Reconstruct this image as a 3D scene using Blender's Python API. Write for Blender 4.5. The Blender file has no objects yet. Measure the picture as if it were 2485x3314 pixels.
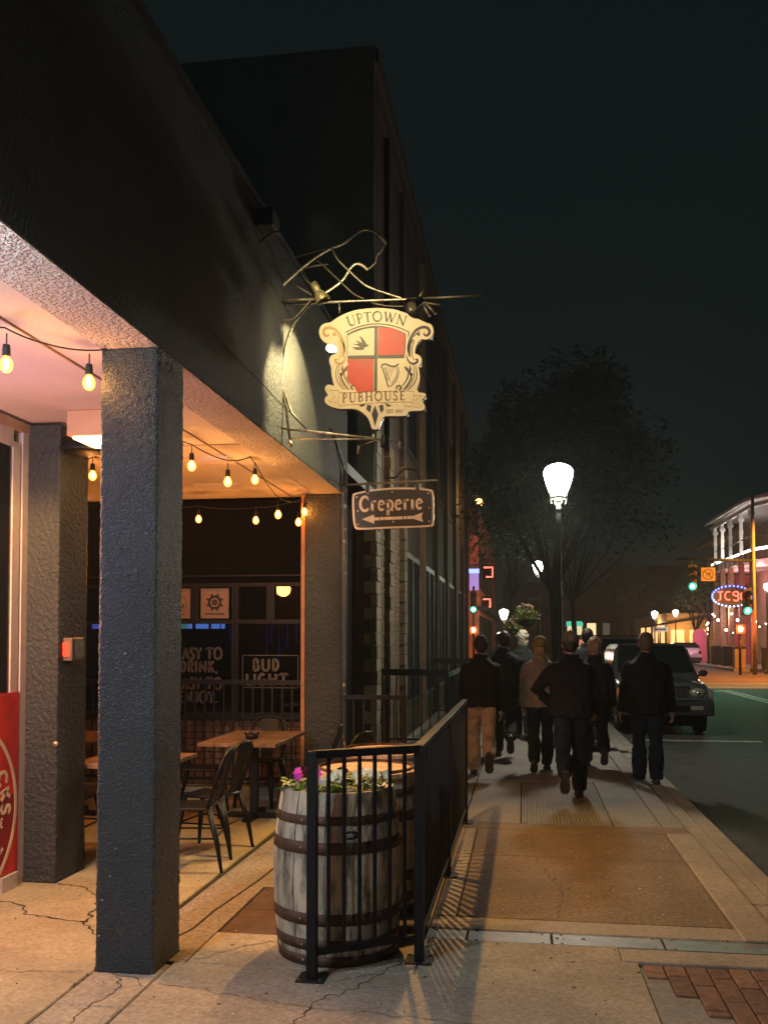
import bpy, bmesh, math, random
from math import sin, cos, pi, radians, atan2, sqrt, hypot
from mathutils import Vector, Matrix, noise
from mathutils.geometry import tessellate_polygon
random.seed(7)
S = bpy.context.scene
COL = S.collection

# ------------------------------------------------------------------ camera
EYE = 1.68
cd = bpy.data.cameras.new('camera')
cam = bpy.data.objects.new('camera', cd); COL.objects.link(cam)
cd.sensor_fit = 'HORIZONTAL'; cd.sensor_width = 36.0; cd.lens = 43.46
cd.shift_y = 0.1220; cd.clip_start = 0.05; cd.clip_end = 2000
cam.location = (0, 0, EYE)
cam.rotation_euler = (radians(90 + 2.0), 0, math.atan(448 / 3000))
S.camera = cam

# ------------------------------------------------------------------ night sky
W = bpy.data.worlds.new('World'); S.world = W; W.use_nodes = True
nt = W.node_tree; nt.nodes.clear()
out = nt.nodes.new('ShaderNodeOutputWorld'); bg = nt.nodes.new('ShaderNodeBackground')
sky = nt.nodes.new('ShaderNodeTexSky'); sky.sky_type = 'NISHITA'; sky.sun_disc = False
sky.sun_elevation = radians(-8); sky.sun_rotation = radians(200)
mx = nt.nodes.new('ShaderNodeMix'); mx.data_type = 'RGBA'; mx.blend_type = 'ADD'
mx.inputs[0].default_value = 1.0
mx.inputs[7].default_value = (0.042, 0.077, 0.074, 1)      # sky glow of the town at night
nt.links.new(sky.outputs[0], mx.inputs[6]); nt.links.new(mx.outputs[2], bg.inputs[0])
bg.inputs[1].default_value = 0.10
nt.links.new(bg.outputs[0], out.inputs[0])
ml = bpy.data.lights.new('moon_light', 'SUN'); ml.energy = 0.004; ml.angle = radians(0.5); ml.color = (.8, .9, 1)
mo = bpy.data.objects.new('moon_light', ml); COL.objects.link(mo); mo.rotation_euler = (radians(50), 0, radians(200))
S.view_settings.view_transform = 'Standard'; S.view_settings.look = 'None'
S.view_settings.exposure = 0.0; S.view_settings.gamma = 1.0; S.view_settings.use_curve_mapping = False
cy = S.cycles
cy.use_denoising = True; cy.max_bounces = 6; cy.diffuse_bounces = 3; cy.glossy_bounces = 3
cy.transmission_bounces = 4; cy.transparent_max_bounces = 10; cy.sample_clamp_indirect = 2.5; cy.sample_clamp_direct = 40
cy.caustics_reflective = False; cy.caustics_refractive = False; cy.use_light_tree = True

# ------------------------------------------------------------------ helpers
def kind(o, k='structure'):
    o['kind'] = k; return o
def tag(o, label, cat, group=None):
    o['label'] = label; o['category'] = cat
    if group: o['group'] = group
    return o
def thing(name, label, cat, loc=(0, 0, 0), rz=0, group=None):
    o = bpy.data.objects.new(name, None); COL.objects.link(o)
    o.empty_display_size = .1
    o.location = loc; o.rotation_euler = (0, 0, rz)
    return tag(o, label, cat, group)
def struct_root(name, loc=(0, 0, 0)):
    o = bpy.data.objects.new(name, None); COL.objects.link(o); o.location = loc
    return kind(o)
def offset_of(p):
    v = Vector((0, 0, 0))
    while p is not None:
        v += Vector(p.location); p = p.parent
    return v
def copy_tree(o, parent=None):
    c = o.copy(); COL.objects.link(c); c.parent = parent
    for ch in list(o.children): copy_tree(ch, c)
    return c
def again(o, label, loc, rz=None, scale=None):
    c = copy_tree(o); c['label'] = label; c.location = loc
    if rz is not None: c.rotation_euler = (0, 0, rz)
    if scale: c.scale = (scale,) * 3
    return c

def basis(t):
    t = t.normalized()
    a = Vector((0, 0, 1)) if abs(t.z) < .9 else Vector((1, 0, 0))
    x = a.cross(t).normalized(); return x, t.cross(x)

class MB:
    def __init__(s): s.v = []; s.f = []; s.m = []; s.sm = []
    def add(s, vs, fs, m=0, sm=False):
        b = len(s.v); s.v += [tuple(v) for v in vs]
        for f in fs: s.f.append(tuple(b + i for i in f)); s.m.append(m); s.sm.append(sm)
        return s
    def box(s, x0, x1, y0, y1, z0, z1, m=0, M=None):
        vs = [Vector((x, y, z)) for z in (z0, z1) for y in (y0, y1) for x in (x0, x1)]
        if M is not None: vs = [M @ v for v in vs]
        return s.add(vs, [(0, 2, 3, 1), (4, 5, 7, 6), (0, 1, 5, 4), (2, 6, 7, 3), (0, 4, 6, 2), (1, 3, 7, 5)], m)
    def cbox(s, x0, x1, y0, y1, z0, z1, c=.006, m=0, M=None):
        # box with chamfered top edges
        vs = [(x0, y0, z0), (x1, y0, z0), (x1, y1, z0), (x0, y1, z0), (x0, y0, z1 - c), (x1, y0, z1 - c), (x1, y1, z1 - c), (x0, y1, z1 - c),
              (x0 + c, y0 + c, z1), (x1 - c, y0 + c, z1), (x1 - c, y1 - c, z1), (x0 + c, y1 - c, z1)]
        vs = [Vector(v) for v in vs]
        if M is not None: vs = [M @ v for v in vs]
        fs = [(3, 2, 1, 0)] + [(i, (i + 1) % 4, 4 + (i + 1) % 4, 4 + i) for i in range(4)] + [(4 + i, 4 + (i + 1) % 4, 8 + (i + 1) % 4, 8 + i) for i in range(4)] + [(8, 9, 10, 11)]
        return s.add(vs, fs, m)
    def tube(s, pts, r, n=8, m=0, closed=False, caps=True, flat=None):
        P = [Vector(p) for p in pts]; k = len(P)
        R = r if isinstance(r, (list, tuple)) else [r] * k
        vs = []; px = None
        for i, p in enumerate(P):
            if closed: t = P[(i + 1) % k] - P[i - 1]
            else: t = (P[min(i + 1, k - 1)] - P[max(i - 1, 0)])
            if t.length < 1e-9: t = Vector((0, 0, 1))
            t.normalize()
            if px is None: x, y = basis(t)
            else:
                x = px - t * px.dot(t)
                x = x.normalized() if x.length > 1e-6 else basis(t)[0]
                y = t.cross(x)
            px = x
            for j in range(n):
                a = 2 * pi * j / n + (pi / 4 if n == 4 else 0)
                rr = R[i]
                vs.append(p + x * cos(a) * rr * (flat or 1) + y * sin(a) * rr)
        fs = []
        for i in range(k if closed else k - 1):
            for j in range(n):
                a, b = i * n, ((i + 1) % k) * n
                fs.append((a + j, a + (j + 1) % n, b + (j + 1) % n, b + j))
        s.add(vs, fs, m, n > 5)
        if not closed and caps:
            b = len(s.v) - len(vs)
            s.f.append(tuple(b + j for j in reversed(range(n)))); s.m.append(m); s.sm.append(False)
            s.f.append(tuple(b + (k - 1) * n + j for j in range(n))); s.m.append(m); s.sm.append(False)
        return s
    def lathe(s, prof, c=(0, 0, 0), n=24, m=0, sm=True, a0=0, a1=2 * pi, axis='z'):
        full = abs(a1 - a0 - 2 * pi) < 1e-6; cols = n if full else n + 1
        vs = []
        for r, z in prof:
            for j in range(cols):
                a = a0 + (a1 - a0) * j / n
                if axis == 'z': vs.append((c[0] + r * cos(a), c[1] + r * sin(a), c[2] + z))
                elif axis == 'y': vs.append((c[0] + r * cos(a), c[1] + z, c[2] + r * sin(a)))
                else: vs.append((c[0] + z, c[1] + r * cos(a), c[2] + r * sin(a)))
        fs = []
        for i in range(len(prof) - 1):
            for j in range(n if full else n):
                j2 = (j + 1) % cols if full else j + 1
                fs.append((i * cols + j, i * cols + j2, (i + 1) * cols + j2, (i + 1) * cols + j))
        return s.add(vs, fs, m, sm)
    def ball(s, c, r, n=10, m=0, sc=(1, 1, 1)):
        k = max(4, n // 2)
        vs = [(c[0], c[1], c[2] - r * sc[2])]
        for i in range(1, k):
            a = -pi / 2 + pi * i / k
            for j in range(n):
                b = 2 * pi * j / n
                vs.append((c[0] + r * sc[0] * cos(a) * cos(b), c[1] + r * sc[1] * cos(a) * sin(b), c[2] + r * sc[2] * sin(a)))
        vs.append((c[0], c[1], c[2] + r * sc[2]))
        fs = [(0, 1 + (j + 1) % n, 1 + j) for j in range(n)]
        for i in range(k - 2):
            for j in range(n):
                a = 1 + i * n; b = a + n
                fs.append((a + j, a + (j + 1) % n, b + (j + 1) % n, b + j))
        t = len(vs) - 1; a = 1 + (k - 2) * n
        fs += [(a + j, a + (j + 1) % n, t) for j in range(n)]
        return s.add(vs, fs, m, True)
    def prism(s, poly, to3, th, m=0, mside=None):
        # poly: 2-D outline; to3(x, y, d) -> point; th: thickness along d
        tri = tessellate_polygon([[Vector((x, y, 0)) for x, y in poly]])
        n = len(poly)
        vs = [to3(x, y, 0) for x, y in poly] + [to3(x, y, th) for x, y in poly]
        s.add(vs, [tuple(t) for t in tri] + [tuple(n + i for i in reversed(t)) for t in tri], m)
        b = len(s.v) - 2 * n
        for i in range(n):
            s.f.append((b + i, b + (i + 1) % n, b + n + (i + 1) % n, b + n + i)); s.m.append(m if mside is None else mside); s.sm.append(False)
        return s
    def quad(s, a, b, c, d, m=0): return s.add([a, b, c, d], [(0, 1, 2, 3)], m)
    def build(s, name, mats, parent=None, bevel=0, smooth=False, world=True, fixn=True):
        me = bpy.data.meshes.new(name)
        off = offset_of(parent) if (world and parent is not None) else Vector((0, 0, 0))
        me.from_pydata([(v[0] - off.x, v[1] - off.y, v[2] - off.z) for v in s.v], [], s.f)
        if not isinstance(mats, (list, tuple)): mats = [mats]
        for q in mats: me.materials.append(q)
        me.polygons.foreach_set('material_index', s.m)
        me.polygons.foreach_set('use_smooth', [smooth or q for q in s.sm])
        me.update()
        if fixn or bevel:
            bm = bmesh.new(); bm.from_mesh(me)
            if fixn: bmesh.ops.recalc_face_normals(bm, faces=bm.faces)
            bm.to_mesh(me); bm.free()
        o = bpy.data.objects.new(name, me); COL.objects.link(o)
        if parent is not None: o.parent = parent
        if bevel:
            b = o.modifiers.new('b', 'BEVEL'); b.width = bevel; b.segments = 2; b.limit_method = 'ANGLE'; b.angle_limit = radians(50)
            bpy.context.view_layer.update()
            ev = o.evaluated_get(bpy.context.evaluated_depsgraph_get())
            m2 = bpy.data.meshes.new_from_object(ev); o.modifiers.clear(); o.data = m2
        return o

def bx(name, mats, parent, *a, bevel=0, M=None):
    return MB().box(*a, M=M).build(name, mats, parent, bevel=bevel)

# ------------------------------------------------------------------ materials
def nodes(m):
    m.use_nodes = True; n = m.node_tree; n.nodes.clear()
    o = n.nodes.new('ShaderNodeOutputMaterial'); p = n.nodes.new('ShaderNodeBsdfPrincipled')
    n.links.new(p.outputs[0], o.inputs[0]); return n, p, o
def mat(name, col, rough=.6, metal=0, var=.25, scale=6, bump=.15, bscale=60, bdist=.003, spec=.5, detail=6, col2=None, lo=.35, hi=.65,
        stretch=None, rand=0, emis=None, es=0, rvar=.12, coat=0):
    m = bpy.data.materials.new(name); n, p, o = nodes(m); L = n.links.new
    tc = n.nodes.new('ShaderNodeTexCoord'); vec = tc.outputs['Object']
    if stretch:
        mp = n.nodes.new('ShaderNodeMapping'); mp.inputs['Scale'].default_value = stretch; L(vec, mp.inputs[0]); vec = mp.outputs[0]
    if rand:
        oi = n.nodes.new('ShaderNodeObjectInfo'); va = n.nodes.new('ShaderNodeVectorMath'); va.operation = 'SCALE'
        cx = n.nodes.new('ShaderNodeCombineXYZ')
        for k in range(3): L(oi.outputs['Random'], cx.inputs[k])
        va.inputs[3].default_value = 37.0; L(cx.outputs[0], va.inputs[0])
        ad = n.nodes.new('ShaderNodeVectorMath'); L(vec, ad.inputs[0]); L(va.outputs[0], ad.inputs[1]); vec = ad.outputs[0]
    nz = n.nodes.new('ShaderNodeTexNoise'); nz.inputs['Scale'].default_value = scale; nz.inputs['Detail'].default_value = detail
    nz.inputs['Roughness'].default_value = .65; L(vec, nz.inputs[0])
    cr = n.nodes.new('ShaderNodeValToRGB'); L(nz.outputs[0], cr.inputs[0])
    c2 = col2 or tuple(c * (1 - var) for c in col); c1 = tuple(min(1, c * (1 + var * .6)) for c in col)
    cr.color_ramp.elements[0].position = lo; cr.color_ramp.elements[1].position = hi
    cr.color_ramp.elements[0].color = (*c2, 1); cr.color_ramp.elements[1].color = (*c1, 1)
    colr = cr.outputs[0]
    if rand:
        hs = n.nodes.new('ShaderNodeHueSaturation'); mr = n.nodes.new('ShaderNodeMapRange')
        mr.inputs[3].default_value = 1 - rand; mr.inputs[4].default_value = 1 + rand; L(oi.outputs['Random'], mr.inputs[0])
        L(mr.outputs[0], hs.inputs['Value']); L(colr, hs.inputs['Color']); colr = hs.outputs[0]
    L(colr, p.inputs['Base Color'])
    rr = n.nodes.new('ShaderNodeMapRange'); rr.inputs[3].default_value = max(.02, rough - rvar); rr.inputs[4].default_value = min(1, rough + rvar)
    L(nz.outputs[0], rr.inputs[0]); L(rr.outputs[0], p.inputs['Roughness'])
    p.inputs['Metallic'].default_value = metal; p.inputs['Specular IOR Level'].default_value = spec
    p.inputs['Coat Weight'].default_value = coat; p.inputs['Coat Roughness'].default_value = .08
    if bump:
        b = n.nodes.new('ShaderNodeBump'); b.inputs['Strength'].default_value = min(1, bump); b.inputs['Distance'].default_value = bdist
        n2 = n.nodes.new('ShaderNodeTexNoise'); n2.inputs['Scale'].default_value = bscale; n2.inputs['Detail'].default_value = 5; L(vec, n2.inputs[0])
        L(n2.outputs[0], b.inputs['Height']); L(b.outputs[0], p.inputs['Normal'])
    if emis:
        p.inputs['Emission Color'].default_value = (*emis, 1); p.inputs['Emission Strength'].default_value = es
    return m
def emit(name, col, s):
    m = bpy.data.materials.new(name); n, p, o = nodes(m)
    p.inputs['Base Color'].default_value = (*[c * .5 for c in col], 1); p.inputs['Roughness'].default_value = .4
    p.inputs['Emission Color'].default_value = (*col, 1); p.inputs['Emission Strength'].default_value = s
    return m
def glow_glass(name, col, s, tr=.6):
    m = bpy.data.materials.new(name); n, p, o = nodes(m); L = n.links.new
    t = n.nodes.new('ShaderNodeBsdfTransparent'); e = n.nodes.new('ShaderNodeEmission'); e.inputs[0].default_value = (*col, 1); e.inputs[1].default_value = s
    g = n.nodes.new('ShaderNodeBsdfGlossy'); g.inputs['Roughness'].default_value = .05; g.inputs[0].default_value = (.2, .2, .2, 1)
    a = n.nodes.new('ShaderNodeAddShader'); x = n.nodes.new('ShaderNodeMixShader'); x.inputs[0].default_value = 1 - tr
    L(e.outputs[0], a.inputs[0]); L(g.outputs[0], a.inputs[1]); L(t.outputs[0], x.inputs[1]); L(a.outputs[0], x.inputs[2]); L(x.outputs[0], o.inputs[0])
    return m
def pane_mat(name, tint, refl=.25, rough=.02):
    m = bpy.data.materials.new(name); n, p, o = nodes(m); L = n.links.new
    t = n.nodes.new('ShaderNodeBsdfTransparent'); t.inputs[0].default_value = (*tint, 1)
    g = n.nodes.new('ShaderNodeBsdfGlossy'); g.inputs['Roughness'].default_value = rough
    fr = n.nodes.new('ShaderNodeFresnel'); fr.inputs[0].default_value = 1.5
    mm = n.nodes.new('ShaderNodeMath'); mm.operation = 'MULTIPLY_ADD'; mm.inputs[1].default_value = 1.2; mm.inputs[2].default_value = refl * .1
    x = n.nodes.new('ShaderNodeMixShader'); L(fr.outputs[0], mm.inputs[0]); L(mm.outputs[0], x.inputs[0]); L(t.outputs[0], x.inputs[1]); L(g.outputs[0], x.inputs[2]); L(x.outputs[0], o.inputs[0])
    return m

def stucco(name, col, var=.2, strength=.9, dist=.012, sc=55, rough=.85, vstretch=1.0, spec=.5):
    m = bpy.data.materials.new(name); n, p, o = nodes(m); L = n.links.new
    tc = n.nodes.new('ShaderNodeTexCoord'); mp = n.nodes.new('ShaderNodeMapping'); mp.inputs['Scale'].default_value = (1, 1, vstretch); L(tc.outputs['Object'], mp.inputs[0])
    big = n.nodes.new('ShaderNodeTexNoise'); big.inputs['Scale'].default_value = 2.3; big.inputs['Detail'].default_value = 8; L(mp.outputs[0], big.inputs[0])
    cr = n.nodes.new('ShaderNodeValToRGB'); cr.color_ramp.elements[0].position = .35; cr.color_ramp.elements[1].position = .7
    cr.color_ramp.elements[0].color = (*[c * (1 - var) for c in col], 1); cr.color_ramp.elements[1].color = (*[c * (1 + var * .5) for c in col], 1)
    L(big.outputs[0], cr.inputs[0]); L(cr.outputs[0], p.inputs['Base Color'])
    p.inputs['Roughness'].default_value = rough; p.inputs['Specular IOR Level'].default_value = spec
    n1 = n.nodes.new('ShaderNodeTexNoise'); n1.inputs['Scale'].default_value = sc; n1.inputs['Detail'].default_value = 3; n1.inputs['Distortion'].default_value = .25; L(mp.outputs[0], n1.inputs[0])
    r1 = n.nodes.new('ShaderNodeValToRGB'); r1.color_ramp.elements[0].position = .34; r1.color_ramp.elements[1].position = .66; r1.color_ramp.interpolation = 'EASE'; L(n1.outputs[0], r1.inputs[0])
    n2 = n.nodes.new('ShaderNodeTexNoise'); n2.inputs['Scale'].default_value = sc * 4; n2.inputs['Detail'].default_value = 2; L(mp.outputs[0], n2.inputs[0])
    ad = n.nodes.new('ShaderNodeMath'); ad.operation = 'MULTIPLY_ADD'; ad.inputs[1].default_value = .25; L(n2.outputs[0], ad.inputs[0]); L(r1.outputs[0], ad.inputs[2])
    b = n.nodes.new('ShaderNodeBump'); b.inputs['Strength'].default_value = strength; b.inputs['Distance'].default_value = dist
    L(ad.outputs[0], b.inputs['Height']); L(b.outputs[0], p.inputs['Normal'])
    return m

def concrete(name, col, spk=.5, bump=.7, var=.3, stain=(.5, .4, .3)):
    m = bpy.data.materials.new(name); n, p, o = nodes(m); L = n.links.new
    ge = n.nodes.new('ShaderNodeNewGeometry'); vec = ge.outputs['Position']
    a = n.nodes.new('ShaderNodeTexNoise'); a.inputs['Scale'].default_value = 1.3; a.inputs['Detail'].default_value = 9; a.inputs['Roughness'].default_value = .7; L(vec, a.inputs[0])
    cr = n.nodes.new('ShaderNodeValToRGB'); e = cr.color_ramp.elements
    e[0].position = .3; e[1].position = .7; e[0].color = (*[c * (1 - var) for c in col], 1); e[1].color = (*[min(1, c * (1 + var * .5)) for c in col], 1)
    L(a.outputs[0], cr.inputs[0])
    v = n.nodes.new('ShaderNodeTexVoronoi'); v.inputs['Scale'].default_value = 85; L(vec, v.inputs[0])
    vr = n.nodes.new('ShaderNodeValToRGB'); vr.color_ramp.elements[0].position = .12; vr.color_ramp.elements[1].position = .32
    vr.color_ramp.elements[0].color = (1, 1, 1, 1); vr.color_ramp.elements[1].color = (0, 0, 0, 1); L(v.outputs[0], vr.inputs[0])
    vm = n.nodes.new('ShaderNodeTexNoise'); vm.inputs['Scale'].default_value = 14; vm.inputs['Detail'].default_value = 3; L(vec, vm.inputs[0])
    gt = n.nodes.new('ShaderNodeMath'); gt.operation = 'MULTIPLY'; L(vr.outputs[0], gt.inputs[0])
    g2 = n.nodes.new('ShaderNodeMapRange'); g2.inputs[1].default_value = .5; g2.inputs[2].default_value = .68; L(vm.outputs[0], g2.inputs[0]); L(g2.outputs[0], gt.inputs[1])
    sk = n.nodes.new('ShaderNodeMath'); sk.operation = 'MULTIPLY'; sk.inputs[1].default_value = spk; L(gt.outputs[0], sk.inputs[0])
    m1 = n.nodes.new('ShaderNodeMix'); m1.data_type = 'RGBA'; L(sk.outputs[0], m1.inputs[0]); L(cr.outputs[0], m1.inputs[6])
    m1.inputs[7].default_value = (*[min(1, c * 1.7 + .05) for c in col], 1)
    mo_ = n.nodes.new('ShaderNodeTexNoise'); mo_.inputs['Scale'].default_value = 34; mo_.inputs['Detail'].default_value = 5; mo_.inputs['Roughness'].default_value = .75; L(vec, mo_.inputs[0])
    mq = n.nodes.new('ShaderNodeMapRange'); mq.inputs[1].default_value = .35; mq.inputs[2].default_value = .65; mq.inputs[3].default_value = 1 - .45 * (spk + .35); mq.inputs[4].default_value = 1.18; L(mo_.outputs[0], mq.inputs[0])
    mv = n.nodes.new('ShaderNodeVectorMath'); mv.operation = 'SCALE'; L(m1.outputs[2], mv.inputs[0]); L(mq.outputs[0], mv.inputs[3])
    # dark grit
    d = n.nodes.new('ShaderNodeTexNoise'); d.inputs['Scale'].default_value = 130; d.inputs['Detail'].default_value = 2; L(vec, d.inputs[0])
    dr = n.nodes.new('ShaderNodeMapRange'); dr.inputs[1].default_value = .3; dr.inputs[2].default_value = .5; dr.inputs[3].default_value = .45 * (spk + .6); dr.inputs[4].default_value = 0; L(d.outputs[0], dr.inputs[0])
    m2 = n.nodes.new('ShaderNodeMix'); m2.data_type = 'RGBA'; L(dr.outputs[0], m2.inputs[0]); L(mv.outputs[0], m2.inputs[6]); m2.inputs[7].default_value = (*[c * .4 for c in col], 1)
    # stains
    t = n.nodes.new('ShaderNodeTexNoise'); t.inputs['Scale'].default_value = 3.1; t.inputs['Detail'].default_value = 4; t.inputs['Distortion'].default_value = 1.5; L(vec, t.inputs[0])
    tr = n.nodes.new('ShaderNodeMapRange'); tr.inputs[1].default_value = .6; tr.inputs[2].default_value = .78; tr.inputs[4].default_value = .55; L(t.outputs[0], tr.inputs[0])
    m3 = n.nodes.new('ShaderNodeMix'); m3.data_type = 'RGBA'; L(tr.outputs[0], m3.inputs[0]); L(m2.outputs[2], m3.inputs[6]); m3.inputs[7].default_value = (*[c * s for c, s in zip(col, stain)], 1)
    L(m3.outputs[2], p.inputs['Base Color']); p.inputs['Roughness'].default_value = .82
    bn = n.nodes.new('ShaderNodeTexNoise'); bn.inputs['Scale'].default_value = 45; bn.inputs['Detail'].default_value = 6; L(vec, bn.inputs[0])
    ba = n.nodes.new('ShaderNodeMath'); ba.operation = 'MULTIPLY_ADD'; ba.inputs[1].default_value = .5 * spk; L(gt.outputs[0], ba.inputs[0]); L(bn.outputs[0], ba.inputs[2])
    b = n.nodes.new('ShaderNodeBump'); b.inputs['Strength'].default_value = bump; b.inputs['Distance'].default_value = .006; L(ba.outputs[0], b.inputs['Height']); L(b.outputs[0], p.inputs['Normal'])
    return m

M = {}
M['slate'] = stucco('slate_blue_stucco', (.066, .080, .086), strength=1, dist=.015, sc=105, rough=.5)
M['slate_smooth'] = stucco('old_slate_stucco', (.030, .034, .034), strength=.7, dist=.008, sc=30, rough=.7)
M['wall_dark'] = stucco('dark_wall_stucco', (.062, .063, .060), strength=1, dist=.012, sc=75, rough=.72, vstretch=.45, spec=.5)
M['ceil'] = stucco('ceiling_plaster', (.66, .585, .52), strength=.25, dist=.003, sc=60, var=.08)
M['soffit'] = stucco('soffit_stucco', (.66, .585, .52), strength=1, dist=.013, sc=50, var=.1)
M['conc'] = concrete('old_concrete', (.40, .345, .255), var=.42)
M['conc_smooth'] = concrete('smooth_concrete', (.41, .345, .215), spk=.3, bump=.5, var=.42)
M['conc_agg'] = concrete('exposed_aggregate_concrete', (.34, .29, .22), spk=1.0, bump=.9)
M['conc_ochre'] = concrete('worn_ochre_concrete', (.27, .20, .12), spk=.9, bump=.8, var=.4, stain=(.55, .5, .45))  # worn concrete with the lamp's ochre light put into its colour
M['conc_curb'] = concrete('curb_concrete', (.36, .32, .26), spk=.25, bump=.5)
M['conc_far'] = concrete('grey_concrete', (.26, .25, .22), spk=.2, bump=.3)
M['joint'] = mat('joint_dirt', (.025, .022, .018), .95, bump=.3)
M['asphalt'] = mat('asphalt', (.062, .070, .068), .8, spec=.15, var=.35, scale=3, bump=.9, bscale=120, bdist=.006, rvar=.25)
M['asphalt_patch'] = mat('asphalt_intersection', (.11, .10, .085), .85, spec=.1, var=.35, scale=1.2, bump=.9, bscale=120, bdist=.006, rvar=.25)
M['paint_white'] = mat('worn_white_road_paint', (.36, .36, .33), .6, col2=(.10, .11, .10), scale=14, lo=.3, hi=.55)
M['paver'] = mat('brick_paver', (.21, .115, .072), .85, var=.4, scale=20, bump=.8, bscale=90, bdist=.004, rand=.22)
M['plate'] = mat('rusty_cover_plate', (.095, .055, .035), .75, var=.4, scale=9, bump=.4, bscale=150)
M['trench'] = mat('galvanised_drain_plate', (.20, .21, .215), .5, metal=.4, var=.35, scale=9, bump=.35, bscale=60, rvar=.2)
M['blackmetal'] = mat('black_painted_metal', (.008, .009, .010), .5, spec=.25, var=.4, scale=30, bump=.3, bscale=140, bdist=.001)
M['blackgloss'] = mat('black_gloss_enamel', (.005, .006, .007), .42, spec=.25, var=.3, scale=20, bump=.15, bscale=60, bdist=.001, rvar=.08)
M['iron'] = mat('weathered_iron', (.17, .145, .10), .5, metal=.6, var=.5, scale=25, bump=.4, bscale=120, bdist=.002)
M['iron_lit'] = mat('galvanised_pipe', (.48, .44, .34), .42, metal=.7, var=.5, scale=18, bump=.3, bscale=120, bdist=.002)  # paler copy of the iron, highlights put into its colour
M['stave'] = mat('grey_oak_stave', (.50, .44, .34), .8, var=.5, col2=(.075, .065, .050), lo=.34, hi=.56, scale=5, bump=.9, bscale=30, bdist=.005, stretch=(3.0, 3.0, .9), rand=.30, detail=9)
M['hoop'] = mat('rusty_hoop', (.115, .062, .044), .7, metal=.25, var=.5, scale=16, bump=.5, bscale=80, bdist=.002)
M['boards'] = mat('pale_pine_top', (.62, .44, .27), .6, var=.3, scale=5, bump=.3, bscale=40, stretch=(6, .8, 1), rand=.12)
M['tablewood'] = mat('worn_wood_table_top', (.26, .145, .075), .42, col2=(.05, .028, .016), scale=4.5, lo=.3, hi=.62, bump=.2, bscale=50, stretch=(1, 4, 1), rand=.2, rvar=.15)
M['frame_al'] = mat('pinkish_aluminium', (.62, .52, .46), .4, metal=.25, var=.1, scale=12, bump=.05)
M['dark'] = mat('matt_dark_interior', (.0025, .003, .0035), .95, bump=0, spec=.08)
M['darkframe'] = mat('dark_window_frame', (.007, .008, .009), .5, bump=.1, spec=.25)
M['brick_dk'] = mat('brown_brick', (.16, .085, .055), .85, var=.4, scale=12, bump=.6, bscale=70, rand=.25)
M['mortar'] = mat('mortar', (.10, .085, .07), .95, bump=.4)
M['white'] = mat('white_paint', (.74, .72, .66), .55, var=.12, scale=5, bump=.1)
M['chalk'] = mat('window_lettering_film', (.085, .082, .082), .7, var=.15, bump=0)
M['gold'] = mat('gold_lettering_film', (.095, .075, .055), .6, var=.15, bump=0)
M['groove'] = mat('ceiling_groove_shadow', (.30, .20, .15), .9, bump=0)
M['chip'] = mat('pale_paint_chip', (.5, .48, .42), .8, bump=0)
M['paper'] = mat('tan_poster_paper', (.34, .25, .18), .7, var=.15, scale=3, bump=.05)
M['ink'] = mat('poster_ink', (.07, .05, .045), .7, bump=0)
M['rubber'] = mat('tyre_rubber', (.014, .014, .014), .8, bump=.3)
# ------------------------------------------------------------------ ground, road, pavement
g = kind(MB().box(-110, 110, -30, 225, -.6, -.30).build('ground', M['conc_far']))
road = struct_root('road', (5, 30, -.14))
MB().box(1.76, 11.2, -20, 34, -.3, -.13).box(1.76, 11.2, 52, 260, -.3, -.13).build('asphalt_surface', M['asphalt'], road)
MB().box(-80, 80, 34, 52, -.3, -.126).build('intersection_surface', M['asphalt_patch'], road)
for a in ([(6.75, 12), (6.75, 33.5)], [(6.98, 12), (6.98, 33.5)], [(6.75, 53), (6.75, 120)], [(6.98, 53), (6.98, 120)]):
    (x, y0), (_, y1) = a
    MB().box(x - .05, x + .05, y0, y1, -.13, -.122).build('lane_line', M['paint_white'], road)
MB().box(2.0, 6.6, 32.6, 33.0, -.13, -.122).build('stop_line', M['paint_white'], road)
MB().box(1.9, 4.1, 16.9, 17.02, -.13, -.122).build('parking_line', M['paint_white'], road)
for y0 in (35.0, 38.2):
    MB().box(2.2, 11.0, y0, y0 + .16, -.126, -.118).build('crosswalk_line', M['paint_white'], road)
MB().lathe([(.0, .012), (.28, .012), (.30, .004), (.31, 0)], (4.6, 12.2, -.13), 28).build('manhole_cover', M['iron'], road)

walk = struct_root('sidewalk', (0, 10, 0))
MB().box(-8, 1.43, -4, 34, -.29, -.022).build('bedding', M['joint'], walk)
def slab(x0, x1, y0, y1, m='conc', z=0.0, g=.006, c=.007):
    return MB().cbox(x0 + g, x1 - g, y0 + g, y1 - g, z - .12, z, c).build('slab', M[m], walk)
def pslab(poly, m='conc', z=0.0, name='slab'):
    return MB().prism(poly, lambda x, y, d: Vector((x, y, z - d)), .12).build(name, M[m], walk)
# patio side
slab(-5.2, -2.145, 1.0, 5.45, 'conc_smooth', g=.004); slab(-7.5, -5.2, 1, 5.45, 'conc_smooth'); slab(-5.2, -2.145, 5.45, 9.4, 'conc_smooth', g=.003); slab(-7.5, -5.2, 5.45, 9.4, 'conc_smooth')
slab(-7.5, -2.145, -3.5, 1.0, 'conc_smooth')
slab(-2.145, -1.80, -3.5, 4.05, 'conc'); slab(-2.145, -1.80, 4.05, 4.62, 'conc', g=.002)
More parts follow.
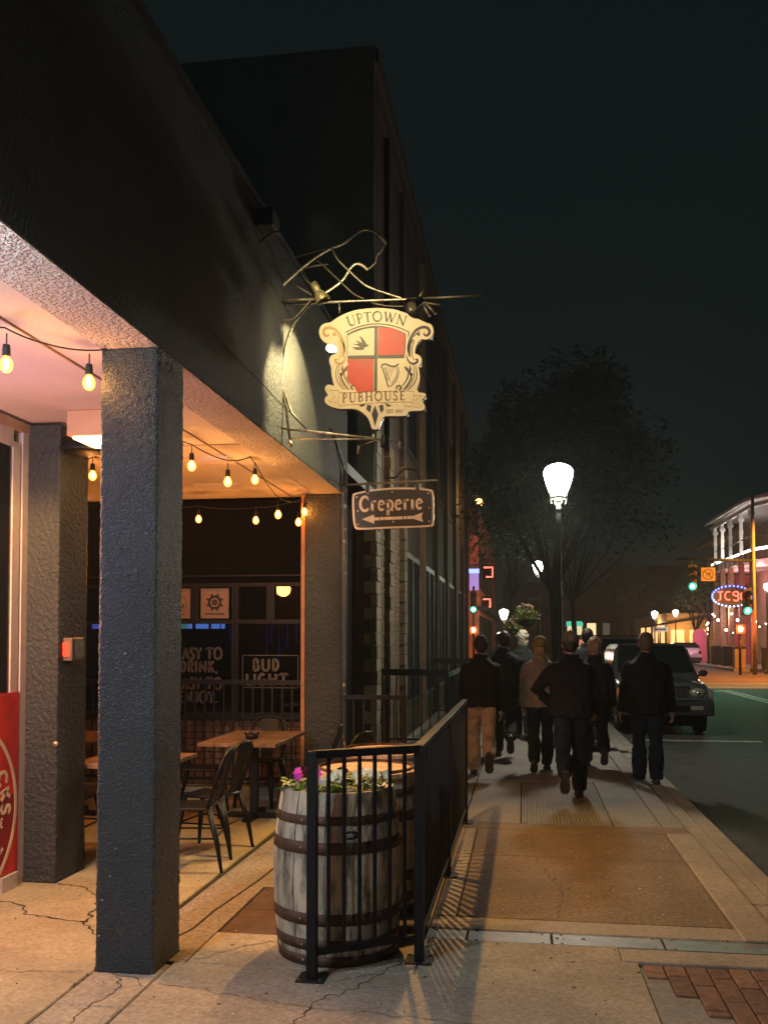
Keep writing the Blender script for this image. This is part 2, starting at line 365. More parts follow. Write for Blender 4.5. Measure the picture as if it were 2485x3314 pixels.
# strip of rough aggregate behind the first column, a long crack down its middle
pslab([(-2.11, 4.66), (-1.93, 4.66), (-1.945, 5.0), (-1.90, 5.2), (-1.895, 5.55), (-1.86, 5.9), (-1.825, 6.3), (-1.80, 6.9), (-1.79, 9.3), (-2.09, 9.3), (-2.09, 7.5)], 'conc_agg')
pslab([(-1.915, 4.66), (-1.74, 4.66), (-1.735, 6.12), (-1.22, 6.12), (-1.22, 9.3), (-1.775, 9.3), (-1.782, 6.9), (-1.805, 6.3), (-1.842, 5.9), (-1.875, 5.55), (-1.88, 5.2), (-1.93, 5.0)], 'conc_agg')
MB().cbox(-1.725, -1.24, 5.165, 5.63, -.05, -.004, .004).build('cover_plate', M['plate'], walk)
MB().cbox(-1.725, -1.24, 5.64, 6.11, -.05, -.004, .004).build('cover_plate', M['plate'], walk)
for px, py in ((-1.69, 5.2), (-1.28, 5.2), (-1.69, 6.07), (-1.28, 6.07)): MB().ball((px, py, -.002), .012, 8, sc=(1, 1, .4)).build('plate_bolt', M['iron'], walk)
slab(-1.74, -.54, 4.655, 5.162, 'conc', g=.003); slab(-1.22, -.54, 5.162, 5.22, 'conc', g=.001); slab(-1.22, -.54, 5.42, 9.3, 'conc')
# near pavement with a slanting edge against the brick panel
pslab([(-1.79, -3.5), (.60, -3.5), (.60, 2.6), (.588, 4.23), (.578, 4.99), (.50, 5.0), (.50, 5.22), (-.54, 5.22), (-.54, 4.65), (-1.79, 4.65)], 'conc')
pslab([(.61, 2.6), (1.43, 2.6), (1.43, -3.5), (.61, -3.5)], 'conc_far')
# trench drain of metal plates across the pavement
MB().box(-.56, 1.5, 5.22, 5.42, -.12, -.03).build('trench_bed', M['joint'], walk)
for x0, x1 in ((-.55, -.32), (-.315, .15), (.155, .755), (.76, 1.42)):
    b = MB().cbox(x0 + .003, x1 - .003, 5.232, 5.412, -.03, -.003, .003); b.build('drain_plate', M['trench'], walk)
    for bx_ in (x0 + .05, x1 - .05):
        for by_ in (5.25, 5.395): MB().ball((bx_, by_, -.002), .009, 8, sc=(1, 1, .35)).build('plate_bolt', M['iron'], walk)
slab(.50, 1.43, 5.0, 5.22, 'conc_curb')
# big panel, coloured as lit ochre by the lamp, framed by lighter borders
slab(-.54, 1.24, 5.42, 5.66, 'conc_curb'); slab(-.54, -.40, 5.66, 8.28, 'conc_curb')
slab(-.40, 1.20, 5.66, 7.28, 'conc_ochre', g=.003); slab(-.40, 1.20, 7.28, 8.28, 'conc_ochre', g=.003)
slab(1.20, 1.42, 5.42, 8.28, 'conc_curb', z=.008); slab(-.54, 1.42, 8.28, 8.55, 'conc_ochre')
# ribbed crossing panel
slab(-.54, -.02, 8.55, 11.1, 'conc_far'); slab(.80, 1.22, 8.55, 11.1, 'conc_far'); slab(1.22, 1.42, 8.55, 11.1, 'conc_far')
rb = MB().box(-.015, .795, 8.556, 11.09, -.1, -.010)
for i in range(27): rb.cbox(-.012 + i * .030, .006 + i * .030, 8.56, 11.08, -.012, .002, .004)
rb.build('ribbed_panel', M['conc_far'], walk)['kind'] = 'stuff'
y = 11.1
while y < 33.5:
    y2 = min(34, y + 2.4)
    slab(-1.95, -.54, y, y2, 'conc_far'); slab(-.54, 1.22, y, y2, 'conc_far'); slab(1.22, 1.42, y, y2, 'conc_far'); y = y2
slab(-1.95, -.54, 9.4, 11.1, 'conc_far')
# cracks in the concrete
random.seed(3)
def crack(pts, w=.006, z=.0012):
    b = MB(); P = []
    for i in range(len(pts) - 1):
        a, c = Vector((*pts[i], 0)), Vector((*pts[i + 1], 0)); n = max(2, int((c - a).length / .016))
        for k in range(n):
            t = k / n; q = a.lerp(c, t); P.append(q + Vector((noise.noise(q * 18 + Vector((w * 900, 0, 0))), noise.noise(q * 18 + Vector((0, 7, w * 700))), 0)) * .034 * min(1, 4 * t * (1 - t) + .25) + Vector((random.uniform(-1, 1), random.uniform(-1, 1), 0)) * .0028)
    P.append(Vector((*pts[-1], 0)))
    for i in range(len(P) - 1):
        d = (P[i + 1] - P[i]).normalized(); nx = Vector((-d.y, d.x, 0))
        w0 = w * (.25 + 1.1 * abs(noise.noise(P[i] * 13))) * 1.5; w1 = w * (.25 + 1.1 * abs(noise.noise(P[i + 1] * 13))) * 1.5
        b.quad(*[Vector((p.x, p.y, z)) for p in (P[i] - nx * w0, P[i + 1] - nx * w1, P[i + 1] + nx * w1, P[i] + nx * w0)])
    b.build('crack', M['joint'], walk, fixn=False)
crack([(-3.3, 5.55), (-3.1, 5.48), (-3.0, 5.3), (-2.55, 5.22)], .009)
crack([(-3.17, 6.0), (-2.95, 5.95), (-2.72, 5.72), (-2.62, 5.45), (-2.56, 5.2), (-2.45, 5.08), (-2.30, 4.9), (-2.15, 4.75)], .008)
crack([(-3.9, 5.3), (-3.35, 5.4), (-3.3, 5.55)], .008)
crack([(-2.0, 4.42), (-1.92, 4.28), (-1.93, 4.12), (-1.97, 4.0), (-1.96, 3.85)], .004)
crack([(-2.03, 4.44), (-1.9, 4.41), (-1.82, 4.3)], .004)
crack([(-.62, 4.85), (-.72, 4.62), (-.8, 4.42), (-.95, 4.25), (-1.0, 3.95)], .005)
crack([(-.72, 4.62), (-.80, 4.60), (-.9, 4.5)], .004)
crack([(-1.76, 4.35), (-1.0, 4.18), (-.2, 4.10), (.5, 4.15)], .0025)
crack([(-1.4, 6.6), (-1.28, 7.1), (-1.35, 7.9)], .004)
crack([(.2, 5.7), (.25, 6.3), (.15, 6.9)], .0025)
crack([(-3.0, 4.6), (-2.6, 4.4), (-2.2, 4.45)], .002)
crack([(-1.7, 4.7), (-1.5, 4.95), (-1.3, 5.1)], .004)
# small weeds in the joint beside the first column, pale grit and butts
wd = MB()
for i in range(70):
    t = random.random(); p = Vector((-2.148 + random.uniform(-.012, .012), 4.22 + t * .2, 0)); a = random.uniform(0, 6.28); h = random.uniform(.004, .014)
    d = Vector((cos(a), sin(a), 0)) * .006
    wd.add([p - d * .5, p + d * .5, p + d + Vector((0, 0, h))], [(0, 1, 2)])
M['weed'] = mat('weed_green', (.10, .13, .03), .8, bump=0)
kind(wd.build('weeds', M['weed'], fixn=False), 'stuff')
gr = MB()
for i in range(420):
    x, yy = random.uniform(-3.4, 1.2), random.uniform(3.7, 8.3); r = random.uniform(.0015, .006)
    if .5 < x and yy < 5.3: continue
    if -.6 > x and yy > 6.5: continue
    gr.ball((x, yy, .001), r, 5, m=random.choice((0, 0, 1)), sc=(1, random.uniform(.6, 1.6), .5))
kind(gr.build('grit', [M['white'], M['joint']], fixn=False), 'stuff')
lf = MB()
for i in range(26):
    x, yy = random.uniform(-3.2, 1.0), random.uniform(3.75, 7.5); a = random.uniform(0, 6.28)
    u = Vector((cos(a), sin(a), .1)) * random.uniform(.012, .022); v = Vector((-sin(a), cos(a), .2)) * .007; p = Vector((x, yy, .003))
    lf.add([p - u, p + v + Vector((0, 0, .004)), p + u, p - v], [(0, 1, 2, 3)])
M['leaflitter'] = mat('dry_leaf', (.16, .10, .05), .8, bump=0)
kind(lf.build('leaf_litter', M['leaflitter'], fixn=False), 'stuff')
gm_ = MB()
for i in range(46):
    x, yy = random.uniform(-3.2, 1.15), random.uniform(3.8, 8.2); r = random.uniform(.006, .017); k = 9
    if (.5 < x and yy < 5.3) or (-1.4 < x < -.6 and 4.6 < yy < 5.4): continue
    gm_.add([(x, yy, .0022)] + [(x + r * random.uniform(.7, 1.1) * cos(2 * pi * j / k), yy + r * random.uniform(.7, 1.1) * sin(2 * pi * j / k), .0006) for j in range(k)], [(0, 1 + j, 1 + (j + 1) % k) for j in range(k)])
kind(gm_.build('gum_spots', mat('old_gum', (.09, .08, .07), .8, bump=0), fixn=False), 'stuff')
# brick pavers, running bond, cut off along a slanting line on the left
MB().box(.50, 1.43, 2.6, 5.0, -.09, -.030).build('paver_bed', M['joint'], walk)
random.seed(5)
bw_, bl_ = .1060, .300
def left_edge(yy): return .60 + max(0, (4.98 - yy)) * .42
def lim(yy): return .60 if yy > 4.6 else .60 + (4.6 - yy) * .95
meshes = {}
for c in range(8):
    x0 = .60 + c * bw_
    if x0 + bw_ > 1.425: continue
    ymin = 4.905 - (x0 + bw_ * .5 - .60) / .48
    for r in range(-1, 9):
        y1 = 4.985 - r * bl_ + (.5 if c % 2 else .12) * bl_; y0 = max(y1 - bl_, ymin)
        y1c = min(y1, 4.985)
        if y1c - y0 < .03 or y0 < 2.7: continue
        z = -.004 + random.uniform(-.003, .002)
        MB().cbox(x0 + .004, x0 + bw_ - .004, y0 + .004, y1c - .004, z - .05, z, .006).build('brick', M['paver'], walk)
pslab([(.586, 4.96), (.60, 4.96), (.60, 4.905), (.66, 4.80), (.704, 4.795), (.706, 4.58), (.81, 4.57), (.813, 4.36), (.915, 4.35), (.92, 4.14), (1.02, 4.13), (1.025, 3.92), (1.125, 3.91), (1.42, 3.3), (1.42, 2.6), (.61, 2.6), (.597, 4.23)], 'conc_far', z=-.012)
# curb and gutter beyond it
curb = struct_root('curb', (1.6, 10, 0))
yy = -3.5
while yy < 33.8:
    y2 = min(34, yy + 2.45)
    MB().cbox(1.43, 1.60, yy + .004, y2 - .004, -.28, -.035, .02).build('curb_stone', M['conc_curb' if yy < 9 else 'conc_far'], curb)
    MB().cbox(1.603, 1.76, yy + .004, y2 - .004, -.28, -.055, .012).build('gutter_slab', M['conc_curb' if yy < 9 else 'conc_far'], curb)
    yy = y2
far_walk = struct_root('far_sidewalk', (12, 60, 0))
MB().box(11.2, 40, -20, 34, -.3, .0).build('paving', M['conc_far'], far_walk)
MB().box(11.2, 60, 52, 200, -.3, .01).build('paving', M['conc_far'], far_walk)
MB().box(-60, 1.7, 52, 200, -.3, .01).build('paving', M['conc_far'], far_walk)

# ------------------------------------------------------------------ the pub building with its covered patio
pub = thing('pub_building', 'dark stucco pub building with covered patio, square slate columns and pale ceiling', 'building', (-2, 6, 0))
# long upper wall in two courses with a thin diagonal line of render across it
MB().box(-2.14, -1.83, -3, 9.62, 3.178, 4.72).build('upper_wall', M['wall_dark'], pub)
MB().box(-7.5, -2.145, -3, 9.62, 3.19, 3.5).build('ceiling', M['ceil'], pub)
MB().box(-2.135, -1.835, -3, 9.60, 3.168, 3.177).build('soffit', M['soffit'], pub)
for x in (-2.42, -2.142): MB().box(x - .006, x + .006, -3, 9.6, 3.181, 3.1895).build('ceiling_groove', M['groove'], pub)
MB().box(-7.5, -2.145, 6.9, 6.915, 3.184, 3.1895).build('ceiling_groove', M['groove'], pub)
M['parapet'] = mat('parapet_coping', (.03, .032, .034), .6)
MB().box(-2.2, -1.80, -3, 9.64, 4.72, 4.76).build('coping', M['parapet'], pub)
sc_ = MB(); pp = [(-1.828, 4.72 + t * .19, 3.512 + (0 if t < 1 else 0) + .006 * sin(t * 5)) for t in range(14)]
sc_.tube([(x, y_, z - .002 * i) for i, (x, y_, z) in enumerate(pp)], .004, 4); sc_.build('render_seam', M['wall_dark'], pub)
def column(x0, x1, y0, y1, m):
    if y0 > 9 or y0 < 0: return MB().box(x0, x1, y0, y1, 0.0, 3.167).build('column', M[m], pub, bevel=.018)
    # rough trowelled faces: a fine grid pushed in and out, corners worn round
    hx, hy = (x1 - x0) / 2, (y1 - y0) / 2; cx_, cy_ = (x0 + x1) / 2, (y0 + y1) / 2; per = []; st = .0078; rc = .016
    for (ax, ay, bx_, by_) in ((-hx, -hy, hx, -hy), (hx, -hy, hx, hy), (hx, hy, -hx, hy), (-hx, hy, -hx, -hy)):
        n = int(hypot(bx_ - ax, by_ - ay) / st)
        for k in range(n): per.append((ax + (bx_ - ax) * k / n, ay + (by_ - ay) * k / n))
    nz_ = int(3.167 / .0088); vs = []
    for i in range(nz_ + 1):
        z = 3.167 * i / nz_
        for (px, py) in per:
            qx, qy = max(-hx + rc, min(hx - rc, px)), max(-hy + rc, min(hy - rc, py)); d = Vector((px - qx, py - qy)); d = d.normalized() if d.length > 1e-9 else Vector((0, 0))
            P_ = Vector((cx_ + px, cy_ + py, z)); f = noise.noise(P_ * 70) * .0045 + noise.noise(P_ * 9) * .0022 + noise.noise(P_ * 33 + Vector((5, 3, 1))) * .0024
            if z < .02: f += .004
            r_ = rc + f; vs.append((cx_ + qx + d.x * r_, cy_ + qy + d.y * r_, z))
    n = len(per); fs = [(i * n + j, i * n + (j + 1) % n, (i + 1) * n + (j + 1) % n, (i + 1) * n + j) for i in range(nz_) for j in range(n)]
    fs += [tuple(reversed(range(n))), tuple(nz_ * n + j for j in range(n))]
    return MB().add(vs, fs, 0, True).build('column', M[m], pub, fixn=False)
column(-2.14, -1.832, 4.46, 4.83, 'slate'); column(-3.50, -3.17, 6.0, 6.43, 'slate_smooth'); column(-2.22, -1.832, 9.32, 9.62, 'slate_smooth'); column(-2.14, -1.832, -.6, -.25, 'slate')
MB().box(-2.262, -2.223, 9.34, 9.38, .0, 3.16).build('door_post', mat('tan_painted_post', (.40, .17, .08), .6), pub)
random.seed(9)
for (px, pz) in ((-2.10, .36), (-2.06, .48), (-2.115, .18), (-1.99, 1.6), (-2.03, .62)):
    MB().ball((px, 4.4535, pz), .0055, 6, sc=(1, .35, .8)).build('paint_chip', M['chip'], pub)
# left side wall of the patio and roof slab
MB().box(-7.6, -7.5, 5.9, 9.9, 0, 3.3).build('side_wall', M['slate_smooth'], pub)
MB().box(-7.6, -1.9, -3, 12.9, 3.5, 3.62).build('roof', M['parapet'], pub)
# back wall with windows
YB = 9.75
MB().box(-7.5, -2.225, YB + .05, YB + .12, 0, .80).build('mortar_backing', M['mortar'], pub)
MB().box(-7.5, -2.225, YB - .04, YB + .14, .80, .845).build('window_ledge', M['darkframe'], pub)
random.seed(11)
kb = MB(); kb2 = []
for r in range(11):
    for c in range(27):
        x = -7.45 + c * .2 + (r % 2) * .1; z = .02 + r * .0705
        if x > -2.44: continue
        kb.box(x, x + .188, YB + .02 + random.uniform(-.003, .003), YB + .06, z, z + .06)
kb.build('brickwork', M['brick_dk'], pub)['kind'] = 'stuff'
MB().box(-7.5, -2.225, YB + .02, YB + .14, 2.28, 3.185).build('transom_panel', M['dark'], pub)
MB().box(-7.5, -2.225, YB - .005, YB + .0195, 2.352, 2.368).build('transom_trim', M['darkframe'], pub)
M['pane_blue'] = pane_mat('navy_tinted_pane', (.20, .24, .36), .3)
M['pane_dark'] = pane_mat('dark_pane', (.18, .20, .20), .3)
M['film'] = mat('navy_window_film', (.016, .034, .085), .22, bump=0)
bays = [(-4.98, -4.16), (-3.98, -3.135), (-3.06, -2.34)]
for k, (a, b) in enumerate([(-6.8, -5.1)] + bays):
    w = MB()
    w.box(a - .035, a, YB, YB + .1, .845, 2.28).box(b, b + .035, YB, YB + .1, .845, 2.28).box(a, b, YB, YB + .1, 1.835, 1.88).box(a, b, YB, YB + .1, 2.24, 2.28).box(a, b, YB, YB + .1, .845, .87)
    mid = (a + b) / 2; w.box(mid - .045, mid + .045, YB, YB + .1, 1.88, 2.24)
    fr = w.build('window', M['darkframe'], pub)
    MB().box(a, b, YB + .045, YB + .05, .87, 1.835).build('pane', M['pane_blue'], fr)
    MB().box(a, mid - .045, YB + .045, YB + .05, 1.88, 2.24).build('pane', M['pane_dark'], fr)
    MB().box(mid + .045, b, YB + .045, YB + .05, 1.88, 2.24).build('pane', M['pane_dark'], fr)
    MB().box(a + .01, b - .01, YB + .060, YB + .064, .88, 1.50 if k < 3 else 1.36).build('window_film', M['film'], fr)
# room behind the windows
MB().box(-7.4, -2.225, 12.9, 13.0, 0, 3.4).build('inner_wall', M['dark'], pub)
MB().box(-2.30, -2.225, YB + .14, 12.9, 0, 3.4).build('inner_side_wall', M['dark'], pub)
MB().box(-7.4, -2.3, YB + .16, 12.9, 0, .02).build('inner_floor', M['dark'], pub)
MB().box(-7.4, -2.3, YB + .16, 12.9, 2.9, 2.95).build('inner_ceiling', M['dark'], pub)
MB().box(-7.4, -2.9, 11.6, 12.1, .02, 1.05).build('bar_counter', mat('bar_counter_wood', (.05, .03, .02), .5), pub)
# glowing panels and blue strips put in for reflections in the panes
M['scr_blue'] = emit('pale_blue_screen', (.42, .68, 1.0), 3.6); M['scr_green'] = emit('green_screen', (.35, .85, .45), 2.2); M['scr_violet'] = emit('violet_screen', (.45, .42, 1.0), 2.6)
LPL = ['violet bar screen behind the EASY TO DRINK window, at its left end', 'green bar screen behind the EASY TO DRINK window', 'narrow pale blue bar screen just right of the green one', 'widest pale blue bar screen above the EASY TO lettering', 'second pale blue bar screen, right of the widest one', 'slim pale blue bar screen, rightmost of the row',
 'long violet bar screen in the far left window bay', 'green bar screen in the far left window bay']
for x0, x1, m in ((-4.55, -4.40, 'scr_violet'), (-4.385, -4.30, 'scr_green'), (-4.28, -4.24, 'scr_blue'), (-4.18, -4.02, 'scr_blue'), (-3.97, -3.87, 'scr_blue'), (-3.84, -3.80, 'scr_blue'), (-5.6, -5.2, 'scr_violet'), (-5.1, -4.8, 'scr_green')):
    f = tag(MB().box(x0, x1, 11.5, 11.54, 1.80, 1.90).build('bar_screen', M[m]), LPL.pop(0), 'bar screen', 'glowing screens behind the patio windows')
M['strip_blue'] = emit('blue_led_strip', (.10, .30, 1.0), .30)
for i, (x, z0, z1) in enumerate(((-3.66, 1.62, 1.90), (-3.60, 1.70, 1.90), (-3.18, 1.5, 1.95), (-3.12, 1.6, 1.95), (-3.02, 1.3, 1.75), (-2.92, 1.55, 1.9), (-2.80, 1.6, 1.9), (-2.66, 1.5, 1.9))):
    MB().box(x, x + .012, 11.3, 11.31, z0, z1).build('led_strip', M['strip_blue'], pub)
def lightpt(name, loc, e, col, r=.05, parent=None, typ='POINT', **k):
    l = bpy.data.lights.new(name, typ); l.energy = e; l.color = col
    if typ in ('POINT', 'SPOT'): l.shadow_soft_size = r
    for a, b in k.items():
        if hasattr(l, a): setattr(l, a, b)
    o = bpy.data.objects.new(name, l); COL.objects.link(o); o.location = loc
    if 'aim' in k: o.rotation_euler = (Vector(k['aim']) - Vector(loc)).to_track_quat('-Z', 'Y').to_euler()
    if parent is not None:
        o.parent = parent; o.location = Vector(loc) - offset_of(parent)
    return o
lightpt('bar_glow', (-3.9, 11.2, 2.4), 6, (.25, .40, 1.0), .1)

# ---- lettering: strokes as ribbons on a plane
class Lay:
    def __init__(s, o, ux, uy, un): s.o, s.x, s.y, s.n = Vector(o), Vector(ux), Vector(uy), Vector(un)
    def p(s, x, y, d=0): return s.o + s.x * x + s.y * y + s.n * d
def ribbon(b, lay, pts, w, d0=0, th=.002, m=0, taper=None):
    k = len(pts)
    for side in (0,):
        L_, R_ = [], []
        for i, q in enumerate(pts):
            a = Vector(pts[max(0, i - 1)]); c = Vector(pts[min(k - 1, i + 1)]); t = c - a
            if t.length < 1e-9: t = Vector((1, 0))
            t.normalize(); n = Vector((-t.y, t.x)); ww = (w[i] if isinstance(w, (list, tuple)) else w) * .5
            if taper: ww *= taper(i / (k - 1))
            L_.append(Vector(q) + n * ww); R_.append(Vector(q) - n * ww)
        vs = [lay.p(q.x, q.y, d0 + th) for q in L_] + [lay.p(q.x, q.y, d0 + th) for q in R_] + [lay.p(q.x, q.y, d0) for q in L_] + [lay.p(q.x, q.y, d0) for q in R_]
        fs = []
        for i in range(k - 1):
            fs += [(i, i + 1, k + i + 1, k + i), (2 * k + i, 2 * k + i + 1, i + 1, i), (k + i, k + i + 1, 3 * k + i + 1, 3 * k + i)]
        fs += [(0, k, 3 * k, 2 * k), (k - 1, 2 * k - 1, 4 * k - 1, 3 * k - 1)]
        b.add(vs, fs, m)
def arc(cx_, cy_, rx, ry, a0, a1, n=10): return [(cx_ + rx * cos(radians(a0 + (a1 - a0) * i / n)), cy_ + ry * sin(radians(a0 + (a1 - a0) * i / n))) for i in range(n + 1)]
# glyphs in a unit-high box: (advance, [(points, weight)]) weight 1 thick, .4 thin; serif bars added at 's' ends
GL = {
 'U': (.86, [([(.14, 1), (.14, .35)] + arc(.42, .33, .28, .33, 180, 270, 6)[1:], 1), (arc(.42, .33, .28, .33, 270, 360, 6) + [(.70, 1)], .45), ([(.02, .985), (.27, .985)], .3), ([(.60, .985), (.80, .985)], .3)]),
 'P': (.62, [([(.15, 0), (.15, 1)], 1), ([(.15, .97), (.30, .985)] + arc(.30, .73, .24, .255, 90, -90, 8) + [(.2, .46)], .6), ([(.03, .015), (.28, .015)], .3), ([(.03, .985), (.2, .985)], .3)]),
 'T': (.74, [([(.36, 0), (.36, .97)], 1), ([(.03, .96), (.70, .96)], .5), ([(.04, .84), (.03, .98)], .35), ([(.69, .84), (.70, .98)], .35), ([(.24, .015), (.49, .015)], .3)]),
 'O': (.98, [(arc(.47, .5, .41, .49, 90, 270, 12), 1), (arc(.47, .5, .41, .49, -90, 90, 12), .75)]),
 'W': (1.2, [([(.12, .98), (.37, .02)], 1), ([(.37, .02), (.62, .92)], .4), ([(.56, .98), (.83, .02)], 1), ([(.83, .02), (1.08, .98)], .4), ([(.0, .985), (.25, .985)], .3), ([(.97, .985), (1.17, .985)], .3)]),
 'N': (.92, [([(.15, 0), (.15, .95)], .45), ([(.10, .98), (.76, .02)], 1), ([(.77, .0), (.77, 1)], .45), ([(.03, .015), (.26, .015)], .3), ([(.66, .985), (.88, .985)], .3)]),
 'B': (.68, [([(.15, 0), (.15, 1)], 1), ([(.15, .98)] + arc(.30, .755, .20, .225, 90, -90, 8) + [(.15, .53)], .55), ([(.15, .53)] + arc(.32, .27, .26, .25, 90, -90, 8) + [(.15, .02)], .6)]),
 'H': (.92, [([(.15, 0), (.15, 1)], 1), ([(.75, 0), (.75, 1)], 1), ([(.15, .52), (.75, .52)], .4), ([(.03, .015), (.27, .015)], .3), ([(.63, .015), (.87, .015)], .3), ([(.03, .985), (.27, .985)], .3), ([(.63, .985), (.87, .985)], .3)]),
 'S': (.56, [(arc(.28, .755, .19, .23, 20, 250, 12) + arc(.25, .25, .21, .24, 75, -160, 12), .8), ([(.45, .95), (.46, .78)], .35), ([(.05, .05), (.045, .22)], .35)]),
 'E': (.60, [([(.15, 0), (.15, 1)], 1), ([(.15, .975), (.50, .975)], .45), ([(.15, .52), (.42, .52)], .4), ([(.15, .025), (.53, .025)], .45), ([(.50, .98), (.49, .84)], .3), ([(.53, .02), (.56, .17)], .3), ([(.42, .60), (.42, .44)], .3)]),
 '1': (.36, [([(.2, 0), (.2, .98), (.08, .88)], .8), ([(.08, .015), (.32, .015)], .3)]),
 '9': (.56, [(arc(.27, .68, .2, .28, 0, 360, 14), .7), ([(.47, .66), (.42, .3), (.18, .02)], .6)]),
 '3': (.52, [(arc(.23, .75, .18, .22, 150, -80, 10), .7), (arc(.22, .27, .21, .26, 80, -150, 10), .7)]),
 'C': (.80, [(arc(.44, .5, .38, .48, 48, 312, 16), 1), ([(.70, .98), (.71, .74)], .5), ([(.71, .2), (.72, .10)], .3)]),
 'r': (.50, [([(.15, 0), (.15, .64)], 1), ([(.15, .5), (.24, .62), (.36, .66), (.44, .60)], .75), ([(.02, .02), (.30, .02)], .4), ([(.03, .62), (.16, .66)], .5)]),
 'e': (.58, [([(.08, .36), (.48, .42)], .45), (arc(.29, .34, .21, .32, 12, 320, 14), .85)]),
 'p': (.62, [([(.16, -.30), (.16, .64)], 1), (arc(.30, .33, .24, .31, 140, -140, 14), .85), ([(.03, -.29), (.31, -.29)], .4), ([(.03, .62), (.17, .66)], .5)]),
 'i': (.32, [([(.15, 0), (.15, .64)], 1), ([(.02, .02), (.29, .02)], .4), ([(.03, .62), (.16, .66)], .5)]),
 'K': (.68, [([(.13, 0), (.13, 1)], 1), ([(.58, 1), (.13, .42)], 1), ([(.26, .55), (.60, 0)], 1)]),
 'A': (.7, [([(.03, 0), (.35, 1)], 1), ([(.35, 1), (.67, 0)], 1), ([(.15, .33), (.55, .33)], .9)]),
 'D': (.68, [([(.13, 0), (.13, 1)], 1), ([(.13, .96)] + arc(.22, .5, .34, .46, 90, -90, 10) + [(.13, .04)], 1)]),
 'R': (.66, [([(.13, 0), (.13, 1)], 1), ([(.13, .96)] + arc(.30, .74, .22, .22, 90, -90, 8) + [(.13, .52)], 1), ([(.32, .52), (.58, 0)], 1)]),
 'G': (.74, [(arc(.38, .5, .31, .47, 50, 360, 16) + [(.69, .45), (.42, .45)], 1)]),
 'L': (.54, [([(.13, 1), (.13, .05), (.52, .05)], 1)]),
 'I': (.30, [([(.14, 0), (.14, 1)], 1)]),
 'Y': (.66, [([(.03, 1), (.33, .48), (.63, 1)], 1), ([(.33, .48), (.33, 0)], 1)]),
 'J': (.5, [([(.36, 1), (.36, .22)] + arc(.2, .22, .16, .19, 0, -170, 6)[1:], 1)]),
 ',': (.26, [([(.13, .08), (.08, -.12)], 1)]), '.': (.26, [([(.1, 0), (.1, .14)], 1)]), ' ': (.32, []),
 'V': (.68, [([(.03, 1), (.34, 0), (.65, 1)], 1)]), 'X': (.66, [([(.04, 1), (.62, 0)], 1), ([(.04, 0), (.62, 1)], 1)]), 'F': (.55, [([(.13, 0), (.13, 1)], 1), ([(.13, .95), (.52, .95)], 1), ([(.13, .5), (.44, .5)], 1)]),
 'M': (.9, [([(.1, 0), (.16, 1), (.45, .25), (.74, 1), (.80, 0)], 1)]),
}
def text_width(t, sx=1, sp=0, plain=False): return sum(GL[c][0] * sx + sp for c in t) - sp
def letters(name, mt, parent, lay, t, x, y, h, w, sx=1.0, sp=.06, xform=None, **k):
    u = 0
    for ch in t:
        if ch != ' ':
            f = (lambda a, v, u=u: xform(a + u * h, v)) if xform else (lambda a, v, u=u: (x + u * h + a, y + v))
            b = MB(); write(b, lay, ch, 0, 0, h, w, sx, sp, xform=f, **k); b.build(name, mt, parent)
        u += GL[ch][0] * sx + sp
def write(b, lay, t, x, y, h, w, sx=1.0, sp=.06, xform=None, d0=0, th=.002, m=0, plain=False, minw=0):
    cx_ = 0
    for ch in t:
        adv, strokes = GL[ch]
        for pts, wt in strokes:
            if plain and wt <= .3: continue
            wt2 = 1 if plain else wt
            q = [((cx_ + px_ * sx) * h, py_ * h) for px_, py_ in pts]
            q = [xform(*a) for a in q] if xform else [(x + a[0], y + a[1]) for a in q]
            ribbon(b, lay, q, max(minw, w * wt2), d0, th, m)
        cx_ += adv * sx + sp
    return b
# window lettering
wl = Lay((0, YB + .040, 0), (1, 0, 0), (0, 0, 1), (0, -1, 0))
for t, x, wd_, z in (('EASY TO', -3.775, .525, 1.446), ('DRINK,', -3.73, .43, 1.303), ('EASY TO', -3.775, .525, 1.118), ('ENJOY.', -3.745, .44, .970)):
    k_ = (wd_ / .125 - .10 * (len(t) - 1)) / sum(GL[c][0] for c in t)
    letters('window_letter', M['chalk'], pub, wl, t, x, z, .125, .027, sx=k_, sp=.10, plain=True)
letters('window_letter', M['gold'], pub, wl, 'BUD', -2.91, 1.325, .125, .029, sx=.98, sp=.12, plain=True); letters('window_letter', M['gold'], pub, wl, 'LIGHT', -2.985, 1.165, .125, .031, sx=.96, sp=.16, plain=True)
fr_ = MB()
for pts in ([(-3.02, 1.49), (-2.40, 1.49)], [(-3.02, 1.14), (-2.40, 1.14)], [(-3.02, 1.14), (-3.02, 1.49)], [(-2.40, 1.14), (-2.40, 1.49)]): ribbon(fr_, wl, pts, .010)
fr_.build('lettering_frame', M['chalk'], pub)
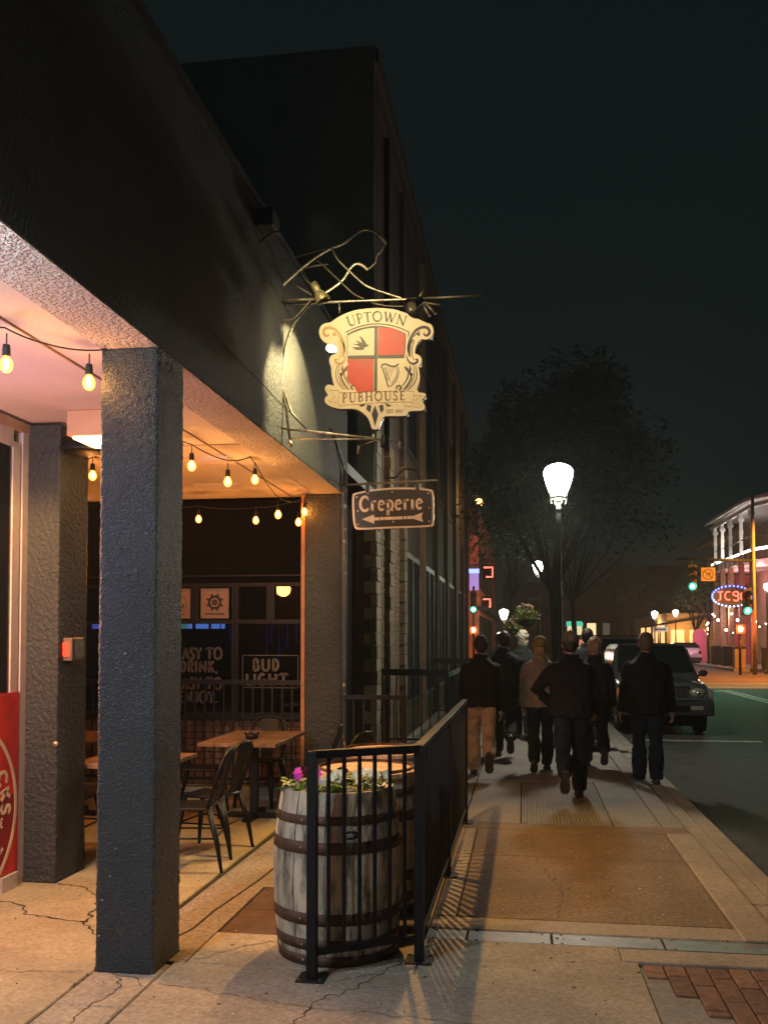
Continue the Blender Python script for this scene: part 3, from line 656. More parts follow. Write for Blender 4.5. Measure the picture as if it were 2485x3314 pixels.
# two posters in the upper panes
def poster(x0, x1, label):
    p = thing('poster', label, 'poster', ((x0 + x1) / 2, YB + .04, 1.88), group='tan posters in the upper panes')
    MB().box(x0, x1, YB + .036, YB + .040, 1.895, 2.225).build('paper', M['paper'], p); return p, Lay(((x0 + x1) / 2, YB + .0355, 2.06), (1, 0, 0), (0, 0, 1), (0, -1, 0))
p1, L1 = poster(-3.93, -3.62, 'tan poster with an anchor, beside the ship wheel poster')
b = MB(); ribbon(b, L1, [(0, -.07), (0, .08)], .014); ribbon(b, L1, [(-.045, .045), (.045, .045)], .012); ribbon(b, L1, arc(0, .10, .018, .018, 0, 360, 12), .008); ribbon(b, L1, arc(0, -.0, .075, .075, 200, 340, 12), .014)
ribbon(b, L1, [(-.085, -.01), (-.06, -.045)], .02); ribbon(b, L1, [(.085, -.01), (.06, -.045)], .02); ribbon(b, L1, arc(.0, .0, .11, .10, -60, 60, 10), .006); ribbon(b, L1, [(-.09, -.12), (.09, -.12)], .010); b.build('anchor_print', M['ink'], p1)
p2, L2 = poster(-3.50, -3.18, 'tan poster with a ship wheel emblem in the upper pane')
b = MB(); ribbon(b, L2, arc(0, .01, .065, .065, 0, 360, 20), .03); ribbon(b, L2, arc(0, .01, .02, .02, 0, 360, 12), .03)
for i in range(8):
    a = i * pi / 4 + pi / 8; ribbon(b, L2, [(.05 * cos(a), .01 + .05 * sin(a)), (.10 * cos(a), .01 + .10 * sin(a))], [.012, .026])
ribbon(b, L2, [(-.11, -.115), (.11, -.115)], .014); b.build('wheel_print', M['ink'], p2)

# storefront on the left: aluminium frame, glass, red sign film
XS = -3.41
sfw = MB()
sf = MB().box(XS - .05, XS + .005, 5.925, 6.0, 0, 3.10).box(XS - .06, XS - .002, 5.815, 5.905, 0, 3.02).box(XS - .05, XS, 4.2, 5.815, .0, .105).box(XS - .05, XS, 4.2, 5.815, 2.98, 3.10).box(XS - .05, XS, 2.0, 4.2, .0, .105).box(XS - .05, XS, 2.0, 4.2, 2.98, 3.10).box(XS - .05, XS, 4.15, 4.2, .105, 2.98).build('window', M['frame_al'], pub)
MB().box(XS - .07, XS + .012, 2, 6.01, 3.10, 3.168).build('header', mat('orange_timber_header', (.45, .28, .17), .6), pub)
MB().box(XS - .018, XS - .013, 4.2, 5.815, .105, 2.98).build('pane', pane_mat('shop_glass', (.55, .50, .42), .3), sf)
MB().box(XS - .3, XS - .29, 4.2, 5.8, .105, 2.98).build('blind', mat('olive_blind', (.42, .30, .15), .8, var=.2, scale=2, bump=.1), sf)
lightpt('shop_window_glow', (XS - .16, 4.9, 1.6), 9.0, (1.0, .72, .40), .1)
MB().box(XS - .05, XS - .035, 5.906, 5.924, 0, 3.02).build('gasket', M['joint'], sf)
MB().box(-4.2, XS - .06, 6.02, 6.4, 0, 3.17).build('return_wall', M['slate_smooth'], pub)
MB().box(XS - .0, XS + .03, 5.70, 5.905, .0, .10).build('sill', M['frame_al'], sf)
red = thing('window_sign', 'red window sign with a cream ring and lettering at the lower left', 'sign', (XS, 5.3, .1))
M['redfilm'] = mat('red_sign_film', (.62, .045, .03), .45, col2=(.36, .02, .02), scale=2.2, lo=.35, hi=.6, bump=.05, detail=9)
M['cream'] = mat('cream_print', (.75, .60, .42), .5, var=.1, bump=0)
MB().box(XS - .0005, XS + .008, 4.25, 5.912, .108, 1.312).build('film', M['redfilm'], red)
LS = Lay((XS + .0085, 5.31, .56), (0, 1, 0), (0, 0, 1), (1, 0, 0))
b = MB(); ribbon(b, LS, arc(0, 0, .575, .575, -180, 180, 60), .030); b.build('ring', M['cream'], red)
M['maroon'] = mat('maroon_print', (.22, .012, .015), .5, var=.3, scale=3, bump=0)
b = MB(); n_ = 48; b.add([LS.p(0, 0, .0008)] + [LS.p(.555 * cos(i * 2 * pi / n_), .555 * sin(i * 2 * pi / n_) - .0, .0008) for i in range(n_)], [(0, 1 + i, 1 + (i + 1) % n_) for i in range(n_) if sin((i + .5) * 2 * pi / n_) < .1]); b.build('ring_fill', M['maroon'], red, fixn=False)
def ringtext(b, lay, t, R, a_mid, h, w, sx=1, sp=.15, inward=False, plain=True, **k):
    tot = text_width(t, sx, sp) * h; a0 = a_mid + tot / R / 2 if not inward else a_mid - tot / R / 2
    def xf(u, v):
        if not inward:
            a = a0 - u / R; return ((R + v) * cos(a), (R + v) * sin(a))
        a = a0 + u / R; return ((R - v) * cos(a), (R - v) * sin(a))
    letters('letter', M['cream'], b, lay, t, 0, 0, h, w, sx, sp, xform=xf, plain=plain, **k)
ringtext(red, LS, 'CKS', .40, radians(12), .105, .026, sp=.22); ringtext(red, LS, 'E', .50, radians(-35), .10, .024, inward=True)
letters('letter', M['cream'], red, LS, 'ADE', .30, -.13, .055, .013, plain=True, sp=.12)
# neon in the shop window
neon = thing('neon_sign', 'blue and violet neon tube sign behind the storefront glass at the left edge', 'neon sign', (XS - .12, 5.5, 2.0))
M['neonblue'] = emit('blue_neon', (.12, .16, 1.0), 6); M['neonviolet'] = emit('violet_neon', (.5, .2, 1.0), 4)
LN = Lay((XS - .08, 5.45, 2.0), (0, 1, 0), (0, 0, 1), (1, 0, 0))
for pts in ([(-.3, .08), (.26, .08)], [(-.3, -.06), (.26, -.06)]): MB().tube([LN.p(*q) for q in pts], .008).build('tube', M['neonblue'], neon)
MB().tube([LN.p(*q) for q in arc(.19, .0, .05, .045, 0, 360, 14)[:-1]], .009, closed=True).build('tube', M['neonblue'], neon)
MB().tube([LN.p(*q) for q in arc(.02, .0, .07, .045, 0, 360, 14)[:-1]], .009, closed=True).build('tube', M['neonblue'], neon)
MB().tube([LN.p(*q) for q in [(-.3, .25), (.0, .27), (.2, .24)]], .009).build('tube', M['neonviolet'], neon)
MB().box(XS - .20, XS - .19, 5.0, 5.78, 1.85, 2.35).build('backing', M['dark'], neon)
lightpt('neon_glow', (XS + .40, 4.35, 2.3), 20, (.50, .28, 1.0), .25)
# alarm box and dome on the second column
al = thing('call_box', 'small square box with glowing red face on the second column', 'alarm box', (-3.17, 6.3, 1.55))
MB().box(-3.167, -3.115, 6.10, 6.28, 1.52, 1.68).build('housing', mat('brown_metal_box', (.10, .07, .05), .5), al, bevel=.006)
MB().box(-3.205, -3.105, 6.070, 6.0985, 1.52, 1.68).build('plate', mat('bronze_plate', (.14, .09, .06), .5), al, bevel=.004)
MB().box(-3.114, -3.108, 6.12, 6.26, 1.54, 1.66).build('side_label', M['iron'], al)
MB().box(-3.190, -3.120, 6.062, 6.0695, 1.55, 1.65).build('red_face', emit('red_glow_front', (1.0, .07, .03), 1.0), al)
dm = thing('dome_speaker', 'dark round dish fixture under the ceiling on the second column', 'dome fixture', (-3.1, 6.2, 3.0))
MB().lathe([(.02, .10), (.10, .07), (.16, .0), (.155, -.01), (.0, -.012)], (-3.08, 6.12, 3.0), 24).build('dish', M['blackmetal'], dm)
MB().tube([(-3.08, 6.12, 3.09), (-3.08, 6.12, 3.19)], .015).build('stem', M['blackmetal'], dm)
MB().lathe([(.005, 0), (.02, .004), (.02, .012)], (-3.18, 5.99, .95), 10, axis='y').build('hose_tap', M['iron_lit'], pub)
# ceiling box light
cl = thing('ceiling_light', 'orange square ceiling box light with glowing lower edge beside the first column', 'ceiling light', (-2.8, 5.75, 3.1))
MB().box(-2.98, -2.60, 5.72, 6.1, 3.02, 3.188).build('housing', mat('orange_box_paint', (.62, .34, .20), .5, var=.1), cl, bevel=.004)
MB().box(-2.95, -2.63, 5.75, 6.07, 3.005, 3.019).build('diffuser', emit('warm_diffuser', (1.0, .62, .22), 14), cl)
for x, yv in ((-2.95, 8.75), (-2.62, 7.45)):
    vt = thing('ceiling_vent', 'pale rectangular ceiling vent over the %s' % ('back of the patio' if yv > 8 else 'middle of the patio'), 'vent', (x, yv, 3.18))
    MB().box(x - .22, x + .22, yv - .12, yv + .12, 3.165, 3.1895).build('frame', M['ceil'], vt)
    for i in range(6): MB().box(x - .19, x + .19, yv - .1 + i * .036, yv - .085 + i * .036, 3.158, 3.166).build('slat', M['ceil'], vt)
# conduit with flaking paint at the third column
cdt = tag(MB().tube([(-1.80, 9.33, 0), (-1.80, 9.33, 3.4)], .022, 10).tube([(-1.80, 9.33, 3.4), (-1.82, 9.0, 3.62), (-1.82, 8.7, 3.7)], .012, 8).build('conduit', mat('flaking_pipe_paint', (.06, .065, .07), .6, col2=(.5, .45, .38), lo=.34, hi=.40, scale=14)), 'vertical conduit with flaking paint on the outer corner of the third column', 'pipe')
# small bird or bracket on the parapet
cam_ = thing('camera_bracket', 'small dark fixture with a torn pale plate on the parapet', 'fixture', (-1.8, 6.1, 4.5))
MB().box(-1.825, -1.70, 6.15, 6.35, 4.55, 4.68).build('housing', M['parapet'], cam_, bevel=.01)
MB().tube([(-1.83, 6.3, 4.5), (-1.72, 6.25, 4.54), (-1.66, 6.2, 4.52)], .008).build('arm', M['iron'], cam_)
# ------------------------------------------------------------------ hanging pub sign
SY = 6.95
M['signcream'] = mat('aged_cream_board', (.74, .62, .40), .5, var=.12, scale=4, bump=.05)
M['signblack'] = mat('black_sign_edge', (.012, .012, .012), .4, bump=.1)
M['signred'] = mat('red_sign_panel', (.58, .055, .022), .5, var=.22, scale=7, bump=.05)
M['signgrey'] = mat('dark_olive_print', (.075, .062, .035), .5, var=.2, bump=0)
M['signplum'] = mat('plum_print', (.035, .016, .030), .5, var=.2, bump=0)
M['signgilt'] = mat('gilt_print', (.50, .30, .08), .45, var=.2, bump=0)
M['signbrown'] = mat('brown_print', (.20, .085, .030), .5, var=.2, bump=0)
sg = thing('pub_sign', 'cream shield shaped hanging pub sign with red quarters, swallow and harp', 'hanging sign', (-1.1, SY, 3.75))
SL = Lay((-1.62253, SY, 4.349), (.0006508, 0, -2.94e-5), (0, 0, -.0006485), (0, -1, 0))
outline = [(255, 345), (320, 295), (400, 250), (480, 218), (560, 195), (640, 182), (730, 175), (820, 173), (900, 175), (980, 184), (1060, 200), (1140, 228), (1220, 265), (1310, 308), (1390, 350),
 (1440, 360), (1475, 400), (1485, 460), (1470, 510), (1430, 545), (1380, 552), (1330, 545), (1290, 600), (1270, 660), (1262, 720), (1300, 728), (1335, 755), (1350, 800), (1335, 845), (1305, 870), (1318, 930), (1325, 1000),
 (1310, 1080), (1285, 1135), (1310, 1180), (1385, 1182), (1395, 1210), (1378, 1240), (1335, 1272), (1378, 1325), (1385, 1355), (1372, 1383), (1340, 1395), (1190, 1398), (1185, 1430), (1160, 1458), (930, 1460), (895, 1465),
 (862, 1530), (842, 1580), (832, 1620), (752, 1620), (745, 1580), (720, 1500), (660, 1430), (560, 1372), (400, 1382), (330, 1375), (240, 1345), (195, 1310), (185, 1270), (200, 1240), (235, 1215), (195, 1170), (190, 1130),
 (210, 1095), (245, 1088), (306, 1112), (290, 1060), (268, 960), (268, 880), (245, 830), (243, 780), (265, 740), (325, 720), (335, 660), (318, 612), (262, 602), (200, 590), (150, 550), (120, 490), (122, 420), (150, 370), (200, 348)]
def smooth_loop(P, it=1):
    for _ in range(it):
        Q = []
        for i in range(len(P)):
            a, b_ = Vector(P[i]), Vector(P[(i + 1) % len(P)]); Q += [tuple(a.lerp(b_, .25)), tuple(a.lerp(b_, .75))]
        P = Q
    return P
def smooth_open(P, it=2):
    for _ in range(it):
        Q = [P[0]]
        for i in range(len(P) - 1):
            a, b_ = Vector(P[i]), Vector(P[i + 1]); Q += [tuple(a.lerp(b_, .25)), tuple(a.lerp(b_, .75))]
        Q.append(P[-1]); P = Q
    return P
so = smooth_loop(outline, 2)
cx0 = 800; big = [((x - cx0) * 1.012 + cx0, (y - 800) * 1.010 + 803) for x, y in so]
MB().prism(big, lambda x, y, d: SL.p(x, y, -d), .035).build('backing_board', M['signblack'], sg)
MB().prism(so, lambda x, y, d: SL.p(x, y, .004 - d), .003).build('board', [M['signcream'], M['signblack']], sg)
# the far side carries the same board
MB().prism(so, lambda x, y, d: SL.p(x, y, -.0355 - d), .003).build('board', [M['signcream'], M['signblack']], sg)
b = MB(); b.prism([(832, 405), (900, 405), (960, 413), (1010, 425), (1060, 442), (1110, 465), (1152, 490), (1140, 733), (825, 738)], lambda x, y, d: SL.p(x, y, .0075 - d), .003); b.build('red_quarter', M['signred'], sg)
b = MB(); b.prism([(462, 788), (775, 780), (772, 1162), (580, 1182), (545, 1110), (480, 1062), (450, 1010), (468, 950), (445, 880), (475, 845), (460, 810)], lambda x, y, d: SL.p(x, y, .0075 - d), .003); b.build('red_quarter', M['signred'], sg)
b = MB()
b.prism([(786, 402), (826, 402), (816, 1168), (780, 1168)], lambda x, y, d: SL.p(x, y, .0070 - d), .002)
b.prism([(465, 742), (784, 738), (784, 776), (465, 782)], lambda x, y, d: SL.p(x, y, .0070 - d), .002); b.prism([(826, 738), (1140, 733), (1140, 771), (826, 775)], lambda x, y, d: SL.p(x, y, .0070 - d), .002)
arcp = lambda x0, x1, y0, ym: [(x0 + (x1 - x0) * i / 16, y0 + (ym - y0) * (1 - (2 * i / 16 - 1) ** 2)) for i in range(17)]
ribbon(b, SL, arcp(440, 1195, 462, 362), 12, .0045, .002); ribbon(b, SL, arcp(462, 1155, 490, 396), 20, .0045, .002)
ribbon(b, SL, [(1195, 462), (1185, 520)], 12, .0045, .002); ribbon(b, SL, [(1155, 490), (1150, 620), (1142, 735)], 9, .0045, .002); ribbon(b, SL, [(462, 490), (462, 735)], 7, .0045, .002)
b.build('shield_lines', M['signgrey'], sg)
# lettering (drawing units run down the board, so y is flipped here)
def sxf(R, cx_, cy_, a_mid, tot):
    a0 = a_mid + tot / R / 2
    return lambda u, v: (cx_ + (R + v) * cos(a0 - u / R), cy_ - (R + v) * sin(a0 - u / R))
def swrite(b, t, h, w, sx, sp, xf, d0=.0045, **k): write(b, SL, t, 0, 0, h, w, sx, sp, xform=xf, d0=d0, th=.002, **k)
tot = text_width('UPTOWN', .98, .10) * 118; letters('letter', M['signgrey'], sg, SL, 'UPTOWN', 0, 0, 118, 19, .98, .10, xform=sxf(940, 815, 1272, pi / 2 + .005, tot), d0=.0045, minw=7)
letters('letter', M['signbrown'], sg, SL, 'PUBHOUSE', 0, 0, 108, 17, .90, .20, xform=lambda u, v: (402 + u * 1.0, 1306 - u * .045 - 8 * sin(u / 820 * pi) - v), d0=.0045, minw=7)
letters('letter', M['signbrown'], sg, SL, 'EST 1993', 0, 0, 40, 6, .86, .16, xform=lambda u, v: (930 + u, 1424 - v), d0=.0045, minw=3.8)
def swirl(cx_, cy_, r0, r1, a0, turns, n=22): return [(cx_ + (r0 + (r1 - r0) * i / n) * cos(radians(a0 + 360 * turns * i / n)), cy_ + (r0 + (r1 - r0) * i / n) * sin(radians(a0 + 360 * turns * i / n))) for i in range(n + 1)]
def scroll(mir, mt_top, mt_low):
    fx = (lambda P: [(1610 - x, y) for x, y in P]) if mir else (lambda P: P)
    def rb_(b, P, w0, w1=None, it=2):
        P = smooth_open(fx(P), it); k = len(P)
        w1 = w0 if w1 is None else w1
        ribbon(b, SL, P, [w0 + (w1 - w0) * sin(pi * i / (k - 1)) for i in range(k)], .0045, .002)
    b = MB()
    rb_(b, [(1182, 700), (1185, 610), (1220, 510), (1280, 435), (1350, 402), (1410, 408), (1440, 445), (1430, 490), (1395, 508), (1368, 492), (1378, 470)], 8, 34)
    rb_(b, [(1208, 760), (1190, 690), (1200, 600), (1245, 545)], 4, 40)
    rb_(b, [(1165, 735), (1180, 800), (1220, 838), (1270, 838), (1300, 805), (1288, 782), (1268, 792)], 9, 24)
    rb_(b, [(1262, 560), (1230, 640), (1228, 730), (1252, 800)], 5, 9); rb_(b, [(1205, 560), (1290, 470), (1330, 455)], 5, 10)
    b.prism([fx([(1308 + 17 * cos(a), 490 + 17 * sin(a))])[0] for a in [i * pi / 6 for i in range(12)]], lambda x, y, d: SL.p(x, y, .0065 - d), .002)
    b.build('scroll', M[mt_top], sg)
    b = MB()
    b.prism(fx([(1138, 868), (1172, 880), (1195, 912), (1205, 850), (1222, 900), (1212, 945), (1245, 955), (1222, 1000), (1190, 950), (1150, 905)]), lambda x, y, d: SL.p(x, y, .0065 - d), .002)
    rb_(b, [(1225, 960), (1222, 1020), (1180, 1090), (1130, 1150)], 10, 20); rb_(b, [(1270, 860), (1292, 960), (1270, 1060), (1185, 1152)], 7, 10)
    rb_(b, [(1190, 930), (1182, 1010), (1120, 1100)], 8, 14); rb_(b, [(1245, 850), (1262, 960), (1235, 1060), (1160, 1148)], 5, 8)
    rb_(b, swirl(1082, 1128, 38, 10, 150, .95), 12, 20)
    b.build('scroll', M[mt_low], sg)
scroll(False, 'signplum', 'signplum'); scroll(True, 'signgilt', 'signbrown')
b = MB(); b.prism([(718, 615), (690, 603), (678, 575), (652, 540), (602, 500), (628, 552), (632, 590), (563, 555), (600, 602), (532, 600), (600, 625), (625, 640), (518, 642), (560, 668), (620, 676), (658, 668), (668, 640), (700, 632)], lambda x, y, d: SL.p(x, y, .0065 - d), .002); b.build('swallow', M['signgrey'], sg)
b = MB()
ribbon(b, SL, smooth_open([(868, 885), (880, 845), (930, 842), (990, 872), (1040, 868), (1072, 842)]), [14] * 8 + [22] * 6 + [14] * 3, .0045, .002) if False else ribbon(b, SL, smooth_open([(868, 885), (880, 845), (930, 842), (990, 872), (1040, 868), (1072, 842)]), 17, .0045, .002)
ribbon(b, SL, [(880, 885), (950, 1110)], 14, .0045, .002); ribbon(b, SL, [(905, 885), (970, 1050)], 8, .0045, .002)
ribbon(b, SL, smooth_open([(1068, 875), (1076, 950), (1050, 1030), (1000, 1090), (950, 1115)]), 8, .0045, .002); ribbon(b, SL, smooth_open([(1048, 880), (1058, 950), (1030, 1020), (985, 1075)]), 6, .0045, .002)
for i in range(7):
    x = 912 + i * 20; ribbon(b, SL, [(x, 862 + i * 2), (x * .55 + 435 + i * 6, 1060 - i * 26)], 3.5, .0045, .002)
b.build('harp', M['signplum'], sg)
b = MB()
for P in ([(365, 1180), (500, 1186), (800, 1172), (1100, 1160), (1250, 1166)], [(355, 1338), (520, 1330), (800, 1305), (1100, 1292), (1238, 1292)], [(365, 1180), (355, 1338)], [(1250, 1166), (1248, 1240), (1238, 1292)],
          [(360, 1165), (250, 1150), (318, 1240), (235, 1290), (355, 1312)], [(1252, 1215), (1340, 1215), (1268, 1270), (1335, 1352), (1245, 1352)], [(1130, 1300), (1135, 1335), (1230, 1350), (1240, 1295)]): ribbon(b, SL, P, 5, .0045, .002)
b.build('ribbon_lines', M['signgilt'], sg)
b = MB()
for P in ([(792, 1335), (832, 1440), (792, 1582), (752, 1440)], [(700, 1325), (750, 1338), (735, 1425), (690, 1385)], [(600, 1335), (692, 1312), (640, 1356)], [(838, 1338), (886, 1325), (897, 1385), (862, 1425)], [(905, 1305), (990, 1335), (942, 1352)]):
    b.prism(P, lambda x, y, d: SL.p(x, y, .0065 - d), .002)
b.build('fan_print', M['signplum'], sg)
for x, y in ((1400, 1240), (1392, 1385), (1197, 1440), (1470, 545), (1345, 860), (1322, 575)): MB().ball(SL.p(x, y, -.02), .007, 8).build('edge_bolt', M['iron_lit'], sg)

# bracket: pipes, braces and the bent-iron bust outline above the sign
BL = Lay((-1.99163, SY, 4.97824), (.0011596, 0, -6.09e-5), (0, 0, -.0011628), (0, -1, 0))
br = thing('sign_bracket', 'weathered iron bracket with bent bar outline of a head above the pub sign', 'bracket', (-1.8, SY, 4.0))
def bar(name, P, r, m='iron', it=0, d=0, flat=None, n=8):
    if it: P = smooth_open(P, it)
    return MB().tube([BL.p(x, y, d) for x, y in P], r, n, flat=flat).build(name, M[m], br)
bar('wall_pipe', [(118, 225), (120, 1135), (112, 1420)], .016, 'iron_lit'); bar('top_bar', [(120, 590), (470, 575), (1000, 557), (1080, 552)], .010, 'iron_lit'); bar('top_bar', [(1080, 552), (1505, 533)], .009)
bar('top_bar', [(120, 580), (380, 572)], .012, 'iron', d=.05)
bar('head_outline', [(120, 472), (245, 362), (355, 275), (470, 208), (550, 186), (600, 140), (660, 92), (720, 84), (780, 110), (825, 165), (833, 187)], .012, 'iron_lit', 2, flat=.5)
bar('head_outline', [(833, 187), (805, 240), (775, 262), (770, 312), (735, 342), (712, 358)], .008, 'iron', 1)
bar('head_outline', [(712, 358), (680, 328), (640, 312), (600, 340), (575, 385), (545, 430), (480, 480), (405, 525)], .011, 'iron_lit', 2, flat=.5)
bar('body_rod', [(140, 300), (200, 275), (300, 245), (470, 207)], .006, 'iron', 1); bar('body_rod', [(470, 208), (500, 280), (570, 350), (650, 425), (710, 475), (860, 525), (940, 550)], .008, 'iron_lit', 2)
bar('body_rod', [(360, 285), (430, 345), (530, 440), (620, 525), (690, 556)], .007, 'iron', 1); bar('body_rod', [(250, 372), (310, 440), (370, 500)], .007); bar('body_rod', [(185, 440), (330, 525)], .007); bar('body_rod', [(270, 350), (350, 330), (445, 320)], .006)
bar('brace', [(355, 560), (250, 660), (180, 780), (145, 900), (130, 1140)], .010, 'iron', 2); bar('brace', [(60, 690), (130, 714), (190, 716), (240, 690), (345, 570)], .007, 'iron', 2, d=.05)
bar('leg', [(120, 1150), (88, 1300), (70, 1400)], .010); bar('leg', [(132, 1150), (160, 1300), (190, 1530)], .010); bar('leg', [(135, 1160), (200, 1330), (300, 1430)], .009)
bar('stay', [(92, 1427), (500, 1462), (835, 1490)], .009, 'iron_lit'); bar('stay', [(190, 1508), (520, 1503), (755, 1497)], .007, 'iron_lit', d=.04)
bar('cross_arm', [(655, 1540), (760, 1500), (850, 1492), (930, 1502)], .006); bar('dropper', [(655, 1535), (652, 1590)], .012); bar('dropper', [(928, 1500), (928, 1550)], .012); bar('clamp', [(85, 1410), (95, 1450)], .022, 'iron_lit'); bar('clamp', [(180, 1515), (198, 1550)], .018, 'iron_lit'); bar('clamp', [(100, 742), (140, 742)], .024, 'iron')
bar('clamp', [(752, 1455), (756, 1500)], .010, 'iron_lit'); bar('hanger', [(520, 580), (524, 650)], .007, 'iron_lit'); bar('hanger', [(980, 560), (978, 640)], .007, 'iron_lit'); bar('clamp', [(112, 515), (134, 515)], .020, 'iron_lit')
bar('hand', [(1050, 560), (1085, 500)], .010); bar('hand', [(1080, 590), (1125, 670)], .012); bar('hand', [(1100, 585), (1165, 655)], .010); bar('hand', [(1090, 580), (1195, 597)], .009); bar('hand', [(740, 582), (850, 605), (975, 605)], .006, 'iron', 1)
MB().lathe([(.0, .05), (.022, .045), (.03, .0), (.034, -.04), (.030, -.042), (.0, -.036)], BL.p(830, 1510, .04), 16).build('down_lamp', M['blackmetal'], br); MB().ball(BL.p(832, 1497, .03), .012, 8).build('bolt', M['iron_lit'], br)  # dark bracket weight made into a lamp for the pavement light
# flood lamps on the bracket
M['lampbrass'] = mat('tarnished_lamp_housing', (.32, .27, .15), .5, metal=.4, var=.4, scale=25)
def flood(label, P, aim, m, face):
    t = thing('sign_lamp', label, 'spot lamp', P, group='spot lamps on the sign bracket')
    d = (Vector(aim) - Vector(P)).normalized(); q = d.to_track_quat('Z', 'Y').to_matrix().to_4x4(); q.translation = Vector(P)
    def cone(prof, n=16):
        b = MB(); b.lathe(prof, (0, 0, 0), n); b.v = [tuple(q @ Vector(v)) for v in b.v]; return b
    cone([(.0, -.07), (.030, -.07), (.032, -.01), (.026, .0), (.045, .03), (.062, .09), (.060, .092), (.042, .035)]).build('housing', m, t)
    cone([(.0, .062), (.045, .062), (.045, .064)]).build('lens', face, t); return t
M['lampface'] = emit('warm_lamp_face', (1.0, .78, .45), 60); M['lampoff'] = mat('unlit_lamp_face', (.08, .07, .05), .3, bump=0)
pA = BL.p(385, 520, .06); flood('tarnished spot lamp above the left shoulder of the pub sign', pA, BL.p(455, 640, .05), M['lampbrass'], M['lampoff'])
pH = Vector((-1.29, 7.14, 3.97)); flood('glowing spot lamp half hidden behind the left curl of the pub sign', pH, (-1.83, 7.1, 3.75), M['blackmetal'], M['lampface'])
pC = BL.p(1040, 590, .03); flood('unlit dark spot lamp above the right shoulder of the pub sign', pC, BL.p(1000, 640, .1), M['blackmetal'], M['lampoff'])
bh = tag(MB().ball(BL.p(458, 858, -.10), .042, 12, sc=(1.25, 1, .8)).build('lamp_bulb', emit('bare_bulb_white', (1.0, .86, .6), 30)), 'bright white bulb peeping out left of the pub sign', 'bulb')
lightpt('sign_spot', BL.p(600, 455, 1.25), 105, (1.0, .80, .44), .05, typ='SPOT', spot_size=radians(88), spot_blend=.5, aim=BL.p(720, 1000, 0))
lightpt('pavement_spot', tuple(BL.p(830, 1510, .04) + Vector((.01, 0, -.06))), 300, (1.0, .52, .15), .025, typ='SPOT', spot_size=radians(100), spot_blend=.35, aim=(-.10, 6.45, 0))
lightpt('wall_spot', (-1.36, 7.13, 3.94), 165, (1.0, .80, .38), .02, typ='SPOT', spot_size=radians(116), spot_blend=.15, aim=(-1.83, 7.18, 3.66))
lightpt('creperie_spot', BL.p(1040, 610, -.1), 60, (1.0, .78, .55), .03, typ='SPOT', spot_size=radians(60), spot_blend=.7, aim=(-1.3, 9.3, 2.95))  # added spot without a lit fixture, brightens the creperie sign

# ------------------------------------------------------------------ creperie sign
CY = 9.35
CL = Lay((-1.92034, CY, 3.48152), (.0007703, 0, -1.69e-5), (0, 0, -.0007672), (0, -1, 0))
cs = thing('creperie_sign', 'small brown hanging creperie sign with cream border and left arrow', 'hanging sign', (-1.3, CY, 3.0))
M['signbrownpanel'] = mat('dark_brown_panel', (.014, .009, .007), .45, var=.3, scale=12, bump=.2)
M['signborder'] = mat('cream_border', (.80, .68, .50), .5, var=.15, bump=.05)
co = smooth_loop([(250, 440), (262, 405), (300, 392), (440, 363), (650, 333), (850, 320), (1100, 325), (1310, 345), (1345, 375), (1350, 600), (1345, 825), (1310, 850), (800, 866), (320, 897), (282, 870), (262, 780), (250, 600)], 2)
ci = [((x - 800) * .952 + 801, (y - 610) * .91 + 610) for x, y in co]
MB().prism(co, lambda x, y, d: CL.p(x, y, -d), .03).build('border', M['signborder'], cs)
MB().prism(ci, lambda x, y, d: CL.p(x, y, .0035 - d), .003).build('panel', M['signbrownpanel'], cs)
letters('letter', M['signborder'], cs, CL, 'Creperie', 0, 0, 215, 36, .80, .075, xform=lambda u, v: (352 + u * .96, 645 - u * .040 - v * .92), d0=.0035, th=.004, minw=16)
b = MB(); cp = lambda P: b.prism(P, lambda x, y, d: CL.p(x, y, .0075 - d), .0035)
cp([(385, 750), (548, 687), (550, 727), (620, 724), (620, 764), (550, 768), (550, 810)]); cp([(632, 722), (678, 720), (678, 760), (632, 763)]); cp([(686, 719), (928, 710), (928, 750), (686, 759)]); cp([(940, 708), (980, 706), (980, 746), (940, 748)])
cp([(990, 706), (1075, 704), (1200, 655), (1182, 717), (1205, 785), (1078, 744), (990, 746)]); b.build('arrow', M['signborder'], cs)
for x, y in ((313, 452), (325, 640), (332, 820), (465, 402), (790, 382), (798, 630), (803, 783), (1275, 402), (1284, 595), (1283, 772)): MB().ball(CL.p(x, y, .004), .0095, 8, sc=(1, .6, 1)).build('rivet', M['signborder'], cs)
for x in (460, 1128): MB().box(CL.p(x, 0).x - .018, CL.p(x, 0).x + .018, CY - .008, CY - .004, CL.p(x, 395).z, CL.p(x, 250).z).build('strap', M['signbrownpanel'], cs)
cb = thing('wall_bracket', 'dark flat iron arm holding the creperie sign beside the third column', 'bracket', (-1.8, CY, 3.25))
MB().tube([CL.p(110, 290), CL.p(1400, 225)], .013, 4).build('arm', M['iron'], cb)
gl_ = thing('gooseneck_lamp', 'dark gooseneck lamp with wide shade behind the creperie sign', 'lamp', CL.p(1100, 290, -.3))
MB().tube([CL.p(*q, -.3) for q in smooth_open([(650, 128), (800, 125), (830, 60), (900, 10), (990, 0), (1070, 30), (1110, 100), (1115, 240)])], .010).build('neck', M['blackmetal'], gl_)
MB().lathe([(.03, .05), (.05, .0), (.13, -.035), (.125, -.038), (.04, -.005)], CL.p(1100, 270, -.3), 20).build('shade', M['white'], gl_)

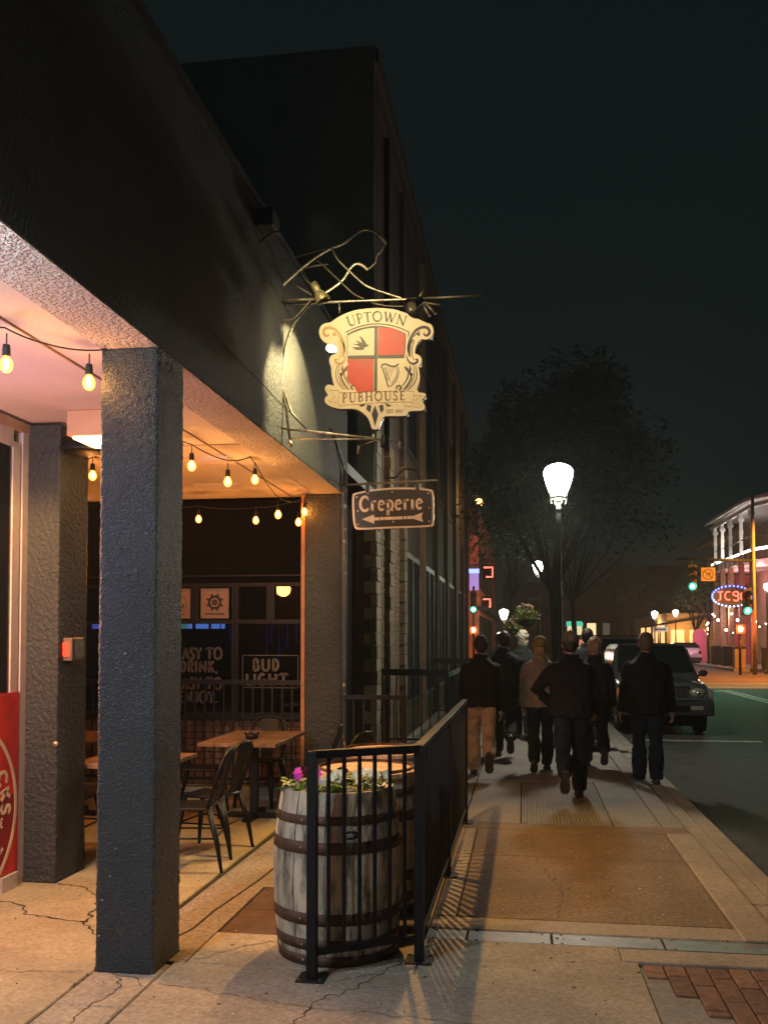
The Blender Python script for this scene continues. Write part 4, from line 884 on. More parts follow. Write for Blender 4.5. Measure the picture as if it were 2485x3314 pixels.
# ------------------------------------------------------------------ barrels
def barrel(label, cat, loc, H=.88, logo=False, rot=0.0, mt='stave'):
    t = thing('barrel', label, cat, loc)
    def rad(z):
        u = (z / H - .5) * 2; return .348 - (.045 if z > H / 2 else .034) * abs(u) ** 1.9
    N = 24; random.seed(int(loc[1] * 10))
    for i in range(N):
        a0, a1 = 2 * pi * (i + .025) / N + rot, 2 * pi * (i + .975) / N + rot
        b = MB(); vs = []; k = 9; dr = random.uniform(-.0015, .0015)
        for j in range(k + 1):
            z = H * j / k; r = rad(z) + dr
            for aa, rr in ((a0, r), ((a0 + a1) / 2, r + .0008), (a1, r), (a1, r - .025), (a0, r - .025)): vs.append((rr * cos(aa), rr * sin(aa), z))
        fs = []
        for j in range(k):
            for q in range(5): fs.append((j * 5 + q, j * 5 + (q + 1) % 5, (j + 1) * 5 + (q + 1) % 5, (j + 1) * 5 + q))
        fs += [(4, 3, 2, 1, 0), tuple(k * 5 + q for q in range(5))]
        b.add(vs, fs); b.build('stave', M[mt], t, world=False)
    for z0, z1 in ((.0, .055), (.085, .14), (.215, .275), (.575, .635), (.72, .765), (.852, .878)):
        if z1 > H - .03 and logo: continue
        b = MB(); b.lathe([(rad(z0) + .001, z0), (rad(z0) + .0055, z0), (rad(z1) + .0055, z1), (rad(z1) + .001, z1)], (0, 0, 0), 40); b.build('hoop', M['hoop'], t, world=False)
    for z in (.11, .245, .605, .03, .74):
        a = radians(-112) + rot * .2; r = rad(z) + .007; MB().ball((r * cos(a), r * sin(a), z), .007, 8).build('rivet', M['iron_lit'], t, world=False)
    return t, rad
b1, rad1 = barrel('weathered oak barrel full of petunias beside the front railing', 'barrel', (-1.0, 5.0, 0), logo=True)
MB().lathe([(0, .80), (.27, .80)], (0, 0, 0), 24, sm=False).build('soil', mat('potting_soil', (.03, .02, .013), .95, bump=.6, bdist=.01), b1, world=False)
MB().lathe([(.272, .86), (.285, .876), (.279, .878), (.266, .862), (.262, .80)], (0, 0, 0), 32).build('planter_rim', M['white'], b1, world=False)
# oval badge between the hoops
aB = radians(-68); rB = rad1(.675) + .004
nB = Vector((cos(aB), sin(aB), 0)); uB = Vector((-sin(aB), cos(aB), 0))
LB = Lay(nB * rB, uB, (0, 0, 1), nB)
b = MB(); b.prism(arc(0, 0, .052, .028, 0, 350, 28), lambda x, y, d: LB.p(x, .672 + y, .003 - d - x * x * 1.2), .012); b.build('badge', M['signblack'], b1, world=False)
b = MB(); Lb2 = Lay(nB * (rB + .0035) + Vector((0, 0, .672)), uB, (0, 0, 1), nB); ribbon(b, Lb2, arc(0, 0, .050, .026, 0, 360, 30), .0035, -.0015); ribbon(b, Lb2, [(-.024, .002), (.0, .006), (.022, .003)], .007); ribbon(b, Lb2, arc(.0, -.012, .018, .007, 20, 170, 10), .004); b.build('badge_print', M['white'], b1, world=False)
# petunias
M['leafg'] = mat('petunia_leaf', (.24, .38, .05), .55, var=.5, scale=9, bump=.2)
M['pet_white'] = mat('white_petal', (.95, .90, .62), .6, var=.1, bump=0); M['pet_pink'] = mat('magenta_petal', (.85, .05, .50), .6, var=.25, bump=0); M['pet_dark'] = mat('dark_purple_petal', (.05, .015, .06), .6, bump=0); M['pet_eye'] = mat('flower_eye', (.55, .45, .06), .6, bump=0)
def petunia(label, x, y, seed, col, nf, grp=None, spread=.085):
    random.seed(seed); z0 = .81
    t = thing('petunia', label, 'flower', (x, y, z0), group=grp)
    for k in range(16):
        a = random.uniform(0, 6.28); L_ = random.uniform(.5, 1) * spread; h = random.uniform(.045, .12)
        c = Vector((x + cos(a) * L_, y + sin(a) * L_, z0 + h)); b = MB()
        b.tube([(x + cos(a) * L_ * .1, y + sin(a) * L_ * .1, z0), tuple((Vector((x, y, z0)) + c) / 2 + Vector((0, 0, .02))), tuple(c)], [.003, .0025, .002], 5)
        for j in range(3):
            aa = a + random.uniform(-1.8, 1.8); d = Vector((cos(aa), sin(aa), random.uniform(-.3, .5))).normalized(); s_ = Vector((-sin(aa), cos(aa), random.uniform(-.3, .3))).normalized()
            l = random.uniform(.030, .050); w = l * .36; up = d.cross(s_); p = c
            pts = [p, p + d * l * .35 - s_ * w, p + d * l * .75 - s_ * w * .8, p + d * l - up * .008, p + d * l * .75 + s_ * w * .8, p + d * l * .35 + s_ * w, p + d * l * .5 - up * .006]
            b.add(pts, [(0, 1, 6), (1, 2, 6), (2, 3, 6), (3, 4, 6), (4, 5, 6), (5, 0, 6)], 0, True)
        b.build('leaf', M['leafg'], t, fixn=False)
    for k in range(nf):
        a = random.uniform(0, 6.28); L_ = random.uniform(.0, .75) * spread; c = Vector((x + cos(a) * L_, y + sin(a) * L_ - .01, z0 + random.uniform(.11, .155)))
        n_ = Vector((random.uniform(-.6, .6), -random.uniform(.4, 1), random.uniform(.1, .8))).normalized(); u, v = basis(n_); b = MB(); R = random.uniform(.019, .027)
        vs = [c - n_ * .012]; m_ = 20
        for j in range(m_):
            an = 2 * pi * j / m_; rr = R * (1 + .17 * cos(5 * an) + random.uniform(-.06, .06)); vs.append(c + u * cos(an) * rr + v * sin(an) * rr + n_ * random.uniform(-.003, .004))
        b.add(vs, [(0, 1 + j, 1 + (j + 1) % m_) for j in range(m_)], 0, True); b.build('bloom', M[col], t, fixn=False)
petunia('magenta petunia at the left edge of the barrel', -1.20, 4.90, 1, 'pet_pink', 4)
petunia('pink petunia just right of the front railing post', -1.06, 4.82, 2, 'pet_pink', 1)
petunia('white petunia in the middle of the barrel, fullest clump', -.95, 4.84, 3, 'pet_white', 9, spread=.075)
petunia('dark purple petunia at the back of the barrel', -.99, 5.05, 4, 'pet_dark', 3)
petunia('white petunia behind the third railing bar', -.86, 4.95, 5, 'pet_white', 8, spread=.07)
petunia('white petunia at the right edge of the barrel', -.77, 4.92, 6, 'pet_white', 8, spread=.06)
petunia('leafy petunia at the front of the barrel without blooms', -1.02, 4.78, 7, 'pet_white', 0, spread=.07)
petunia('low leafy petunia at the left front of the barrel', -1.13, 4.80, 8, 'pet_white', 0, spread=.06)
# barrel tables
def barrel_table(label, loc, s):
    t, rd = barrel(label, 'barrel table', loc, H=.83, rot=.1)
    random.seed(s)
    for i in range(6):
        x0 = -.33 + i * .11
        ya = sqrt(max(0, .33 ** 2 - min(abs(x0), abs(x0 + .11)) ** 2)); pts = []
        k = 8
        for j in range(k + 1): xx = x0 + .004 + (.102) * j / k; pts.append((xx, sqrt(max(0.0004, .332 ** 2 - xx ** 2))))
        pts += [(x, -y_) for x, y_ in reversed(pts)]
        z = .858 + random.uniform(0, .002)
        MB().prism(pts, lambda x, y_, d: Vector((y_, x, z - d)), .026).build('board', M['boards'], t, world=False)
    return t
barrel_table('barrel table with pale plank top right behind the flower barrel', (-.98, 5.80, 0), 1)
barrel_table('further barrel table with pale plank top, second behind the flower barrel', (-1.0, 6.75, 0), 2)

# ------------------------------------------------------------------ railings
def railing(label, P, top, ground, n_seg, spacing, posts, name='railing', bar=.008, rail=(.025, .02), lower=.11, plates=True, m='blackmetal', bars=None, lowz=None):
    t = thing(name, label, 'railing', (*P[0], ground))
    for (a, b_) in zip(P[:-1], P[1:]):
        A, B = Vector((*a, 0)), Vector((*b_, 0)); d = (B - A); L_ = d.length; d.normalize()
        R = Matrix.Translation(A) @ Matrix.Rotation(atan2(d.y, d.x), 4, 'Z')
        MB().box(.0, L_, -rail[0], rail[0], top - rail[1] * 2, top, M=R).build('top_rail', M[m], t, bevel=.002)
        MB().box(.0, L_, -.014, .014, ground + lower, ground + lower + .028, M=R).build('bottom_rail', M[m], t)
        n = max(1, int(round(L_ / spacing)))
        for i in range(1, n):
            s_ = L_ * i / n; MB().box(s_ - bar, s_ + bar, -bar, bar, ground + lower + .028, top - rail[1] * 2, M=R).build('bar', M[m], t)
    for q in posts:
        MB().box(q[0] - .025, q[0] + .025, q[1] - .025, q[1] + .025, ground + .008, top - .003).build('post', M[m], t, bevel=.003)
        if plates:
            MB().cbox(q[0] - .07, q[0] + .07, q[1] - .07, q[1] + .07, ground, ground + .008, .002).build('base_plate', M[m], t)
            for sx_, sy_ in ((-1, -1), (1, -1), (1, 1), (-1, 1)): MB().ball((q[0] + sx_ * .052, q[1] + sy_ * .052, ground + .010), .008, 6).build('bolt', M['iron'], t)
    return t
railing('black metal railing turning the corner round the flower barrel', [(-1.035, 4.53), (-.54, 4.86), (-.53, 6.60), (-.525, 8.52)], 1.12, 0, 1, .0905, [(-1.035, 4.53), (-.54, 4.86), (-.532, 6.60), (-.525, 8.50)])
railing('short railing across the patio exit at the third column', [(-1.80, 9.28), (-1.18, 9.28)], 1.10, 0, 1, .105, [(-1.18, 9.28)], rail=(.02, .022))
railing('tall narrow railing outside the brick building beyond the pub', [(-2.0, 13.0), (-1.05, 13.0)], 1.24, 0, 1, .12, [(-1.97, 13.0), (-1.05, 13.0)], rail=(.02, .045), lower=.24)
railing('railing along the kerb side of the brick building terrace', [(-1.05, 13.0), (-1.0, 18.2)], 1.18, 0, 1, .12, [(-1.0, 18.2), (-1.02, 15.6)], rail=(.02, .03), lower=.2)
railing('furthest terrace railing, pale topped, before the street crossing', [(-1.95, 20), (-1.1, 20)], 1.25, 0, 1, .14, [(-1.1, 20)], rail=(.02, .06))
railing('long patio railing on a low kerb in front of the dark windows', [(-7.4, 9.42), (-2.27, 9.42)], 1.24, .13, 1, .105, [(-4.7, 9.42), (-7.3, 9.42)], lower=.06, rail=(.02, .025), plates=False)
MB().cbox(-7.45, -2.27, 9.34, 9.50, -.05, .13, .01).build('patio_kerb', M['conc_far'], pub)

# ------------------------------------------------------------------ tables and chairs
def table(label, x0, x1, y0, y1, z=.75, seed=0, grp=None):
    t = thing('patio_table', label, 'table', ((x0 + x1) / 2, (y0 + y1) / 2, 0), group=grp)
    cx_, cy_ = (x0 + x1) / 2, (y0 + y1) / 2; n = 5
    for i in range(n):
        a = x0 + (x1 - x0) * i / n; b_ = x0 + (x1 - x0) * (i + 1) / n
        MB().cbox(a + .0008, b_ - .0008, y0, y1, z - .03, z, .002).build('board', M['tablewood'], t)
    MB().box(cx_ - .035, cx_ + .035, cy_ - .035, cy_ + .035, .05, z - .031).build('pedestal', M['blackmetal'], t)
    MB().cbox(cx_ - .26, cx_ + .26, cy_ - .04, cy_ + .04, 0, .045, .015).cbox(cx_ - .04, cx_ + .04, cy_ - .26, cy_ + .26, .001, .052, .015).build('foot', M['blackmetal'], t)
    MB().box(cx_ - .2, cx_ + .2, cy_ - .2, cy_ + .2, z - .045, z - .031).build('bracket', M['blackmetal'], t)
table('wooden topped patio table carrying the ashtray, in front of the dark windows', -2.85, -2.14, 7.90, 9.05)
table('wooden topped patio table just behind the first column', -3.32, -2.60, 6.45, 7.22, seed=1)
table('wooden topped patio table with violet reflections left of the column gap, far back', -4.6, -3.9, 7.9, 8.8, seed=2)
ash = thing('ashtray', 'small black notched ashtray on the wooden table', 'ashtray', (-2.47, 8.30, .75))
MB().lathe([(.0, .004), (.045, .004), (.058, .045), (.066, .046), (.052, 0), (0, 0)], (-2.47, 8.30, .7503), 20).build('bowl', M['blackmetal'], ash)
for k in range(4): MB().box(-.008, .008, .05, .068, .045, .062, M=Matrix.Translation((-2.47, 8.30, .7503)) @ Matrix.Rotation(k * pi / 2 + .5, 4, 'Z')).build('prong', M['blackmetal'], ash)
ch = thing('metal_chair', 'black metal cafe chair nearest the first column, back turned to the pavement', 'chair', (0, 0, 0), 0, 'black metal cafe chairs on the patio')
gm = M['blackgloss']
MB().cbox(-.18, .18, -.17, .18, .435, .455, .008).build('seat', gm, ch, world=False, bevel=.004)
for sx_ in (-1, 1):
    MB().tube([(sx_ * .155, .16, .44), (sx_ * .18, .195, .2), (sx_ * .195, .215, 0)], [.034, .027, .017], 6, flat=.7).build('leg', gm, ch, world=False)
    MB().tube([(sx_ * .155, -.16, .44), (sx_ * .185, -.225, .2), (sx_ * .20, -.26, 0)], [.034, .027, .017], 6, flat=.7).build('leg', gm, ch, world=False)
MB().tube(smooth_open([(-.165, -.15, .44), (-.185, -.21, .62), (-.18, -.25, .76), (-.13, -.275, .845), (0, -.285, .86), (.13, -.275, .845), (.18, -.25, .76), (.185, -.21, .62), (.165, -.15, .44)], 2) if False else [(-.165, -.15, .44), (-.182, -.20, .60), (-.186, -.235, .72), (-.165, -.262, .80), (-.11, -.28, .85), (0, -.288, .862), (.11, -.28, .85), (.165, -.262, .80), (.186, -.235, .72), (.182, -.20, .60), (.165, -.15, .44)], .015, 8).build('back_frame', gm, ch, world=False)
MB().add([(-.06, -.17, .46), (.06, -.17, .46), (.085, -.235, .68), (.10, -.284, .855), (-.10, -.284, .855), (-.085, -.235, .68), (-.06, -.176, .46), (.06, -.176, .46), (.085, -.241, .68), (.10, -.29, .855), (-.10, -.29, .855), (-.085, -.241, .68)],
         [(0, 1, 2, 5), (5, 2, 3, 4), (6, 11, 8, 7), (11, 10, 9, 8), (0, 5, 11, 6), (5, 4, 10, 11), (1, 7, 8, 2), (2, 8, 9, 3)]).build('back_splat', gm, ch, world=False)
MB().tube([(-.18, .19, .24), (.18, .19, .24)], .007, 6).tube([(-.19, -.21, .24), (.19, -.21, .24)], .007, 6).tube([(-.186, .19, .24), (-.19, -.21, .24)], .007, 6).tube([(.186, .19, .24), (.19, -.21, .24)], .007, 6).build('stretcher', gm, ch, world=False)
ch.location = (-2.42, 6.60, 0); ch.rotation_euler = (0, 0, radians(98))
again(ch, 'black metal chair behind the nearest one, at the right of the same table', (-2.44, 7.12, 0), radians(82))
again(ch, 'black metal chair left of the ashtray table, facing it', (-3.03, 8.52, 0), radians(-84))
again(ch, 'black metal chair right of the ashtray table, against the third column', (-1.97, 8.55, 0), radians(95))
again(ch, 'black metal chair between the barrel tables and the third column', (-1.62, 8.05, 0), radians(70))
again(ch, 'black metal chair tucked under the far end of the ashtray table', (-2.62, 9.12, 0), radians(176))
again(ch, 'black metal chair seen in the gap between the two left columns', (-3.50, 6.82, 0), radians(-88))
again(ch, 'black metal chair by the window at the far left table', (-4.25, 7.62, 0), radians(5))

# ------------------------------------------------------------------ string lights
M['bulbglass'] = glow_glass('amber_bulb_glass', (1.0, .30, .04), 7.0, .45); M['filament'] = emit('hot_filament', (1.0, .42, .10), 900)
M['filament2'] = emit('hot_filament_far', (1.0, .32, .05), 900)
def string(label, wire, bulbs, grp, mf='filament', drop=.07):
    t = thing('string_lights', label, 'string lights', wire[0], group=grp)
    P = []
    for i in range(len(wire) - 1):
        a, c = Vector(wire[i]), Vector(wire[i + 1]); n = 6; sag = .035 * (c - a).length
        for k in range(n): u = k / n; P.append(a.lerp(c, u) - Vector((0, 0, sag * 4 * u * (1 - u))))
    P.append(Vector(wire[-1])); MB().tube(P, .0045, 5).build('wire', M['rubber'], t)
    for bb in bulbs:
        x, y, z = bb
        sk = MB().tube([(x, y, z + .14), (x, y, z + .085)], .004, 5).lathe([(.0, .088), (.016, .085), (.019, .06), (.019, .030), (.014, .028)], (x, y, z), 12).build('socket', M['rubber'], t)
        gb = MB().lathe([(.013, .032), (.016, .024), (.028, .006), (.032, -.010), (.028, -.032), (.015, -.047), (.0, -.051)], (x, y, z), 16).build('bulb', M['bulbglass'], t)
        MB().lathe([(.0, .018), (.009, .012), (.013, -.008), (.009, -.024), (.0, -.028)], (x, y, z), 10).build('filament', M[mf], gb)
    return t
G_ = 'amber string lights under the patio ceiling'
string('string of amber bulbs running to the top of the first column', [(-3.3, 3.1, 3.15), (-2.9, 3.6, 3.13), (-2.425, 4.04, 3.155), (-2.33, 4.25, 3.14), (-2.19, 4.41, 3.15), (-2.10, 4.45, 3.166)], [(-2.9, 3.6, 2.97), (-2.42, 4.05, 2.99), (-2.184, 4.42, 2.995)], G_)
string('string of amber bulbs sloping back from the first column', [(-2.45, 5.6, 3.16), (-2.44, 6.6, 3.128), (-2.29, 7.0, 3.079), (-2.227, 7.4, 3.185), (-2.217, 7.52, 3.15), (-2.257, 8.4, 3.0), (-2.21, 9.3, 3.10)], [(-2.439, 6.6, 2.977), (-2.289, 7.0, 2.92), (-2.216, 7.5, 3.021), (-2.256, 8.4, 2.845), (-2.183, 8.9, 2.835)], G_)
string('string of amber bulbs straight across the back of the patio', [(-6.2, 9.2, 3.16), (-4.3, 9.2, 3.10), (-3.33, 9.2, 3.05), (-2.71, 9.2, 3.02), (-2.21, 9.25, 3.11)], [(-5.6, 9.2, 2.97), (-4.8, 9.2, 2.96), (-3.95, 9.2, 2.97), (-3.32, 9.2, 2.925), (-2.706, 9.2, 2.90), (-2.207, 9.25, 2.985)], G_, 'filament2')
string('tangled string of bulbs hanging over the second column', [(-3.6, 6.35, 3.15), (-3.05, 6.5, 3.02), (-3.36, 6.9, 3.12), (-4.2, 7.4, 3.15)], [(-3.37, 6.9, 2.98), (-4.0, 7.3, 3.0)], G_)
lightpt('patio_lamp_near', (-3.25, 4.75, 3.1), 250, (1.0, .50, .14), .08, typ='SPOT', spot_size=radians(150), spot_blend=.3, aim=(-3.1, 4.75, 0))
lightpt('patio_ceiling_glow', (-3.3, 4.7, 1.8), 80, (1.0, .42, .20), .2)  # added fill lamp in mid-air, brightens the ceiling
lightpt('patio_lamp_back', (-3.25, 7.2, 2.35), 46, (1.0, .31, .06), .10)  # unseen fill lamp without fixture, added to warm the patio's back
# arcade lamp off to the left, the light that falls on the first column and the near pavement
ar = thing('ceiling_light', 'round white ceiling light of the arcade nearer the storefront', 'ceiling light', (-2.7, .9, 3.18))
for q in ((-2.7, .9, 3.188), (-2.5, 2.45, 3.188)): MB().lathe([(.10, 0), (.09, -.04), (.0, -.05)], q, 24).build('diffuser', emit('cool_diffuser', (1.0, .90, .78), 6), ar)
lightpt('arcade_lamp', (-2.7, .9, 3.02), 120, (.90, .93, .95), .10)
lightpt('arcade_lamp', (-2.50, 2.45, 3.02), 150, (.72, .86, 1.0), .08)

# ------------------------------------------------------------------ brick building beyond the pub
M['brick_far'] = mat('dark_red_brick', (.032, .017, .013), .85, var=.3, scale=10, bump=.5, bscale=60, rand=.2)
M['brick_ol'] = mat('olive_tan_brick', (.11, .075, .040), .85, var=.35, scale=10, bump=.6, bscale=50, rand=.25)
M['brick_pale'] = mat('pale_quoin_brick', (.20, .18, .115), .85, var=.3, scale=8, bump=.6, bscale=50, rand=.2)
b2 = thing('brick_building', 'tall dark brick building with pale pilasters beyond the pub, along the pavement', 'building', (-2.2, 20, 0))
MB().box(-14, -2.02, 12.30, 34, -.1, 9.5).build('wall', M['brick_far'], b2)
MB().box(-14, -1.90, 12.18, 34.1, 9.5, 9.7).box(-14, -1.96, 12.24, 34.05, 9.2, 9.5).build('cornice', M['brick_far'], b2)

random.seed(21)
def quoin(y0, y1, mt, z1=9.2, hb=.175, x=-1.93):
    z = 0; k = 0
    while z < z1 and k < 26:
        MB().box(-2.10, x + random.uniform(-.006, .006), y0 + .004 + (.0 if k % 2 else .04), y1 - .004, z + .006, z + hb - .006).build('brick', M[mt], b2); z += hb; k += 1
    MB().box(-2.10, x - .012, y0 + .02, y1 - .006, z if z < z1 else z1 - .01, z1).build('pilaster', M['brick_far'], b2)
quoin(12.26, 12.66, 'brick_pale'); quoin(13.53, 13.97, 'brick_ol'); quoin(15.26, 15.64, 'brick_ol')
for y0, y1 in ((18.3, 18.75), (21.3, 21.8), (24.2, 24.8), (27.4, 28.4), (30.8, 31.6), (33.2, 33.9)): MB().box(-2.10, -1.93, y0, y1, 0, 9.2).build('pilaster', M['brick_far' if y0 > 20 else 'brick_ol'], b2)
kb = MB()
for (y0, y1) in ((12.68, 13.51), (13.99, 15.24)):
    for r in range(50):
        z = r * .078; n = int((y1 - y0) / .21)
        for c in range(n + 1):
            ya = y0 + c * .215 - (r % 2) * .1; yb = min(y1, ya + .205); ya = max(y0, ya)
            if yb - ya > .03: kb.box(-2.05, -2.012 + random.uniform(-.004, .004), ya, yb, z, z + .068)
kb.build('brickwork', M['brick_ol'], b2)['kind'] = 'stuff'
M['win_far'] = mat('dark_window_glass', (.010, .013, .015), .9, spec=.04, bump=0)
for y0, y1 in ((15.9, 18.1), (18.95, 21.1), (22.0, 24.0), (25.0, 27.2), (28.6, 30.6), (31.8, 33.0)):
    f = MB().box(-2.03, -1.985, y0, y1, .5, .58).box(-2.03, -1.985, y0, y1, 3.1, 3.2).box(-2.03, -1.985, y0, y0 + .08, .58, 3.1).box(-2.03, -1.985, y1 - .08, y1, .58, 3.1).box(-2.03, -1.99, (y0 + y1) / 2 - .04, (y0 + y1) / 2 + .04, .58, 3.1).build('window', M['darkframe'], b2)
    MB().box(-2.035, -2.012, y0 + .08, y1 - .08, .58, 3.1).build('pane', M['win_far'], f)
    f = MB().box(-2.03, -1.99, y0 + .3, y1 - .3, 5.0, 5.08).box(-2.03, -1.99, y0 + .3, y1 - .3, 7.3, 7.42).box(-2.03, -1.99, y0 + .3, y0 + .38, 5.08, 7.3).box(-2.03, -1.99, y1 - .38, y1 - .3, 5.08, 7.3).build('window', M['brick_far'], b2)
    MB().box(-2.035, -2.012, y0 + .38, y1 - .38, 5.08, 7.3).build('pane', M['win_far'], f)
MB().box(-14, -1.94, 12.14, 12.17, 3.4, 9.72).build('side_wall', mat('grey_painted_side_wall', (.22, .27, .26), .9, var=.2, scale=1, bump=.3), b2)  # added sheet, tone of the night sky put into its colour
# far left corner building with signs
fb = thing('corner_shop', 'orange lit brick shop front with hanging banners across the side street', 'building', (-4, 60, 0))
M['brick_or'] = mat('orange_brick', (.30, .12, .06), .85, var=.3, scale=3, bump=.5)
MB().box(-20, -2.5, 53.5, 90, 0, 9.5).build('wall', M['brick_or'], fb)
for i, y in enumerate((54.5, 58, 61.5, 65, 69, 73)):
    MB().box(-2.51, -2.46, y, y + 1.8, 4.6, 7.0).build('window', M['win_far'], fb); MB().box(-2.51, -2.44, y - .3, y + 2.2, .4, 3.0).build('window', M['win_far'], fb)
MB().box(-2.6, -1.9, 53.4, 90, 3.3, 3.5).build('awning', M['darkframe'], fb)
bn = thing('banner', 'red orange hanging banner high on the far left shop front', 'banner', (-2.6, 52.9, 7))
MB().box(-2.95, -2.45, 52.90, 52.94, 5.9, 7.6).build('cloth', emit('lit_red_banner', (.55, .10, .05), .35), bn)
MB().tube([(-3.0, 52.92, 7.62), (-2.35, 52.92, 7.62)], .02).build('rod', M['blackmetal'], bn)
bs = thing('light_box_sign', 'violet light box sign with a blue top on the far left', 'sign', (-2.7, 52.9, 5.3))
MB().box(-2.97, -2.45, 52.88, 52.98, 4.4, 5.35).build('face', emit('violet_face', (.42, .28, .75), .9), bs)
MB().box(-3.0, -2.42, 52.87, 52.97, 5.37, 5.62).build('top_face', emit('blue_face', (.25, .35, 1.0), 2.4), bs)
for k, (x, z, w_, h_) in enumerate(((-1.95, 5.5, .5, .55), (-2.05, 3.7, .4, .45))):
    rs = thing('neon_sign', 'small red neon sign, %s of the two on the far left shops' % ('upper' if k == 0 else 'lower'), 'neon sign', (x, 54, z))
    MB().tube([(x - w_ / 2, 54, z + h_ / 2), (x + w_ / 2, 54, z + h_ / 2), (x + w_ / 2, 54, z - h_ / 2), (x - w_ / 4, 54, z - h_ / 2)], .05, 6).build('tube', emit('red_neon%d' % k, (1.0, .10, .06), 5), rs)
    MB().box(x - w_ / 2 - .1, x + w_ / 2 + .1, 54.06, 54.1, z - .4, z + .4).build('backing', M['dark'], rs)

# ------------------------------------------------------------------ lamp posts
M['globe_white'] = emit('lamp_bowl_white', (1.0, .93, .80), 45)
M['globe_dim'] = emit('far_lamp_bowl', (1.0, .90, .72), 14)
M['postmetal'] = mat('dark_green_post', (.02, .028, .024), .4, var=.3, bump=.1)
def lamp(label, x, y, z, glob='globe_white', s=1.0, e=900, col=(1, .90, .74), grp='street lamps'):
    t = thing('street_lamp', label, 'street lamp', (x, y, 0), group=grp)
    MB().lathe([(.0, 0), (.15, 0), (.15, .08), (.10, .14), (.085, .6), (.06, .66), (.048, 1.0), (.036, z - .32 * s), (.05, z - .30 * s), (.05, z - .27 * s), (.035, z - .24 * s)], (x, y, 0), 16).build('post', M['postmetal'], t)
    MB().lathe([(.11 * s, -.235 * s), (.13 * s, -.22 * s), (.125 * s, -.20 * s), (.10 * s, -.19 * s)], (x, y, z), 20).build('collar', M['postmetal'], t)
    for k in range(4):
        a = k * pi / 2 + .4; MB().tube([(x + .11 * s * cos(a), y + .11 * s * sin(a), z - .30 * s), (x + .14 * s * cos(a), y + .14 * s * sin(a), z - .2 * s), (x + .125 * s * cos(a), y + .125 * s * sin(a), z - .13 * s)], .008).build('arm', M['postmetal'], t)
    MB().lathe([(.10 * s, -.19 * s), (.130 * s, -.13 * s), (.165 * s, -.04 * s), (.195 * s, .06 * s), (.212 * s, .14 * s)], (x, y, z), 24).build('lamp_bowl', M[glob], t)
    MB().lathe([(.212 * s, .14 * s), (.216 * s, .17 * s), (.20 * s, .21 * s), (.16 * s, .25 * s), (.08 * s, .285 * s), (.0, .30 * s)], (x, y, z), 24).build('lamp_cap', M[glob], t)
    if e: lightpt('lamp_light', (x, y, z - .40 * s), e, col, .14)
    return t
lamp('bright white street lamp standing among the walking group', .56, 14.5, 4.07, e=380, s=1.05)
lamp('second street lamp further down the pavement, with a flower basket', .50, 30, 3.9, s=.8, e=70)
lamp('small distant street lamp at the far left corner by the green signal', -1.03, 52.6, 2.95, 'globe_dim', 1.2, 90)
lamp('low distant lamp just left of the hanging flower basket', -1.25, 53.6, 1.75, 'globe_dim', .9, 0)
lamp('distant street lamp beyond the intersection, left of the pair on the right', 8.2, 60, 3.1, 'globe_dim', .9, 110)
lamp('distant street lamp beside the small street tree across the road', 10.1, 64, 3.3, 'globe_dim', .85, 110)
lamp('tall white street lamp in front of the corner gallery', 11.2, 45, 4.0, 'globe_dim', .7, 50)
al_ = thing('amber_beacon', 'small amber lamp high up at the end of the brick building', 'lamp', (-1.37, 30, 6))
MB().ball((-1.37, 30, 6.06), .13, 12).build('globe', emit('amber_globe', (1.0, .45, .08), 14), al_)
MB().tube([(-1.93, 30, 6.25), (-1.4, 30, 6.3), (-1.37, 30, 6.18)], .025).build('arm', M['blackmetal'], al_)
lightpt('amber_light', (-1.37, 29.8, 6.0), 90, (1.0, .5, .14), .1)

